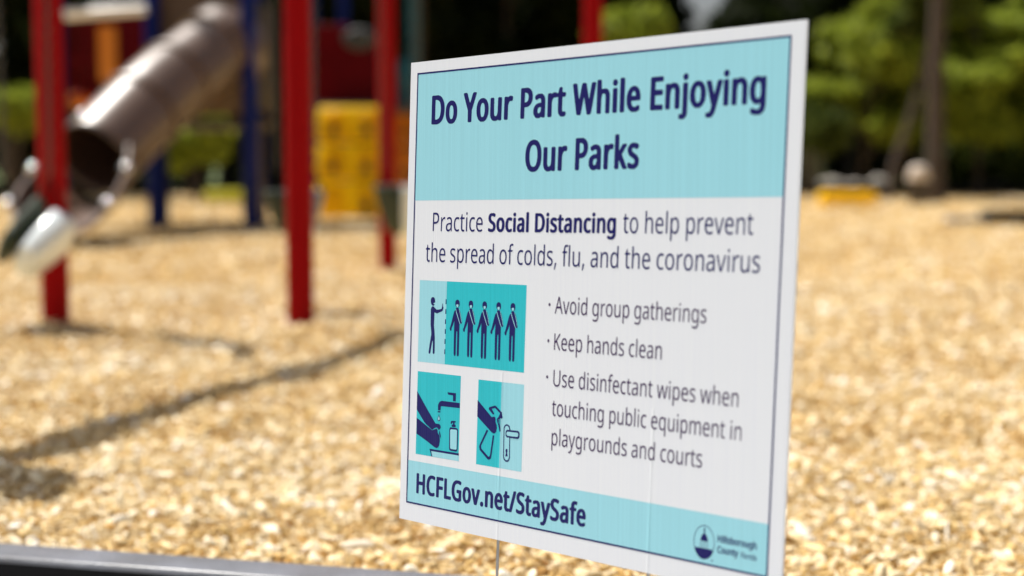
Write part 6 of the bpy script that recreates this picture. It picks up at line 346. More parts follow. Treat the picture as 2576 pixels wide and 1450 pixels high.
'g1': '5693,495 5686,497 5681,500 5680,503 5680,507 5681,510 5682,511 5684,511 5692,508 5696,507 5702,507 5706,509 5708,511 5709,514 5710,520 5709,521 5703,519 5693,519 5691,519 5686,523 5682,527 5678,536 5677,543 5677,554 5678,562 5681,570 5684,574 5686,576 5692,579 5701,580 5705,579 5711,577 5714,579 5722,578 5723,577 5724,575 5724,521 5722,510 5719,504 5716,500 5713,497 5705,495;5400,519 5395,520 5390,523 5389,526 5389,531 5390,533 5392,534 5394,534 5404,531 5411,531 5414,533 5415,534 5415,537 5412,541 5398,548 5393,553 5390,559 5389,563 5390,568 5391,571 5393,574 5396,576 5403,579 5412,580 5419,579 5426,577 5427,575 5428,573 5426,568 5424,565 5420,565 5415,567 5409,568 5404,566 5404,565 5404,563 5404,561 5407,559 5421,551 5426,547 5428,542 5429,538 5428,532 5427,528 5422,523 5417,519 5412,518;5454,519 5449,520 5447,522 5443,519 5436,519 5435,520 5434,522 5434,597 5434,600 5436,601 5445,602 5447,600 5448,597 5448,578 5449,578 5454,579 5463,579 5468,578 5472,575 5476,570 5479,562 5481,554 5481,544 5479,534 5476,527 5472,523 5466,519 5462,518;5503,519 5497,521 5492,525 5490,527 5487,533 5484,544 5484,554 5485,559 5487,567 5490,572 5494,575 5498,578 5502,579 5508,580 5518,578 5523,575 5526,572 5529,567 5531,562 5533,555 5533,543 5532,539 5530,534 5528,529 5525,525 5522,523 5518,520 5513,519;5591,519 5586,520 5582,523 5578,526 5576,530 5573,536 5572,543 5572,557 5573,562 5576,568 5578,572 5582,575 5589,579 5597,580 5603,579 5608,577 5611,575 5615,570 5616,568 5619,562 5620,555 5620,545 5619,539 5618,533 5615,528 5612,525 5610,523 5606,520 5600,519;5640,519 5634,521 5630,524 5628,527 5626,533 5625,538 5625,575 5626,577 5627,578 5629,579 5637,579 5639,577 5639,575 5640,537 5641,534 5643,532 5645,531 5648,531 5651,532 5654,534 5655,536 5657,542 5657,576 5658,578 5660,579 5667,579 5669,578 5670,576 5671,575 5671,523 5670,521 5669,520 5667,519 5661,519 5658,522 5650,519;5266,519 5264,521 5263,523 5263,593 5264,596 5266,597 5274,597 5276,597 5277,595 5278,593 5278,568 5278,567 5301,567 5302,567 5302,568 5302,593 5303,595 5304,597 5306,597 5314,597 5316,596 5317,593 5317,523 5316,520 5313,519 5305,519 5303,520 5303,522 5302,552 5302,553 5279,554 5278,553 5278,552 5277,522 5277,520 5275,519;5328,519 5327,521 5326,523 5326,575 5327,578 5328,578 5337,579 5339,578 5340,575 5340,523 5339,520 5338,519;5351,519 5349,521 5349,523 5349,598 5349,600 5351,601 5359,602 5361,600 5362,597 5362,523 5361,520 5360,519;5372,519 5371,521 5370,523 5370,598 5371,600 5372,601 5381,602 5383,600 5384,597 5384,523 5383,520 5382,519;5541,519 5539,521 5538,523 5538,575 5539,577 5541,579 5548,579 5549,578 5552,576 5552,576 5556,578 5562,580 5570,579 5571,577 5572,575 5571,569 5570,568 5568,567 5562,567 5560,566 5557,564 5554,559 5552,554 5552,523 5552,521 5550,519;5734,519 5732,521 5732,523 5732,598 5732,600 5734,601 5743,602 5745,600 5746,598 5746,578 5747,577 5752,579 5764,579 5768,578 5771,575 5775,570 5777,562 5777,523 5776,520 5773,519 5766,519 5763,521 5763,523 5763,562 5762,564 5760,566 5758,567 5754,567 5750,566 5749,565 5748,562 5746,558 5746,552 5745,522 5745,520 5743,519;5454,531 5459,531 5461,532 5464,535 5466,541 5467,551 5465,561 5462,565 5459,567 5454,567 5452,566 5449,562 5448,555 5448,545 5448,539 5450,534;5506,531 5511,531 5514,533 5517,538 5519,544 5519,555 5517,561 5514,565 5511,567 5505,567 5503,566 5500,562 5498,554 5498,545 5500,538 5502,533;5593,531 5598,531 5601,532 5604,536 5605,541 5606,546 5606,552 5605,558 5603,564 5601,566 5598,567 5592,567 5589,565 5587,561 5586,555 5586,545 5587,539 5589,534;5697,531 5702,531 5706,532 5708,536 5710,542 5710,554 5709,559 5707,565 5702,567 5699,567 5696,566 5693,562 5691,558 5691,552 5691,545 5691,539 5693,535;5331,584 5328,586 5326,589 5326,593 5327,597 5329,598 5332,599 5335,599 5339,598 5340,595 5341,591 5339,587 5338,585 5335,584',
'g2': '5499,375 5496,376 5495,378 5495,385 5497,387 5504,387 5506,389 5508,391 5510,396 5511,400 5511,403 5498,445 5496,447 5486,447 5485,446 5485,416 5486,413 5488,411 5491,411 5495,411 5497,410 5498,407 5498,402 5496,400 5492,399 5483,399 5477,402 5474,406 5472,411 5471,416 5471,446 5470,447 5467,448 5466,448 5465,450 5465,452 5466,455 5472,459 5475,469 5477,471 5482,472 5484,471 5485,468 5485,460 5486,459 5505,459 5507,458 5517,426 5518,424 5518,424 5526,451 5529,458 5531,459 5539,459 5541,458 5542,457 5541,454 5524,397 5519,384 5516,380 5510,376 5507,375;5288,399 5281,401 5276,405 5271,411 5268,418 5266,424 5265,433 5265,444 5267,455 5270,462 5272,466 5276,471 5282,475 5289,478 5303,478 5311,475 5314,474 5315,471 5313,465 5312,463 5310,462 5308,462 5301,465 5297,466 5291,465 5286,461 5282,456 5280,451 5279,444 5279,432 5280,425 5284,417 5288,413 5293,412 5301,412 5310,414 5312,413 5313,410 5313,404 5312,403 5310,401 5301,399;5334,399 5332,400 5326,403 5321,409 5319,414 5317,420 5316,426 5316,433 5318,442 5321,450 5325,454 5328,457 5333,459 5339,460 5347,459 5352,456 5356,453 5358,451 5361,445 5363,438 5364,431 5364,427 5362,418 5359,410 5354,403 5349,400 5344,399;5382,399 5378,400 5373,404 5371,408 5369,414 5369,455 5369,457 5370,458 5372,459 5379,459 5382,457 5382,455 5382,416 5384,413 5385,412 5387,411 5390,411 5394,413 5397,416 5398,419 5399,426 5399,456 5400,458 5401,459 5409,459 5411,458 5412,456 5412,455 5412,403 5412,401 5410,400 5409,399 5403,399 5400,402 5392,399;5422,400 5420,401 5420,403 5420,455 5421,458 5422,459 5429,459 5430,458 5432,456 5438,459 5445,460 5453,459 5457,456 5460,452 5463,446 5463,442 5463,403 5462,400 5461,399 5453,399 5452,400 5450,401 5450,403 5450,442 5449,444 5447,446 5445,447 5441,447 5438,446 5437,445 5435,442 5434,438 5433,432 5433,402 5432,400 5430,399;5337,411 5342,411 5345,413 5347,416 5349,423 5349,435 5348,441 5346,445 5342,447 5337,447 5335,446 5332,443 5330,437 5330,428 5331,421 5333,415 5335,412',
'g3': '5639,395 5634,397 5631,399 5629,401 5627,406 5625,414 5625,424 5626,429 5628,433 5630,437 5633,439 5637,442 5641,442 5643,443 5647,442 5652,439 5654,437 5657,433 5658,430 5659,423 5659,414 5659,410 5657,406 5656,402 5653,399 5651,398 5648,396 5645,395;5721,395 5718,396 5715,399 5712,402 5710,406 5709,416 5709,422 5709,427 5710,430 5712,434 5714,438 5716,440 5720,442 5725,442 5729,442 5733,439 5734,439 5734,459 5736,460 5741,460 5742,458 5742,396 5741,396 5736,396 5735,396 5735,399 5734,399 5730,396 5727,395;5758,395 5753,397 5750,401 5749,406 5749,412 5749,414 5752,419 5757,422 5762,423 5767,423 5771,424 5771,425 5771,429 5770,432 5770,433 5768,434 5766,435 5763,435 5756,432 5755,432 5753,435 5753,438 5755,440 5761,442 5765,443 5772,441 5775,439 5777,437 5778,432 5779,429 5779,396 5778,396 5773,396 5772,399 5771,400 5768,397 5766,396 5763,395;5577,396 5577,398 5577,455 5578,456 5604,456 5605,455 5605,451 5605,450 5604,449 5586,449 5585,448 5585,429 5586,429 5602,429 5603,427 5603,422 5603,421 5602,421 5585,421 5584,419 5584,396 5583,395;5611,396 5610,398 5610,458 5611,460 5616,460 5617,459 5618,458 5618,397 5616,396;5667,396 5667,398 5667,440 5668,441 5673,441 5673,440 5673,437 5674,437 5678,440 5680,442 5685,443 5688,442 5689,440 5688,435 5688,434 5687,434 5683,434 5679,433 5677,431 5675,426 5674,422 5674,396 5673,395;5694,396 5693,398 5693,440 5695,441 5700,441 5701,440 5701,439 5701,397 5700,396;5640,403 5644,402 5647,404 5648,405 5650,409 5651,414 5651,423 5650,429 5647,433 5643,435 5639,434 5636,432 5634,428 5633,422 5633,415 5634,409 5636,405;5723,403 5727,402 5730,404 5732,406 5734,412 5734,423 5733,429 5732,431 5730,433 5726,435 5722,434 5719,431 5717,427 5716,420 5717,412 5718,408 5720,405;5759,403 5764,402 5767,404 5769,405 5770,408 5771,411 5771,417 5770,417 5765,417 5760,416 5758,414 5756,411 5756,406 5757,404;5697,448 5695,448 5694,450 5693,452 5694,455 5696,458 5699,458 5702,455 5702,451 5701,450 5699,448 5698,448',
'fig': '997,2877 966,2851 943,2786 916,2696 900,2651 887,2627 891,2606 908,2591 922,2603 927,2633 951,2676 973,2727 972,2640 972,2502 976,2300 984,2278 996,2270 1010,2278 1015,2303 1014,2505 1016,2588 1024,2596 1031,2589 1033,2506 1035,2304 1039,2278 1053,2270 1070,2278 1074,2307 1072,2508 1072,2699 1097,2694 1112,2702 1114,2716 1093,2803 1074,2861 1062,2875 1048,2870 1025,2878',
'fhead': '979,2950 984,2980 999,2997 1020,3003 1041,2999 1058,2983 1064,2954 1060,2924 1044,2907 1024,2908 1002,2909 986,2924',
'fmouth': '1000,2926 1005,2939 1022,2944 1040,2940 1043,2926 1035,2910 1024,2903 1010,2911',
'fhand': '995,2885 1003,2899 1018,2902 1036,2899 1053,2888 1054,2865 1037,2855 1009,2858',
'fline': '991,2877 996,2885 1013,2839 1036,2791 1075,2709 1090,2694 1078,2693 1066,2709 1026,2788 1004,2836',
'fline2': '1053,2888 1059,2886 1069,2856 1091,2798 1111,2716 1106,2716 1084,2797 1063,2853',
'stop_body': '554,2899 530,2886 516,2855 517,2775 520,2655 525,2627 533,2586 538,2526 527,2470 509,2374 495,2293 501,2271 516,2268 531,2280 543,2346 563,2438 571,2448 574,2378 575,2288 584,2271 599,2270 612,2286 612,2381 609,2490 598,2580 586,2649 589,2739 588,2818 639,2807 725,2835 748,2851 760,2891 748,2905 747,2945 738,2940 731,2895 724,2872 651,2856 629,2857 592,2878 577,2892',
'stop_head': '510,2965 515,2995 530,3013 551,3019 575,3013 590,2996 596,2968 596,2948 567,2940 565,2929 587,2923 579,2910 559,2903 535,2910 519,2930',
'dash0': '797,2998 814,2999 815,2936 796,2935',
'dash1': '798,2871 815,2872 816,2809 797,2808',
'dash2': '797,2739 814,2740 816,2677 797,2676',
'dash3': '798,2611 815,2612 817,2548 798,2547',
'dash4': '798,2480 815,2481 816,2417 797,2416',
'dash5': '799,2346 816,2347 817,2284 799,2282',
'w_arm1': '292,1755 342,1703 498,1535 668,1359 742,1358 767,1341 773,1311 752,1289 731,1275 721,1291 697,1308 659,1298 606,1266 469,1340 430,1372 294,1511',
'w_arm2': '296,1396 355,1375 459,1327 606,1262 635,1272 693,1295 713,1275 717,1240 736,1222 755,1204 762,1140 753,1079 732,1048 704,1035 667,1041 501,1111 301,1186',
'w_finger': '742,1276 757,1260 777,1212 783,1162 766,1190 744,1226',
'w_tap': '1118,1670 1121,1604 776,1597 762,1588 758,1540 708,1539 707,1605 722,1637 744,1657 780,1668',
'w_tapring': '704,1528 757,1529 756,1511 705,1510',
'w_handle': '882,1790 1042,1791 1042,1684 989,1683 987,1756 900,1760 888,1771',
'w_drop': '729,1492 737,1468 758,1435 758,1415 746,1399 727,1395 711,1402 704,1420 709,1440 723,1467',
'w_dropin': '730,1465 746,1434 748,1417 737,1408 725,1407 716,1414 715,1431 725,1452',
'w_bottle': '953,1338 1068,1340 1092,1333 1103,1311 1101,1058 1090,1039 1068,1032 970,1031 947,1043 940,1065 936,1308 941,1327',
'w_bottlein': '964,1313 1069,1317 1083,1304 1083,1068 1070,1057 975,1056 961,1067 953,1295',
'w_pump': '964,1419 985,1426 1050,1429 1053,1412 1032,1406 1033,1383 1053,1375 1056,1356 1035,1346 989,1346 977,1355 979,1373 1002,1381 1004,1401 989,1401 976,1382 958,1384 957,1405',
'w_basin': '564,1012 1128,1015 1129,987 598,985 623,917 604,915 584,969',
'w_basinin': '601,985 1131,987 1131,912 623,917',
's_arm': '1446,1740 1707,1546 1747,1556 1772,1550 1781,1522 1777,1493 1800,1457 1807,1419 1798,1370 1777,1346 1750,1341 1715,1352 1447,1530',
's_head': '1650,1654 1663,1669 1761,1698 1779,1694 1887,1621 1892,1591 1903,1568 1896,1548 1883,1542 1866,1550 1859,1530 1859,1492 1874,1388 1866,1375 1853,1378 1830,1450 1806,1501 1802,1534 1826,1556 1856,1607 1763,1667 1705,1650 1752,1597 1749,1583 1726,1582 1655,1636',
's_trig': '1837,1533 1847,1537 1852,1453 1841,1480',
's_bot': '1625,1379 1655,1368 1532,1162 1540,1124 1674,1035 1694,1049 1700,1069 1737,1317 1764,1316 1727,1068 1716,1018 1689,1000 1662,999 1509,1105 1499,1143 1504,1168',
'h_plate': '1925,1431 1937,1461 1965,1481 1999,1482 2030,1463 2044,1425 2050,1063 2038,1028 2013,1010 1979,1009 1945,1031 1932,1063',
'h_platein': '1943,1424 1953,1449 1973,1462 2000,1460 2020,1441 2027,1413 2034,1075 2024,1045 2005,1030 1978,1031 1958,1047 1948,1074',
'h_lever': '1969,1400 1988,1414 2173,1419 2196,1412 2207,1390 2206,1347 2192,1325 2164,1317 1986,1318 1966,1335 1961,1368',
'h_leverin': '1983,1382 1996,1391 2168,1395 2181,1387 2182,1359 2170,1343 2005,1339 1985,1347 1978,1365',
'h_key': '1970,1154 1979,1171 1995,1175 2007,1163 2009,1144 2001,1126 2012,1080 1970,1076 1980,1125 1971,1139',
}
SIGN = empty('yard_sign', (-0.15232, 1.88868, 0.28426))
SIGN.rotation_euler = (-0.033947, -0.024093, -0.767437)
tag(SIGN, 'white and teal corrugated park notice with navy lettering on wire stakes', 'sign')
KX, SH = .99231, .034818
def sv(u, v, n): return (u*KX + v*SH, -n, v)
def sign_mat(name, base, rough=.42, grain=.06, dark=None):
    m = bpy.data.materials.new(name); m.use_nodes = True
    n, l = m.node_tree.nodes, m.node_tree.links
    p = n['Principled BSDF']; p.inputs['Roughness'].default_value = rough; p.inputs['Specular IOR Level'].default_value = .4 if max(base) > .3 else .12
    tc = n.new('ShaderNodeTexCoord'); mp = n.new('ShaderNodeMapping'); mp.inputs['Scale'].default_value = (1, 1, .012)
    l.new(tc.outputs['Object'], mp.inputs[0])
    wv = n.new('ShaderNodeTexNoise'); wv.inputs['Scale'].default_value = 260; wv.inputs['Detail'].default_value = 2
    l.new(mp.outputs[0], wv.inputs['Vector'])
    sp = n.new('ShaderNodeTexNoise'); sp.inputs['Scale'].default_value = 900; sp.inputs['Detail'].default_value = 2
    l.new(tc.outputs['Object'], sp.inputs['Vector'])
    mx = n.new('ShaderNodeMix'); mx.data_type = 'RGBA'
    b2 = tuple(min(.9, c*(1+grain)+.01) for c in base); b1 = tuple(c*(1-grain) for c in base)
    mx.inputs[6].default_value = (*b1, 1); mx.inputs[7].default_value = (*b2, 1)
    am = n.new('ShaderNodeMath'); am.operation = 'MULTIPLY_ADD'; am.inputs[1].default_value = .5
    hm = n.new('ShaderNodeMath'); hm.operation = 'MULTIPLY'; hm.inputs[1].default_value = .5
    l.new(sp.outputs[0], hm.inputs[0]); l.new(wv.outputs[0], am.inputs[0]); l.new(hm.outputs[0], am.inputs[2])
    rp = n.new('ShaderNodeMapRange'); rp.inputs[1].default_value = .32; rp.inputs[2].default_value = .68
    l.new(am.outputs[0], rp.inputs[0]); l.new(rp.outputs[0], mx.inputs[0]); l.new(mx.outputs[2], p.inputs['Base Color'])
    # flutes of the corrugated board: fine upright ribs
    fl = n.new('ShaderNodeTexWave'); fl.wave_type = 'BANDS'; fl.bands_direction = 'X'; fl.inputs['Scale'].default_value = 80
    fl.inputs['Distortion'].default_value = .6; fl.inputs['Detail'].default_value = 1
    l.new(mp.outputs[0], fl.inputs['Vector'])
    b = n.new('ShaderNodeBump'); b.inputs['Strength'].default_value = .12; b.inputs['Distance'].default_value = .0006
    ad = n.new('ShaderNodeMath'); ad.operation = 'MULTIPLY_ADD'; ad.inputs[1].default_value = 1.2
    l.new(wv.outputs[0], ad.inputs[0]); l.new(fl.outputs['Fac'], ad.inputs[2])
    # the wires of the stake swell the flutes they are pushed into
    sx = n.new('ShaderNodeSeparateXYZ'); l.new(tc.outputs['Object'], sx.inputs[0])
    def mth(op, a, b_=None, c=None):
        q = n.new('ShaderNodeMath'); q.operation = op
        for k, v in enumerate((a, b_, c)):
            if v is None: continue
            if hasattr(v, 'is_linked'): l.new(v, q.inputs[k])
            else: q.inputs[k].default_value = v
        return q.outputs[0]
    xs_ = mth('MULTIPLY_ADD', sx.outputs['Z'], -.034818, sx.outputs['X'])
    tot = ad.outputs[0]
    for u0, zt in ((.187, .212), (.430, .19)):
        dd = mth('DIVIDE', mth('SUBTRACT', xs_, u0*.99231), .0013)
        gs = mth('POWER', 2.718, mth('MULTIPLY', mth('MULTIPLY', dd, dd), -1.0))
        mk = mth('LESS_THAN', sx.outputs['Z'], zt)
        tot = mth('MULTIPLY_ADD', mth('MULTIPLY', gs, mk), 9.0, tot)
    l.new(tot, b.inputs['Height']); l.new(b.outputs[0], p.inputs['Normal'])
    return m
SM = dict(white=sign_mat('white_corrugated', (.82, .84, .90), grain=.025), pale=sign_mat('pale_teal_ink', (.33, .70, .80), grain=.05),
          teal=sign_mat('teal_ink', (.002, .52, .60), grain=.08), navy=sign_mat('navy_ink', (.009, .009, .12), .4, .01),
          plum=sign_mat('plum_ink', (.045, .014, .085), .4, .01), emblem=sign_mat('soft_navy_ink', (.16, .32, .40), .4, .01))
def flat(name, polys, z0, m, dz=.00001, parent=None):
    """Printed shapes: every entry of polys is a list of closed outlines (holes included) in 1/10 mm."""
    V, F = [], []
    for i, loops in enumerate(polys):
        b = len(V); z = z0*.2 + i*dz
        pts = [[Vector((x/1e4, y/1e4, 0)) for x, y in lp] for lp in loops]
        fl = [q for lp in pts for q in lp]
        V += [sv(q.x, q.y, z) for q in fl]
        for t in tessellate_polygon(pts):
            a_, b_, c_ = (fl[k] for k in t)
            if (b_-a_).cross(c_-a_).z < 0: t = (t[0], t[2], t[1])
            F.append(tuple(b+k for k in t))
    return mesh_obj(name, V, F, m, parent or SIGN)
def each(name, polys, z0, m, parent):
    for q in polys: flat(name, [q], z0, m, 0, parent)
def dec(s): return [[tuple(map(int, q.split(','))) for q in lp.split()] for lp in s.split(';')]
def rect(x0, y0, x1, y1): return [[(x0, y0), (x1, y0), (x1, y1), (x0, y1)]]
def group_glyphs(loops):
    """Outer outlines each with the holes that lie inside them."""
    def area(q): return sum(q[i-1][0]*q[i][1]-q[i][0]*q[i-1][1] for i in range(len(q)))/2
    def inside(p, q):
        c = False
        for i in range(len(q)):
            (x0, y0), (x1, y1) = q[i-1], q[i]
            if (y0 > p[1]) != (y1 > p[1]) and p[0] < x0+(p[1]-y0)*(x1-x0)/(y1-y0): c = not c
        return c
    srt = sorted(loops, key=lambda q: -abs(area(q)))
    outs = []
    for q in srt:
        for g_ in outs:
            if inside(q[0], g_[0]): g_.append(q); break
        else: outs.append([q])
    return outs
TH = .0042
b = MB()
bmv = [[b.bm.verts.new(sv(u, v, n)) for (u, v) in ((0, 0), (.61, 0), (.61, .61), (0, .61))] for n in (0, -TH)]
b.bm.faces.new(bmv[0]); b.bm.faces.new(bmv[1][::-1])
for i in range(4): b.bm.faces.new((bmv[0][i-1], bmv[0][i], bmv[1][i], bmv[1][i-1]))
b.build('board', SM['white'], SIGN, smooth=False)
X0, X1, Y0, Y1 = 141, 5921, 244, 5946
flat('header_band', [rect(X0, 4283, X1, Y1)], .0003, SM['pale'])
flat('footer_band', [rect(X0, Y0, X1, 814)], .0003, SM['pale'])
LW = 22
flat('border_line', [rect(X0-LW/2, Y0-LW/2, X1+LW/2, Y0+LW/2), rect(X0-LW/2, Y1-LW/2, X1+LW/2, Y1+LW/2),
                     rect(X0-LW/2, Y0+LW/2, X0+LW/2, Y1-LW/2), rect(X1-LW/2, Y0+LW/2, X1+LW/2, Y1-LW/2)], .0007, SM['navy'])
def text(name, keys, m):
    flat(name, [q for k in keys for q in group_glyphs(dec(DATA[k]))], .0007, m, 0)
for k in ('l1', 'l2'): text('heading_text', (k,), SM['navy'])
for k in ('l3a', 'l3c', 'l4'): text('message_text', (k,), SM['navy'])
text('bold_text', ('l3b',), SM['navy'])
for k in ('l5', 'l6', 'l7', 'l8', 'l9'): text('advice_text', (k,), SM['plum'])
text('address_text', ('l10',), SM['navy'])
disc = lambda x, y, rx, ry, n=20: [[(x+rx*math.cos(2*math.pi*i/n), y+ry*math.sin(2*math.pi*i/n)) for i in range(n)]]
each('bullet', [disc(2639, y, 17, 20) for y in (3010, 2570, 2130)], .0007, SM['plum'], SIGN)
pd = lambda k: dec(DATA[k])
shift = lambda q, dx, dy: [[(x+dx, y+dy) for x, y in lp] for lp in q]
NV, PL, TL = SM['navy'], SM['pale'], SM['teal']
QP = flat('queue_picture', [rect(286, 2150, 812, 3233)], .0003, PL)
QT = flat('queue_picture', [rect(812, 2150, 2246, 3233)], .0003, TL)
for dx in (0, 250, 500, 750, 1000):
    flat('pictogram_body', [shift(pd('fig'), dx, 0), shift(pd('fhead'), dx, 0)], .0007, NV, .00002, QT)
    flat('pictogram_outline', [shift(pd(k), dx, 0) for k in ('fmouth', 'fline', 'fline2')], .0010, PL, .00001, QT)
    flat('pictogram_hand', [shift(pd('fhand'), dx, 0)], .0014, NV, 0, QT)
flat('pictogram_body', [pd('stop_body'), pd('stop_head')], .0007, NV, .00002, QP)
flat('dashed_line', [pd('dash%d' % i) for i in range(6)], .0007, NV, 0, QP)
WP = flat('washing_picture', [rect(294, 913, 1125, 2022)], .0003, TL)
flat('basin_fill', [pd('w_basinin')], .0005, PL, 0, WP)
for nm, ks in (('washing_hand', ('w_arm1', 'w_finger')), ('washing_hand', ('w_arm2',)), ('tap', ('w_tap', 'w_tapring', 'w_handle')), ('water_drop', ('w_drop',)), ('soap_bottle', ('w_bottle', 'w_pump')), ('basin', ('w_basin',))):
    flat(nm, [pd(k) for k in ks], .0007, NV, .00001, WP)
for nm, k in (('drop_fill', 'w_dropin'), ('bottle_fill', 'w_bottlein')): flat(nm, [pd(k)], .0010, PL, 0, WP)
SP_ = flat('spraying_picture', [rect(1450, 915, 1866, 2003)], .0003, TL)
SR_ = flat('spraying_picture', [rect(1866, 915, 2256, 2003)], .0003, PL)
flat('spraying_arm', [pd('s_arm')], .0007, NV, 0, SP_)
flat('spray_bottle', [pd('s_head'), pd('s_bot')], .0008, NV, .00001, SP_)
flat('trigger_gap', [pd('s_trig')], .0011, TL, 0, SP_)
flat('door_plate', [pd('h_plate')], .0007, NV, 0, SR_)
flat('plate_fill', [pd('h_platein')], .0009, PL, 0, SR_)
flat('door_lever', [pd('h_lever')], .0011, NV, 0, SR_)
flat('keyhole', [pd('h_key')], .0011, NV, 0, SR_)
flat('lever_fill', [pd('h_leverin')], .0013, PL, 0, SR_)
# county emblem: ring, dome on columns, filled bowl
cx, cy, rr = 5082, 487, 190
ring = [disc(cx, cy, 143, rr, 40)[0], disc(cx, cy, 136, rr-8, 40)[0]]
bowl = [[(cx-118, cy-68)] + [(cx+140*math.cos(t), cy+rr*.98*math.sin(t)) for t in np.linspace(R(214), R(326), 18)] + [(cx+118, cy-68)]]
dome = [[(cx-52, cy+12), (cx-46, cy+45), (cx-30, cy+80), (cx-8, cy+100), (cx-6, cy+125), (cx-12, cy+140), (cx-3, cy+160), (cx, cy+185), (cx+3, cy+160), (cx+12, cy+140), (cx+6, cy+125), (cx+8, cy+100), (cx+30, cy+80), (cx+46, cy+45), (cx+52, cy+12)]]
cols = [rect(cx+q-6, cy-66, cx+q+6, cy+6) for q in (-46, -16, 16, 46)]
CE = flat('county_emblem', [ring], .0007, NV)
flat('emblem_bowl', [bowl], .0007, NV, 0, CE); flat('emblem_dome', [dome], .0007, NV, 0, CE)
each('emblem_column', cols, .0007, SM['emblem'], CE); flat('trade_mark', [disc(5200, 300, 10, 10)], .0007, NV, 0, CE)
for k in ('g1', 'g2', 'g3'): text('county_text', (k,), NV)
for u in (.187, .430):
    x, _, _ = sv(u, 0, 0)
    t = MB().tube([(x, TH/2, .20), (x, TH/2, 0), (x-.008, TH/2, -.20), (x-.010, TH/2, -.36)], .0019, 10).build('wire_stake', M['wire'], SIGN)

# ------------------------------------------------------------------ near border
A, B_ = Vector((-3.2, BORD(-3.2), 0)), Vector((1.6, BORD(1.6), 0))
dirn = (B_-A).normalized(); nrm = Vector((-dirn.y, dirn.x, 0))
prof = [(.003, .068)] + [(.008-.008*math.cos(t), .072+.008*math.sin(t)) for t in np.linspace(0, math.pi/2, 9)] + [ (.076, .081), (.084, .077), (.088, .071), (.086, .066)]
bo = MB().prism(prof, A, nrm, Vector((0, 0, 1)), (B_-A).length).build('border_timber', M['timber'])
tag(bo, 'speckled grey plastic edging beam along the near edge of the mulch', 'edging')
MB().prism([(.008, -.08), (.008, .0675), (.080, .0655), (.080, -.08)], A, nrm, Vector((0, 0, 1)), (B_-A).length).build('side_wall', M['black'], bo)  # black wall puts the shade of the beam's front face into colour

# ------------------------------------------------------------------ red posts and swings
def post(px, py, Y, top, label, arms=()):
    p = at(px, py, Y); root = empty('swing_post', (p.x, p.y, 0))
    tag(root, label, 'post', 'red posts of the swings')
    MB().tube([(0, 0, -.05), (0, 0, top)], .0635, 28).build('upright', M['red'], root)
    MB().ball((0, 0, top), .066, (1, 1, .45)).build('cap', M['red'], root)
    MB().tube([(0, 0, .0), (0, 0, .02)], [.085, .08], 24).build('footing_collar', M['red'], root)
    for dx, dy in arms:
        MB().tube([(0, 0, top-.12), (dx, dy, top-.12)], .04, 16).build('arm', M['red'], root)
    return root
G = lambda py: CAMZ*FPX/(py-415)
YP1, YP2, YP3 = G(826), G(823), G(682)
p1 = post(142, 826, YP1, 2.55, 'thick red post beside the white and green swing seat', ((.10, -.40),))
p2 = post(757, 823, YP2, 2.55, 'thick red post between the two chains left of the notice', ((.0, .30),))
p3 = post(976, 682, YP3, 2.55, 'thinner looking farther red post nearest the left edge of the notice', ((.0, -.8), (.3, 0)))
# long overhead beam whose shadow crosses the mulch
Y4 = 9.4
p4x = at(1492, 60, Y4).x
root = empty('overhead_beam_frame', (p4x, Y4, 0))
tag(root, 'red post rising behind the top edge of the notice', 'frame')
MB().tube([(0, 0, -.05), (0, 0, 2.75)], .0635, 28).build('upright', M['red'], root)
OFF = Vector((sd.x, sd.y, 0))*(2.7/sd.z)            # from a shadow point back to the caster, 2.7 m up
sa, sb = Vector((-1.66, 2.4, 0)), Vector((-.46, 6.0, 0))
def rel(p, z): return (p.x-p4x, p.y-Y4, z)
far = sb + (sb-sa)*.78
MB().tube([rel(sa-(sb-sa)*.1+OFF, 2.7), rel(sb+OFF, 2.7), rel(far+OFF, 2.7), (0, 0, 2.7)], .075, 18).build('beam', M['red'], root)
e_ = sa-(sb-sa)*.1+OFF
MB().tube([rel(e_, 2.72), rel(e_+Vector((-.35, -.1, 0)), -.05)], .0635, 24).build('leg', M['red'], root)
q_ = Vector((-1.17, 3.2, 0))+OFF
MB().box(rel(q_, 2.55), (.36, .30, .2), bev=.04).build('shadow_box', M['black'], root)  # box added overhead, out of view, to cast a blob of shadow

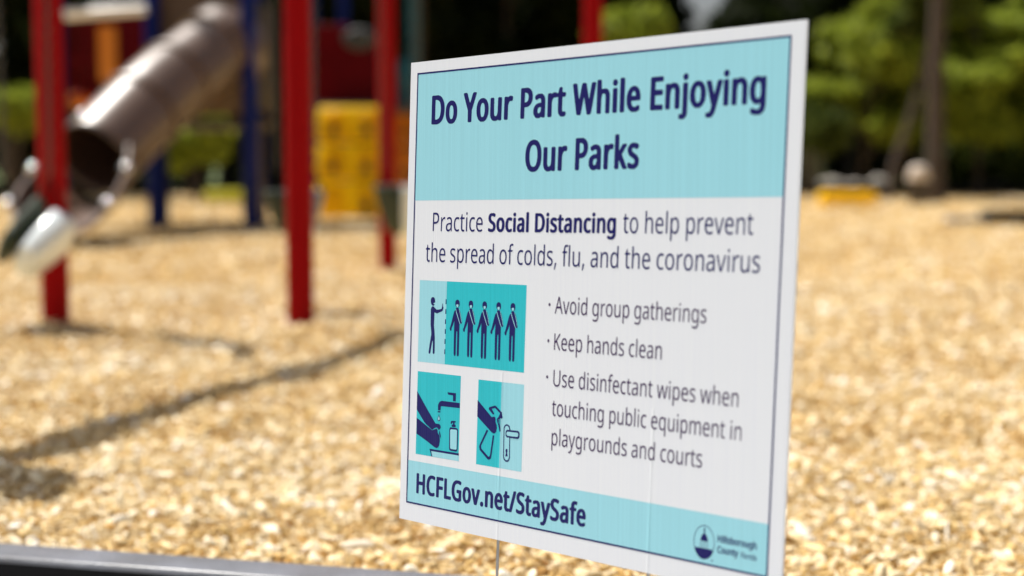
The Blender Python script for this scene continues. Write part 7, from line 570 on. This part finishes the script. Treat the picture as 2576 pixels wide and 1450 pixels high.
def chain_mesh(p0, p1_):
    b = MB(); p0, p1_ = Vector(p0), Vector(p1_); n = int((p1_-p0).length/.038)
    for i in range(n):
        c = p0.lerp(p1_, (i+.5)/n); ax = Vector((1, 0, 0)) if i % 2 else Vector((0, 1, 0))
        if i % 2 == 0: ax = Vector((.3, 1, 0)).normalized()
        loop = [c + ax*math.cos(t)*.0105 + Vector((0, 0, 1))*math.sin(t)*.024 for t in np.linspace(0, 2*math.pi, 10, endpoint=False)]
        b.tube(loop, .0042, 6, closed=True)
    return b
def swing(px, py_top, py_bot, Y, wid, top, label, tilt=0.0, front='shell', split=-.1, lean=0.0, plain=False, hang=None):
    c = at(px, (py_top+py_bot)/2, Y); zt, zb = at(px, py_top, Y).z, at(px, py_bot, Y).z
    h = zt-zb; root = empty('bucket_swing', (c.x, c.y, zb)); tag(root, label, 'swing', 'bucket swings hanging by the red posts')
    def shell(x0, x1, nm, m, f0):
        # lofted shell: rounded section, wider at the top, closed bowl at the bottom
        b = MB(); rings = []
        for k in range(9):
            t = k/8; z = h*(1-t)
            s = (1-.38*t**2.2) if t < .85 else (1-.38*t**2.2)*(1-((t-.85)/.15)**2*.55)
            cxk = (x0+x1)/2*wid + f0*t*wid
            rx, ry = (x1-x0)/2*wid*s, .13*s
            rings.append([b.bm.verts.new((cxk + math.copysign(abs(math.cos(a))**.6, math.cos(a))*rx, math.copysign(abs(math.sin(a))**.6, math.sin(a))*ry, z)) for a in np.linspace(0, 2*math.pi, 20, endpoint=False)])
        for A_, B2 in zip(rings, rings[1:]):
            for j in range(20): b.bm.faces.new((A_[j], A_[(j+1) % 20], B2[(j+1) % 20], B2[j]))
        b.bm.faces.new(rings[-1])
        o = b.build(nm, m, root)
        o.rotation_euler = (lean, tilt, 0)
        sol = o.modifiers.new('wall', 'SOLIDIFY'); sol.thickness = .012; sol.offset = -1
        return o
    if plain:
        shell(-.5, .5, 'seat_front', M[front], -.02)
        shell(-1.10, -.56, 'seat_back', M['green'], .10)
    else:
        shell(-.5, split-.01, 'seat_back', M['green'], .18)
        shell(split, .5, 'seat_front', M[front], -.10)
        MB().tube([(split*wid, 0, h*.12), (split*.3*wid+.02, 0, h*.06), (.36*wid, 0, h*.10)], .03, 10).build('seat_lip', M['shell'], root).rotation_euler = (lean, tilt, 0)
    for x in hang or (-.30*wid, .33*wid):
        MB().tube([(x, 0, h+.10), (x-.05, 0, h-.01)], .006, 8).tube([(x, 0, h+.10), (x+.05, 0, h-.01)], .006, 8).build('hanger', M['black'], root)
        chain_mesh((x, 0, h+.10), (x*1.15, .0, top-zb)).build('chain', M['chain'], root)
    return root
swing(50, 506, 674, 6.33, .155, 2.43, 'white and green bucket swing in front of the leftmost red post', R(33), lean=R(-54), plain=True, hang=(-.06, .140))
swing(742, 480, 588, 7.25, .30, 2.43, 'slate white and green bucket swing half hidden behind a red post', 0, 'shaded')
swing(1003, 466, 590, 9.85, .34, 2.43, 'white and green bucket swing cut off by the left edge of the notice', 0, split=.08)

# ------------------------------------------------------------------ slide tower
ST = empty('slide_tower', (-4.3, 19.2, 0))
tag(ST, 'play tower with blue posts, red barred wall and brown tube slide', 'play structure')
O_ = Vector((-4.3, 19.2, 0))
def L_(v): return Vector(v) - O_
# tube slide: chute mouth near, tube climbing away to the tower
def ring_pts(c, t, r, n=28):
    t = t.normalized(); side = t.cross(Vector((0, 0, 1))).normalized(); up = side.cross(t)
    return [c + side*math.cos(2*math.pi*i/n)*r + up*math.sin(2*math.pi*i/n)*r for i in range(n)]
c_top, c_mid, c_low = at(548, 118, 16.7), at(392, 242, 15.7), at(235, 402, 14.7)
SP = [c_top + (c_top-c_mid)*.12, c_top, c_top.lerp(c_mid, .5), c_mid, c_mid.lerp(c_low, .5), c_low]
def catmull(P, n):
    out = []
    Q = [P[0]*2-P[1]] + P + [P[-1]*2-P[-2]]
    for i in range(1, len(Q)-2):
        for k in range(n):
            t = k/n; a, b_, c, d = Q[i-1:i+3]
            out.append(.5*((2*b_)+(c-a)*t+(2*a-5*b_+4*c-d)*t*t+(3*b_-a-3*c+d)*t**3))
    return out + [P[-1]]
path = catmull(SP, 8)
RT = .43
def slide_shell(pts, rad, flange):
    b = MB(); rings = []
    for i, p in enumerate(pts):
        t = (pts[min(i+1, len(pts)-1)]-pts[max(i-1, 0)])
        rings.append([b.bm.verts.new(L_(q)) for q in ring_pts(p, t, rad)])
    for A_, B2 in zip(rings, rings[1:]):
        for j in range(28): b.bm.faces.new((A_[j], A_[(j+1) % 28], B2[(j+1) % 28], B2[j]))
    return b
o = slide_shell(path, RT, 0).build('slide_tube', M['brown'], ST)
s_ = o.modifiers.new('wall', 'SOLIDIFY'); s_.thickness = .015; s_.offset = -1
hd = [c_top.lerp(c_mid, .12), c_top, c_top.lerp(at(580, 122, 17.02), .5), at(580, 122, 17.02)]
b = MB(); rings = []
for p, r in zip(hd, (RT+.015, RT+.045, RT+.055, RT+.055)):
    rings.append([b.bm.verts.new(L_(q)) for q in ring_pts(p, hd[0]-hd[-1], r)])
for A_, B2 in zip(rings, rings[1:]):
    for j in range(28): b.bm.faces.new((A_[j], A_[(j+1) % 28], B2[(j+1) % 28], B2[j]))
b.build('slide_hood', M['brown'], ST)
# flanged joints
for k in (10, 19, 28):
    p = path[k]; t = (path[k+1]-path[k-1]).normalized()
    b = MB(); rings = []
    for q, r in ((-.035, RT+.004), (-.03, RT+.034), (.03, RT+.034), (.035, RT+.004)):
        rings.append([b.bm.verts.new(L_(z)) for z in ring_pts(p+t*q, t, r)])
    for A_, B2 in zip(rings, rings[1:]):
        for j in range(28): b.bm.faces.new((A_[j], A_[(j+1) % 28], B2[(j+1) % 28], B2[j]))
    b.build('slide_joint', M['brown'], ST)
# mouth: an open half pipe running on from the tube, levelling out near the ground
tl = (path[-1]-path[-3]).normalized()
mp_ = [c_low, at(205, 436, 14.1), at(175, 458, 13.6), at(150, 470, 13.1), at(132, 474, 12.7)]
b = MB(); rings = []
for i, p in enumerate(mp_):
    t = (mp_[min(i+1, 4)]-mp_[max(i-1, 0)]).normalized(); side = t.cross(Vector((0, 0, 1))).normalized(); up = side.cross(t)
    k = i/4
    a0 = R([150, 178, 188, 205, 232][i]); a1 = math.pi*3 - a0
    rr_ = RT*(1+.16*k)
    rings.append([b.bm.verts.new(L_(p + side*math.cos(a)*rr_ + up*math.sin(a)*rr_*(1-.12*k))) for a in np.linspace(a0, a1, 22)])
for A_, B2 in zip(rings, rings[1:]):
    for j in range(21): b.bm.faces.new((A_[j], A_[j+1], B2[j+1], B2[j]))
o = b.build('slide_chute', M['brown'], ST)
s_ = o.modifiers.new('wall', 'SOLIDIFY'); s_.thickness = .02; s_.offset = 0
def chute_edge(i, s):
    p = mp_[i]; t = (mp_[min(i+1, 4)]-mp_[max(i-1, 0)]).normalized(); side = t.cross(Vector((0, 0, 1))).normalized(); up = side.cross(t)
    k = i/4; a = R([150, 178, 188, 205, 232][i]); a = a if s else math.pi*3-a
    rr_ = RT*(1+.16*k)
    return L_(p + side*math.cos(a)*rr_ + up*math.sin(a)*rr_*(1-.12*k))
for s in (0, 1):
    MB().tube([chute_edge(i, s) for i in range(5)], .028, 12).build('chute_rim', M['brown'], ST)
for s in (0, 1):
    for i in (1, 3): MB().ball(chute_edge(i, s)+Vector((0, -.03, .03)), .065, (1, 1, .8), sub=3).build('glint_ball', M['steel'], ST)  # steel balls added to catch sun glints around the slide mouth
MB().ball(L_(mp_[0]+Vector((-.08, -.05, RT+.02))), .065, (1, 1, .8), sub=3).build('glint_ball', M['steel'], ST)
# chute support leg
MB().tube([L_(mp_[3]+Vector((0, 0, -RT-.02))), L_(Vector((mp_[3].x, mp_[3].y, -.05)))], .04, 14).build('support_leg', M['blue'], ST)
Yf = 17.00
def bpost(px, Y, parent, Oo, top=4.2, m='blue', r=.085):
    x = at(px, 300, Y).x
    return MB().tube([Vector((x, Y, -.05))-Oo, Vector((x, Y, top))-Oo], r, 20).build('post', M[m], parent)
for px, Y in ((386, 16.80), (628, 16.55), (150, 16.80), (405, 18.30), (652, 18.30)): bpost(px, Y, ST, O_)
def panel(pxa, pya, pxb, pyb, Y, th, name, m, parent, Oo, bev=.03):
    a_, c_ = at(pxa, pya, Y), at(pxb, pyb, Y)
    return MB().box(Vector(((a_.x+c_.x)/2, Y, (a_.z+c_.z)/2))-Oo, (abs(c_.x-a_.x), th, abs(a_.z-c_.z)), bev=bev).build(name, M[m], parent)
# entrance board behind the tube, with the dark tunnel opening in it hidden by the tube
panel(400, -60, 610, 290, 16.95, .05, 'entrance_board', 'tan', ST, O_)
# barred red wall: slats between rails
b = MB()
for i in range(11):
    px = 170 + i*17.20
    a_, c_ = at(px, 28, Yf), at(px, 268, Yf)
    b.box(Vector((a_.x, Yf, (a_.z+c_.z)/2))-O_, (.06, .035, a_.z-c_.z), bev=.012)
for py in (30, 150, 262):
    a_, c_ = at(165, py, Yf), at(372, py, Yf)
    b.box(Vector(((a_.x+c_.x)/2, Yf+.001, a_.z))-O_, (c_.x-a_.x, .05, .07), bev=.015)
b.build('barred_wall', M['darkred'], ST)
a_, c_ = at(166, 38, 16.60), at(368, 24, 16.60)
MB().tube([L_(a_), L_(c_)], .062, 16).build('top_rail', M['rail'], ST)
panel(246, 66, 298, 205, 16.93, .04, 'activity_panel', 'orange', ST, O_)
panel(172, 236, 245, 275, 16.90, .06, 'activity_panel', 'orange', ST, O_)
for px in (195, 228): MB().ball(at(px, 243, 16.80)-O_, .055).build('turning_ball', M['red'], ST)
# deck, back wall, and a roof added out of view: they shade the inside
zd = at(500, 296, 16.90).z
x0, x1 = at(160, 0, 16.90).x, at(630, 0, 16.90).x
MB().box(L_(((x0+x1)/2, 17.70, zd-.06)), (x1-x0, 1.5, .10), bev=.02).build('deck', M['deck'], ST)
MB().box(L_(((x0+x1)/2, 18.42, zd+.75)), (x1-x0, .05, 1.3), bev=.02).build('back_wall', M['darkred'], ST)
MB().box(L_((at(640, 0, 17.00).x, 17.70, zd+.75)), (.05, 1.3, 1.3), bev=.02).build('side_wall', M['deck'], ST)
MB().box(L_((at(655, 0, 18.30).x, 17.6, .72)), (.05, 1.2, 1.3), bev=.02).build('under_deck_shade', M['deck'], ST)  # dark sheet added for the shade under the deck
b = MB(); xm = (x0+x1)/2
b.prism([(-1.65, 0), (1.65, 0), (1.65, .05), (0, 1.0), (-1.65, .05)], L_((xm, 19.9, 3.9)), Vector((1, 0, 0)), Vector((0, 0, 1)), 1.95)
b.build('roof', M['blue'], ST)
# low lime block standing in for an unidentified yellow-green strip
a_, c_ = at(515, 490, 27), at(630, 528, 27)
b = MB(); b.box(((a_.x+c_.x)/2, 27, .17), (c_.x-a_.x, .25, .24), bev=.05)
lb = b.build('low_slab', M['lime']); tag(lb, 'lime yellow low bench beyond the legs of the slide tower', 'slab')
for s in (-1, 1):
    MB().box(((a_.x+c_.x)/2+s*.3, 27, .02), (.08, .2, .12), bev=.01).build('slab_foot', M['lime'], lb)

# ------------------------------------------------------------------ climbing tower
CT = empty('climbing_tower', (-2.0, 20.2, 0)); O2 = Vector((-2.0, 20.2, 0))
tag(CT, 'play tower with yellow climbing wall, orange side wall and maroon panels', 'play structure')
def climb_wall(pxa, pxb, pyt, pyb, Y, m, rows, cols_, parent, Oo, name):
    a_, c_ = at(pxa, pyt, Y), at(pxb, pyb, Y); W, H = c_.x-a_.x, a_.z-c_.z
    for r_i in range(rows):
        zt = a_.z - H*r_i/rows; hh = H/rows
        b = MB()
        # one moulded tier: a rounded block with bulging arched holds, set slightly forward per tier
        TILT = 12; yy = Y + .11*(rows-1-r_i)
        b.box(Vector(((a_.x+c_.x)/2, yy+.04, zt-hh/2))-Oo, (W, .12, hh*.95), bev=.045, rot=Matrix.Rotation(R(-TILT), 4, 'X'))
        # hollow moulding: open at the back
        b.bm.normal_update()
        bmesh.ops.delete(b.bm, geom=[f for f in b.bm.faces if f.normal.y > .9], context='FACES')
        for ci_ in range(cols_):
            cxx = a_.x + W*(ci_+.5)/cols_ + .02
            # arch-shaped bulge
            ww, h2 = W/cols_*.36, hh*.40
            pts = [(-ww, -h2)] + [(-ww*math.cos(t), h2*.25 + h2*.75*math.sin(t)) for t in np.linspace(0, math.pi, 10)] + [(ww, -h2)]
            b.prism(pts, Vector((cxx, yy-.02, zt-hh*.52))-Oo, Vector((1, 0, 0)), Vector((0, math.sin(R(TILT)), math.cos(R(TILT)))), .03)
        b.build(name, M[m], parent, bevel=.02)
        for ci_ in range(cols_):
            if r_i == 2 and ci_ == 0: continue
            cxx = a_.x + W*(ci_+.5)/cols_
            MB().tube([Vector((cxx, yy-.085, zt-hh*.66))-Oo, Vector((cxx, yy-.07, zt-hh*.66))-Oo], .06, 14).build('hole_shade_disc', M['deck'], parent)  # dark disc paints the shade of a hole on the wall face
climb_wall(792, 964, 264, 550, 19.5, 'moulded', 3, 2, CT, O2, 'climbing_tier')
climb_wall(984, 1052, 268, 470, 21.0, 'orange', 2, 1, CT, O2, 'orange_tier')
bpost(866, 21.2, CT, O2); bpost(1040, 21.2, CT, O2, m='teal')
bpost(790, 21.2, CT, O2)
# maroon triangular gusset panels above
a_ = at(790, 262, 20.5); c_ = at(1012, 60, 20.5)
b = MB(); W, H = c_.x-a_.x, c_.z-a_.z
b.prism([(0, 0), (W, 0), (W, H*.32), (W*.74, H*.42), (W*.40, H*.98), (0, H*1.0)], Vector((a_.x, 20.5, a_.z))-O2, Vector((1, 0, 0)), Vector((0, 0, 1)), .05)
b.build('maroon_panel', M['darkred'], CT, bevel=.015)
c_ = at(905, 98, 20.35)
MB().ball(c_-O2, .20, (1.2, .3, .8), sub=3).build('bubble_window', M['grey'], CT)
panel(1000, 150, 1050, 275, 20.4, .06, 'teal_panel', 'teal', CT, O2)
zd2 = at(880, 262, 19.7).z
MB().box(Vector((-1.95, 20.55, zd2-.05))-O2, (1.5, 1.4, .10), bev=.02).build('deck', M['deck'], CT)
MB().box(Vector((-2.25, 21.25, zd2+.6))-O2, (1.0, .05, 1.1), bev=.02).build('back_wall', M['darkred'], CT)
b = MB()
b.prism([(-1.3, 0), (1.3, 0), (1.3, .05), (0, .9), (-1.3, .05)], Vector((-2.15, 23.0, 3.95))-O2, Vector((1, 0, 0)), Vector((0, 0, 1)), 2.0)
b.build('roof', M['darkred'], CT)  # roof added out of view to keep the maroon panels shaded

# ------------------------------------------------------------------ right hand side furniture
a_, c_ = at(2062, 482, 25.5), at(2202, 508, 25.5)
yb = MB().box(((a_.x+c_.x)/2, 25.5, (a_.z-.02)/2), (c_.x-a_.x, .42, a_.z+.02), bev=.05).build('step_block', M['yellow'])
tag(yb, 'yellow plastic step block standing alone on the mulch', 'step block')
b = MB()
for q in (-.3, 0, .3): b.box(((a_.x+c_.x)/2+q, 25.5, a_.z+.006), (.2, .34, .02), bev=.006)
b.build('tread', M['yellow'], yb)
a_, c_ = at(2388, 560, 18), at(2484, 560, 18)
e1 = MB().box(((a_.x+c_.x)/2, 18.1, .03), (c_.x-a_.x, .30, .13), rz=R(2), bev=.02).build('edging_beam', M['timber'])
tag(e1, 'low dusty edging beam lying on the mulch right of the notice', 'edging', 'edging beams out on the mulch')
a_, c_ = at(2484, 545, 18), at(2760, 545, 18)
e2 = MB().box(((a_.x+c_.x)/2, 18.2, .075), (c_.x-a_.x, .34, .21), rz=R(1), bev=.02).build('edging_beam', M['black'])
tag(e2, 'taller black edging beam cut by the right edge of the photo', 'edging', 'edging beams out on the mulch')
for xa, xb, lab in ((-16, 3, 'low black edging at the far end of the mulch left of the notice'), (5.5, 17.5, 'low black edging at the far end of the mulch right of the notice')):
    o = MB().box(((xa+xb)/2, 36.1, .12), (xb-xa, .12, .34), bev=.02).build('far_edging', M['black']); tag(o, lab, 'edging', 'far edging of the mulch')
def boulder(px, py, Y, r, sc_, label, m='stone', sub=3):
    p = at(px, py, Y); b = MB(); b.ball((0, 0, 0), r, sc_, sub)
    for v in b.bm.verts:
        k = 1 + .28*noise.noise(v.co*2.2/r*.6 + Vector((px, 0, 0))) ; v.co *= k
    o = b.build('boulder', M[m]); o.location = (p.x, p.y, max(0, r*sc_[2]*.55) if py is None else p.z)
    return tag(o, label, 'boulder', 'boulders beyond the mulch')
lbx = (2308-1288)/FPX*27
lb_ = empty('litter_bin', (lbx, 27, 0)); tag(lb_, 'litter bin with a pale domed lid beside the tall straight trunk', 'litter bin')
MB().tube([(0, 0, -.03), (0, 0, .05), (0, 0, .42), (0, 0, .47)], [.16, .17, .19, .20], 24).build('body', M['deck'], lb_)
MB().tube([(0, 0, .47)] + [(0, 0, .47+.29*math.sin(t)) for t in np.linspace(.1, 1.5, 8)], [.21] + [.21*math.cos(t)**.6 for t in np.linspace(.1, 1.5, 8)], 24).build('lid', M['lid'], lb_)
boulder(2090, 474, 38, .36, (1.3, .9, .75), 'white boulder behind the yellow step block')
boulder(2160, 468, 40, .30, (1.4, .9, .5), 'grey boulder just above the yellow step block')
boulder(2215, 468, 38, .30, (1.2, .9, .8), 'small grey boulder right of the yellow step block')
for px, w_, lab in ((2420, .9, 'short concrete block behind the far edging'), (2524, 1.1, 'longer concrete block behind the far edging')):
    p = at(px, 468, 38)
    o = MB().box((p.x, 38, .22), (w_, .4, .46), bev=.05).build('concrete_block', M['concrete']); tag(o, lab, 'block', 'concrete blocks')
    MB().box((p.x, 38, .47), (w_*.9, .34, .05), bev=.015).build('cap_slab', M['concrete'], o)
# beige shed with a curved roof half hidden by the notice
p = at(2010, 440, 44); r0 = 1.05
sh_ = empty('shed', (p.x-.35, 44, 0)); tag(sh_, 'beige shed with rounded dark roof at the right edge of the notice', 'shed')
pts = [(-1.1, 0), (1.1, 0), (1.1, .9)] + [(1.1*math.cos(t), .9+.75*math.sin(t)) for t in np.linspace(0.12, math.pi-.12, 12)] + [(-1.1, .9)]
MB().prism(pts, Vector((0, 2.2, 0)), Vector((1, 0, 0)), Vector((0, 0, 1)), 2.2).build('wall', M['beige'], sh_)
rp_ = [(1.25*math.cos(t), .86+.92*math.sin(t)) for t in np.linspace(0, math.pi, 14)] + [(1.12*math.cos(t), .86+.80*math.sin(t)) for t in np.linspace(math.pi, 0, 14)]
MB().prism(rp_, Vector((0, 2.4, 0)), Vector((1, 0, 0)), Vector((0, 0, 1)), 2.6).build('roof', M['roof'], sh_)
MB().box((0, -.02, .55), (.7, .05, 1.1), bev=.01).build('door', M['deck'], sh_)

# ------------------------------------------------------------------ trees
def crown_mesh(blobs, n, size, seed, m, parent, name='crown'):
    r = np.random.default_rng(seed)
    bl = np.array(blobs, float)                         # x y z rx ry rz weight
    wts = bl[:, 3]*bl[:, 4]*bl[:, 5]; wts = wts**.75/np.sum(wts**.75)
    idx = r.choice(len(bl), n, p=wts)
    d = r.normal(size=(n, 3)); d /= np.linalg.norm(d, axis=1)[:, None]
    rad = r.random(n)**.45
    # knots of leaves with gaps between
    kn = r.normal(size=(len(bl), 40, 3)); kn /= np.linalg.norm(kn, axis=2)[:, :, None]
    near = np.einsum('nkj,nj->nk', kn[idx], d).max(1)
    rad *= np.clip(.62 + .9*(near-.72), .45, 1.05)
    c = bl[idx, :3] + d*rad[:, None]*bl[idx, 3:6]
    s = size*np.exp(r.normal(0, .3, n))
    a = r.normal(size=(n, 3)) + np.array([0, 0, .2]); a /= np.linalg.norm(a, axis=1)[:, None]
    t = r.normal(size=(n, 3)); t -= a*(t*a).sum(1)[:, None]; t /= np.linalg.norm(t, axis=1)[:, None]
    bt = np.cross(a, t)
    q = np.stack([c - t*s[:, None]*.8, c + bt*s[:, None]*.38 - t*s[:, None]*.1, c + t*s[:, None]*.8 - a*s[:, None]*.25, c - bt*s[:, None]*.38 - t*s[:, None]*.1], 1)
    me = bpy.data.meshes.new(name); me.vertices.add(4*n); me.vertices.foreach_set('co', q.ravel())
    me.loops.add(4*n); me.loops.foreach_set('vertex_index', np.arange(4*n))
    me.polygons.add(n); me.polygons.foreach_set('loop_start', np.arange(n)*4); me.polygons.foreach_set('loop_total', np.full(n, 4))
    me.update()
    at_ = me.attributes.new('tone', 'FLOAT', 'FACE'); at_.data.foreach_set('value', np.clip(r.normal(.5, .28, n), 0, 1))
    me.materials.append(m); me.validate()
    o = bpy.data.objects.new(name, me); col.objects.link(o); o.parent = parent
    return o
def tree(name, x, y, h, base, rad, leaf, n, size, seed, label, group, tr=.16, nb=9, lean=0.0):
    r = random.Random(seed); root = empty(name, (x, y, 0)); tag(root, label, 'tree', group)
    top = h*.72
    b = MB(); pts = [(lean*t*h + .06*math.sin(t*5+seed), .05*math.cos(t*4+seed), t*top - .1*(t == 0)) for t in np.linspace(0, 1, 9)]
    b.tube(pts, [tr*(1.35 if i == 0 else 1-.75*i/8) for i in range(9)], 12)
    blobs = []
    for k in range(nb):
        a = r.uniform(0, 6.283); zz = base + (h-base)*((k+.5)/nb)
        t = (zz-base)/(h-base); rr = rad*(math.sin(math.pi*min(.95, .22+.72*t)))
        px_, py_ = math.cos(a)*rr*.55 + lean*zz, math.sin(a)*rr*.55
        blobs.append((px_, py_, zz, rr*r.uniform(.45, .75), rr*r.uniform(.45, .75), (h-base)/nb*r.uniform(1.2, 2.2)))
        z0 = min(top*.95, max(.5, zz-rr*.5)); f = z0/top
        b.tube([(lean*z0, 0, z0), (px_*.6+lean*z0*.3, py_*.6, (z0+zz)/2+.1), (px_, py_, zz)], [tr*.45*(1-.5*f), tr*.25, tr*.10], 7)
    b.build('trunk', M['bark'], root)
    crown_mesh(blobs, n, size, seed, LEAF[leaf], root)
    return root
GB, GR = 'dark trees behind the playground', 'sunlit young trees right of the notice'
def xa(px, Y): return (px-1288)/FPX*Y
dark = [(40, 33, 8, 1.0, 2.6, 'dark evergreen filling the left edge behind the first red post'),
        (300, 37, 9, 1.0, 3.0, 'dark tree behind the barred wall of the slide tower'),
        (560, 40, 9, 1.6, 3.0, 'dark tree behind the tan board of the slide tower'),
        (800, 37, 9, .9, 3.0, 'dark tree behind the yellow climbing wall'),
        (1060, 36, 10, .7, 3.0, 'near black tree between the red posts and the notice'),
        (1270, 39, 10, .7, 3.2, 'near black tree just above the left half of the notice'),
        (1460, 42, 10, .8, 3.2, 'dark tree behind the red post above the notice'),
        (1960, 47, 9, .8, 2.6, 'dark tree rising behind the right half of the notice'),
        (2130, 45, 9, .6, 3.0, 'dark tree just right of the top corner of the notice'),
        (2360, 50, 6.4, .5, 3.4, 'dark tree behind the bare trunk'),
        (2560, 47, 9, .6, 3.0, 'dark tree at the right edge of the photo'),
        (2760, 42, 9, .6, 3.2, 'dark tree outside the right edge of the photo'),
        (-200, 36, 9, .8, 3.2, 'dark tree outside the left edge of the photo')]
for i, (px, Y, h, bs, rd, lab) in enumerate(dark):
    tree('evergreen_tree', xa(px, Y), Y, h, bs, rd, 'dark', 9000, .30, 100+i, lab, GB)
fw = bpy.data.objects.new('far_woods', None)
wb = []
rw = random.Random(5)
for i in range(46):
    x = -34 + i*1.5 + rw.uniform(-.4, .4); px = 1288 + x/58*FPX
    topz = 6.0 if (abs(px-1745) < 40 or abs(px-2397) < 45) else rw.uniform(9, 11.5)
    n_ = 4
    for k in range(n_): wb.append((x, 58+rw.uniform(-1.5, 1.5), topz*(k+.45)/n_, 1.5, 1.2, topz/n_*.72))
fo = crown_mesh(wb, 32000, .50, 77, LEAF['dark'], None, 'far_woods')
tag(fo, 'dark far woods closing the view behind all the trees', 'woods', kind='stuff'); bpy.data.objects.remove(fw)
lit = [(2170, 34, 4.9, 1.35, 2.0, 'sunlit olive young tree left of the bare trunk'),
       (2290, 36, 5.6, 2.2, 1.9, 'taller olive young tree directly behind the bare trunk'),
       (2450, 34, 5.3, 1.4, 2.0, 'sunlit olive young tree right of the bare trunk'),
       (2590, 35, 5.4, 1.2, 2.2, 'yellow green young tree at the right edge of the photo')]
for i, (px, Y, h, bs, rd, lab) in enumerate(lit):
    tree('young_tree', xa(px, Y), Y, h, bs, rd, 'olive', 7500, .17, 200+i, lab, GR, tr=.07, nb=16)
def bush(px, Y, z, r, leaf, n, seed, label, group=None, stem=True):
    root = empty('bush', (xa(px, Y), Y, 0)); tag(root, label, 'bush', group)
    b = MB(); rr = random.Random(seed); blobs = []
    for k in range(5):
        a = rr.uniform(0, 6.28); p = (math.cos(a)*r*.5, math.sin(a)*r*.4, z+rr.uniform(-.3, .3)*r)
        b.tube([(0, 0, -.05), (p[0]*.5, p[1]*.5, p[2]*.6), p], [.04, .03, .012], 7); blobs.append((*p, r*.7, r*.6, r*.6))
    b.build('stem', M['bark'], root); crown_mesh(blobs, n, .16, seed, LEAF[leaf], root, 'foliage')
GS = 'sunlit bushes behind the play towers'
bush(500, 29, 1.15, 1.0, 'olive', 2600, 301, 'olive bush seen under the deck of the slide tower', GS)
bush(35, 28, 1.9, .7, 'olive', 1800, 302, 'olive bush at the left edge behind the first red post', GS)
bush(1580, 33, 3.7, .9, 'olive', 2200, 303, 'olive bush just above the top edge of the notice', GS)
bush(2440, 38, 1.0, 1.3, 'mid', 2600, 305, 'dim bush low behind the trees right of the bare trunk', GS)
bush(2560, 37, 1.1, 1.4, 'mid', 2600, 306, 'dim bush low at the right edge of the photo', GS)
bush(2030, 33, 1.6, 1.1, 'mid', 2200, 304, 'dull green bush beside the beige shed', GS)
# bare pine trunk and the thin leaning trunk next to it
root = empty('bare_trunk_tree', (xa(2347, 28), 28, 0)); tag(root, 'tall straight trunk with grey brown bark right of the notice', 'tree')
MB().tube([(0, 0, -.1), (.01, 0, 1), (-.02, 0, 2.4), (.0, 0, 4.5), (.03, 0, 7.5)], [.23, .165, .155, .14, .10], 16).build('trunk', M['bark'], root)
crown_mesh([(0, 0, 7.6, 1.8, 1.8, 1.0), (.8, .3, 6.6, 1.1, 1.0, .6), (-.9, -.2, 6.4, 1.1, 1.0, .6)], 5000, .26, 400, LEAF['mid'], root)
root = empty('leaning_tree', (xa(2232, 29.5), 29.5, 0)); tag(root, 'thin trunk leaning toward the tall straight trunk', 'tree')
MB().tube([(0, 0, -.1), (.12, 0, .8), (.42, 0, 1.7), (.72, 0, 2.9), (.9, 0, 4.2)], [.10, .085, .07, .06, .03], 12).build('trunk', M['bark'], root)
crown_mesh([(.9, 0, 4.3, .9, .9, .7), (.5, .2, 3.7, .6, .6, .4)], 1600, .2, 401, LEAF['mid'], root)
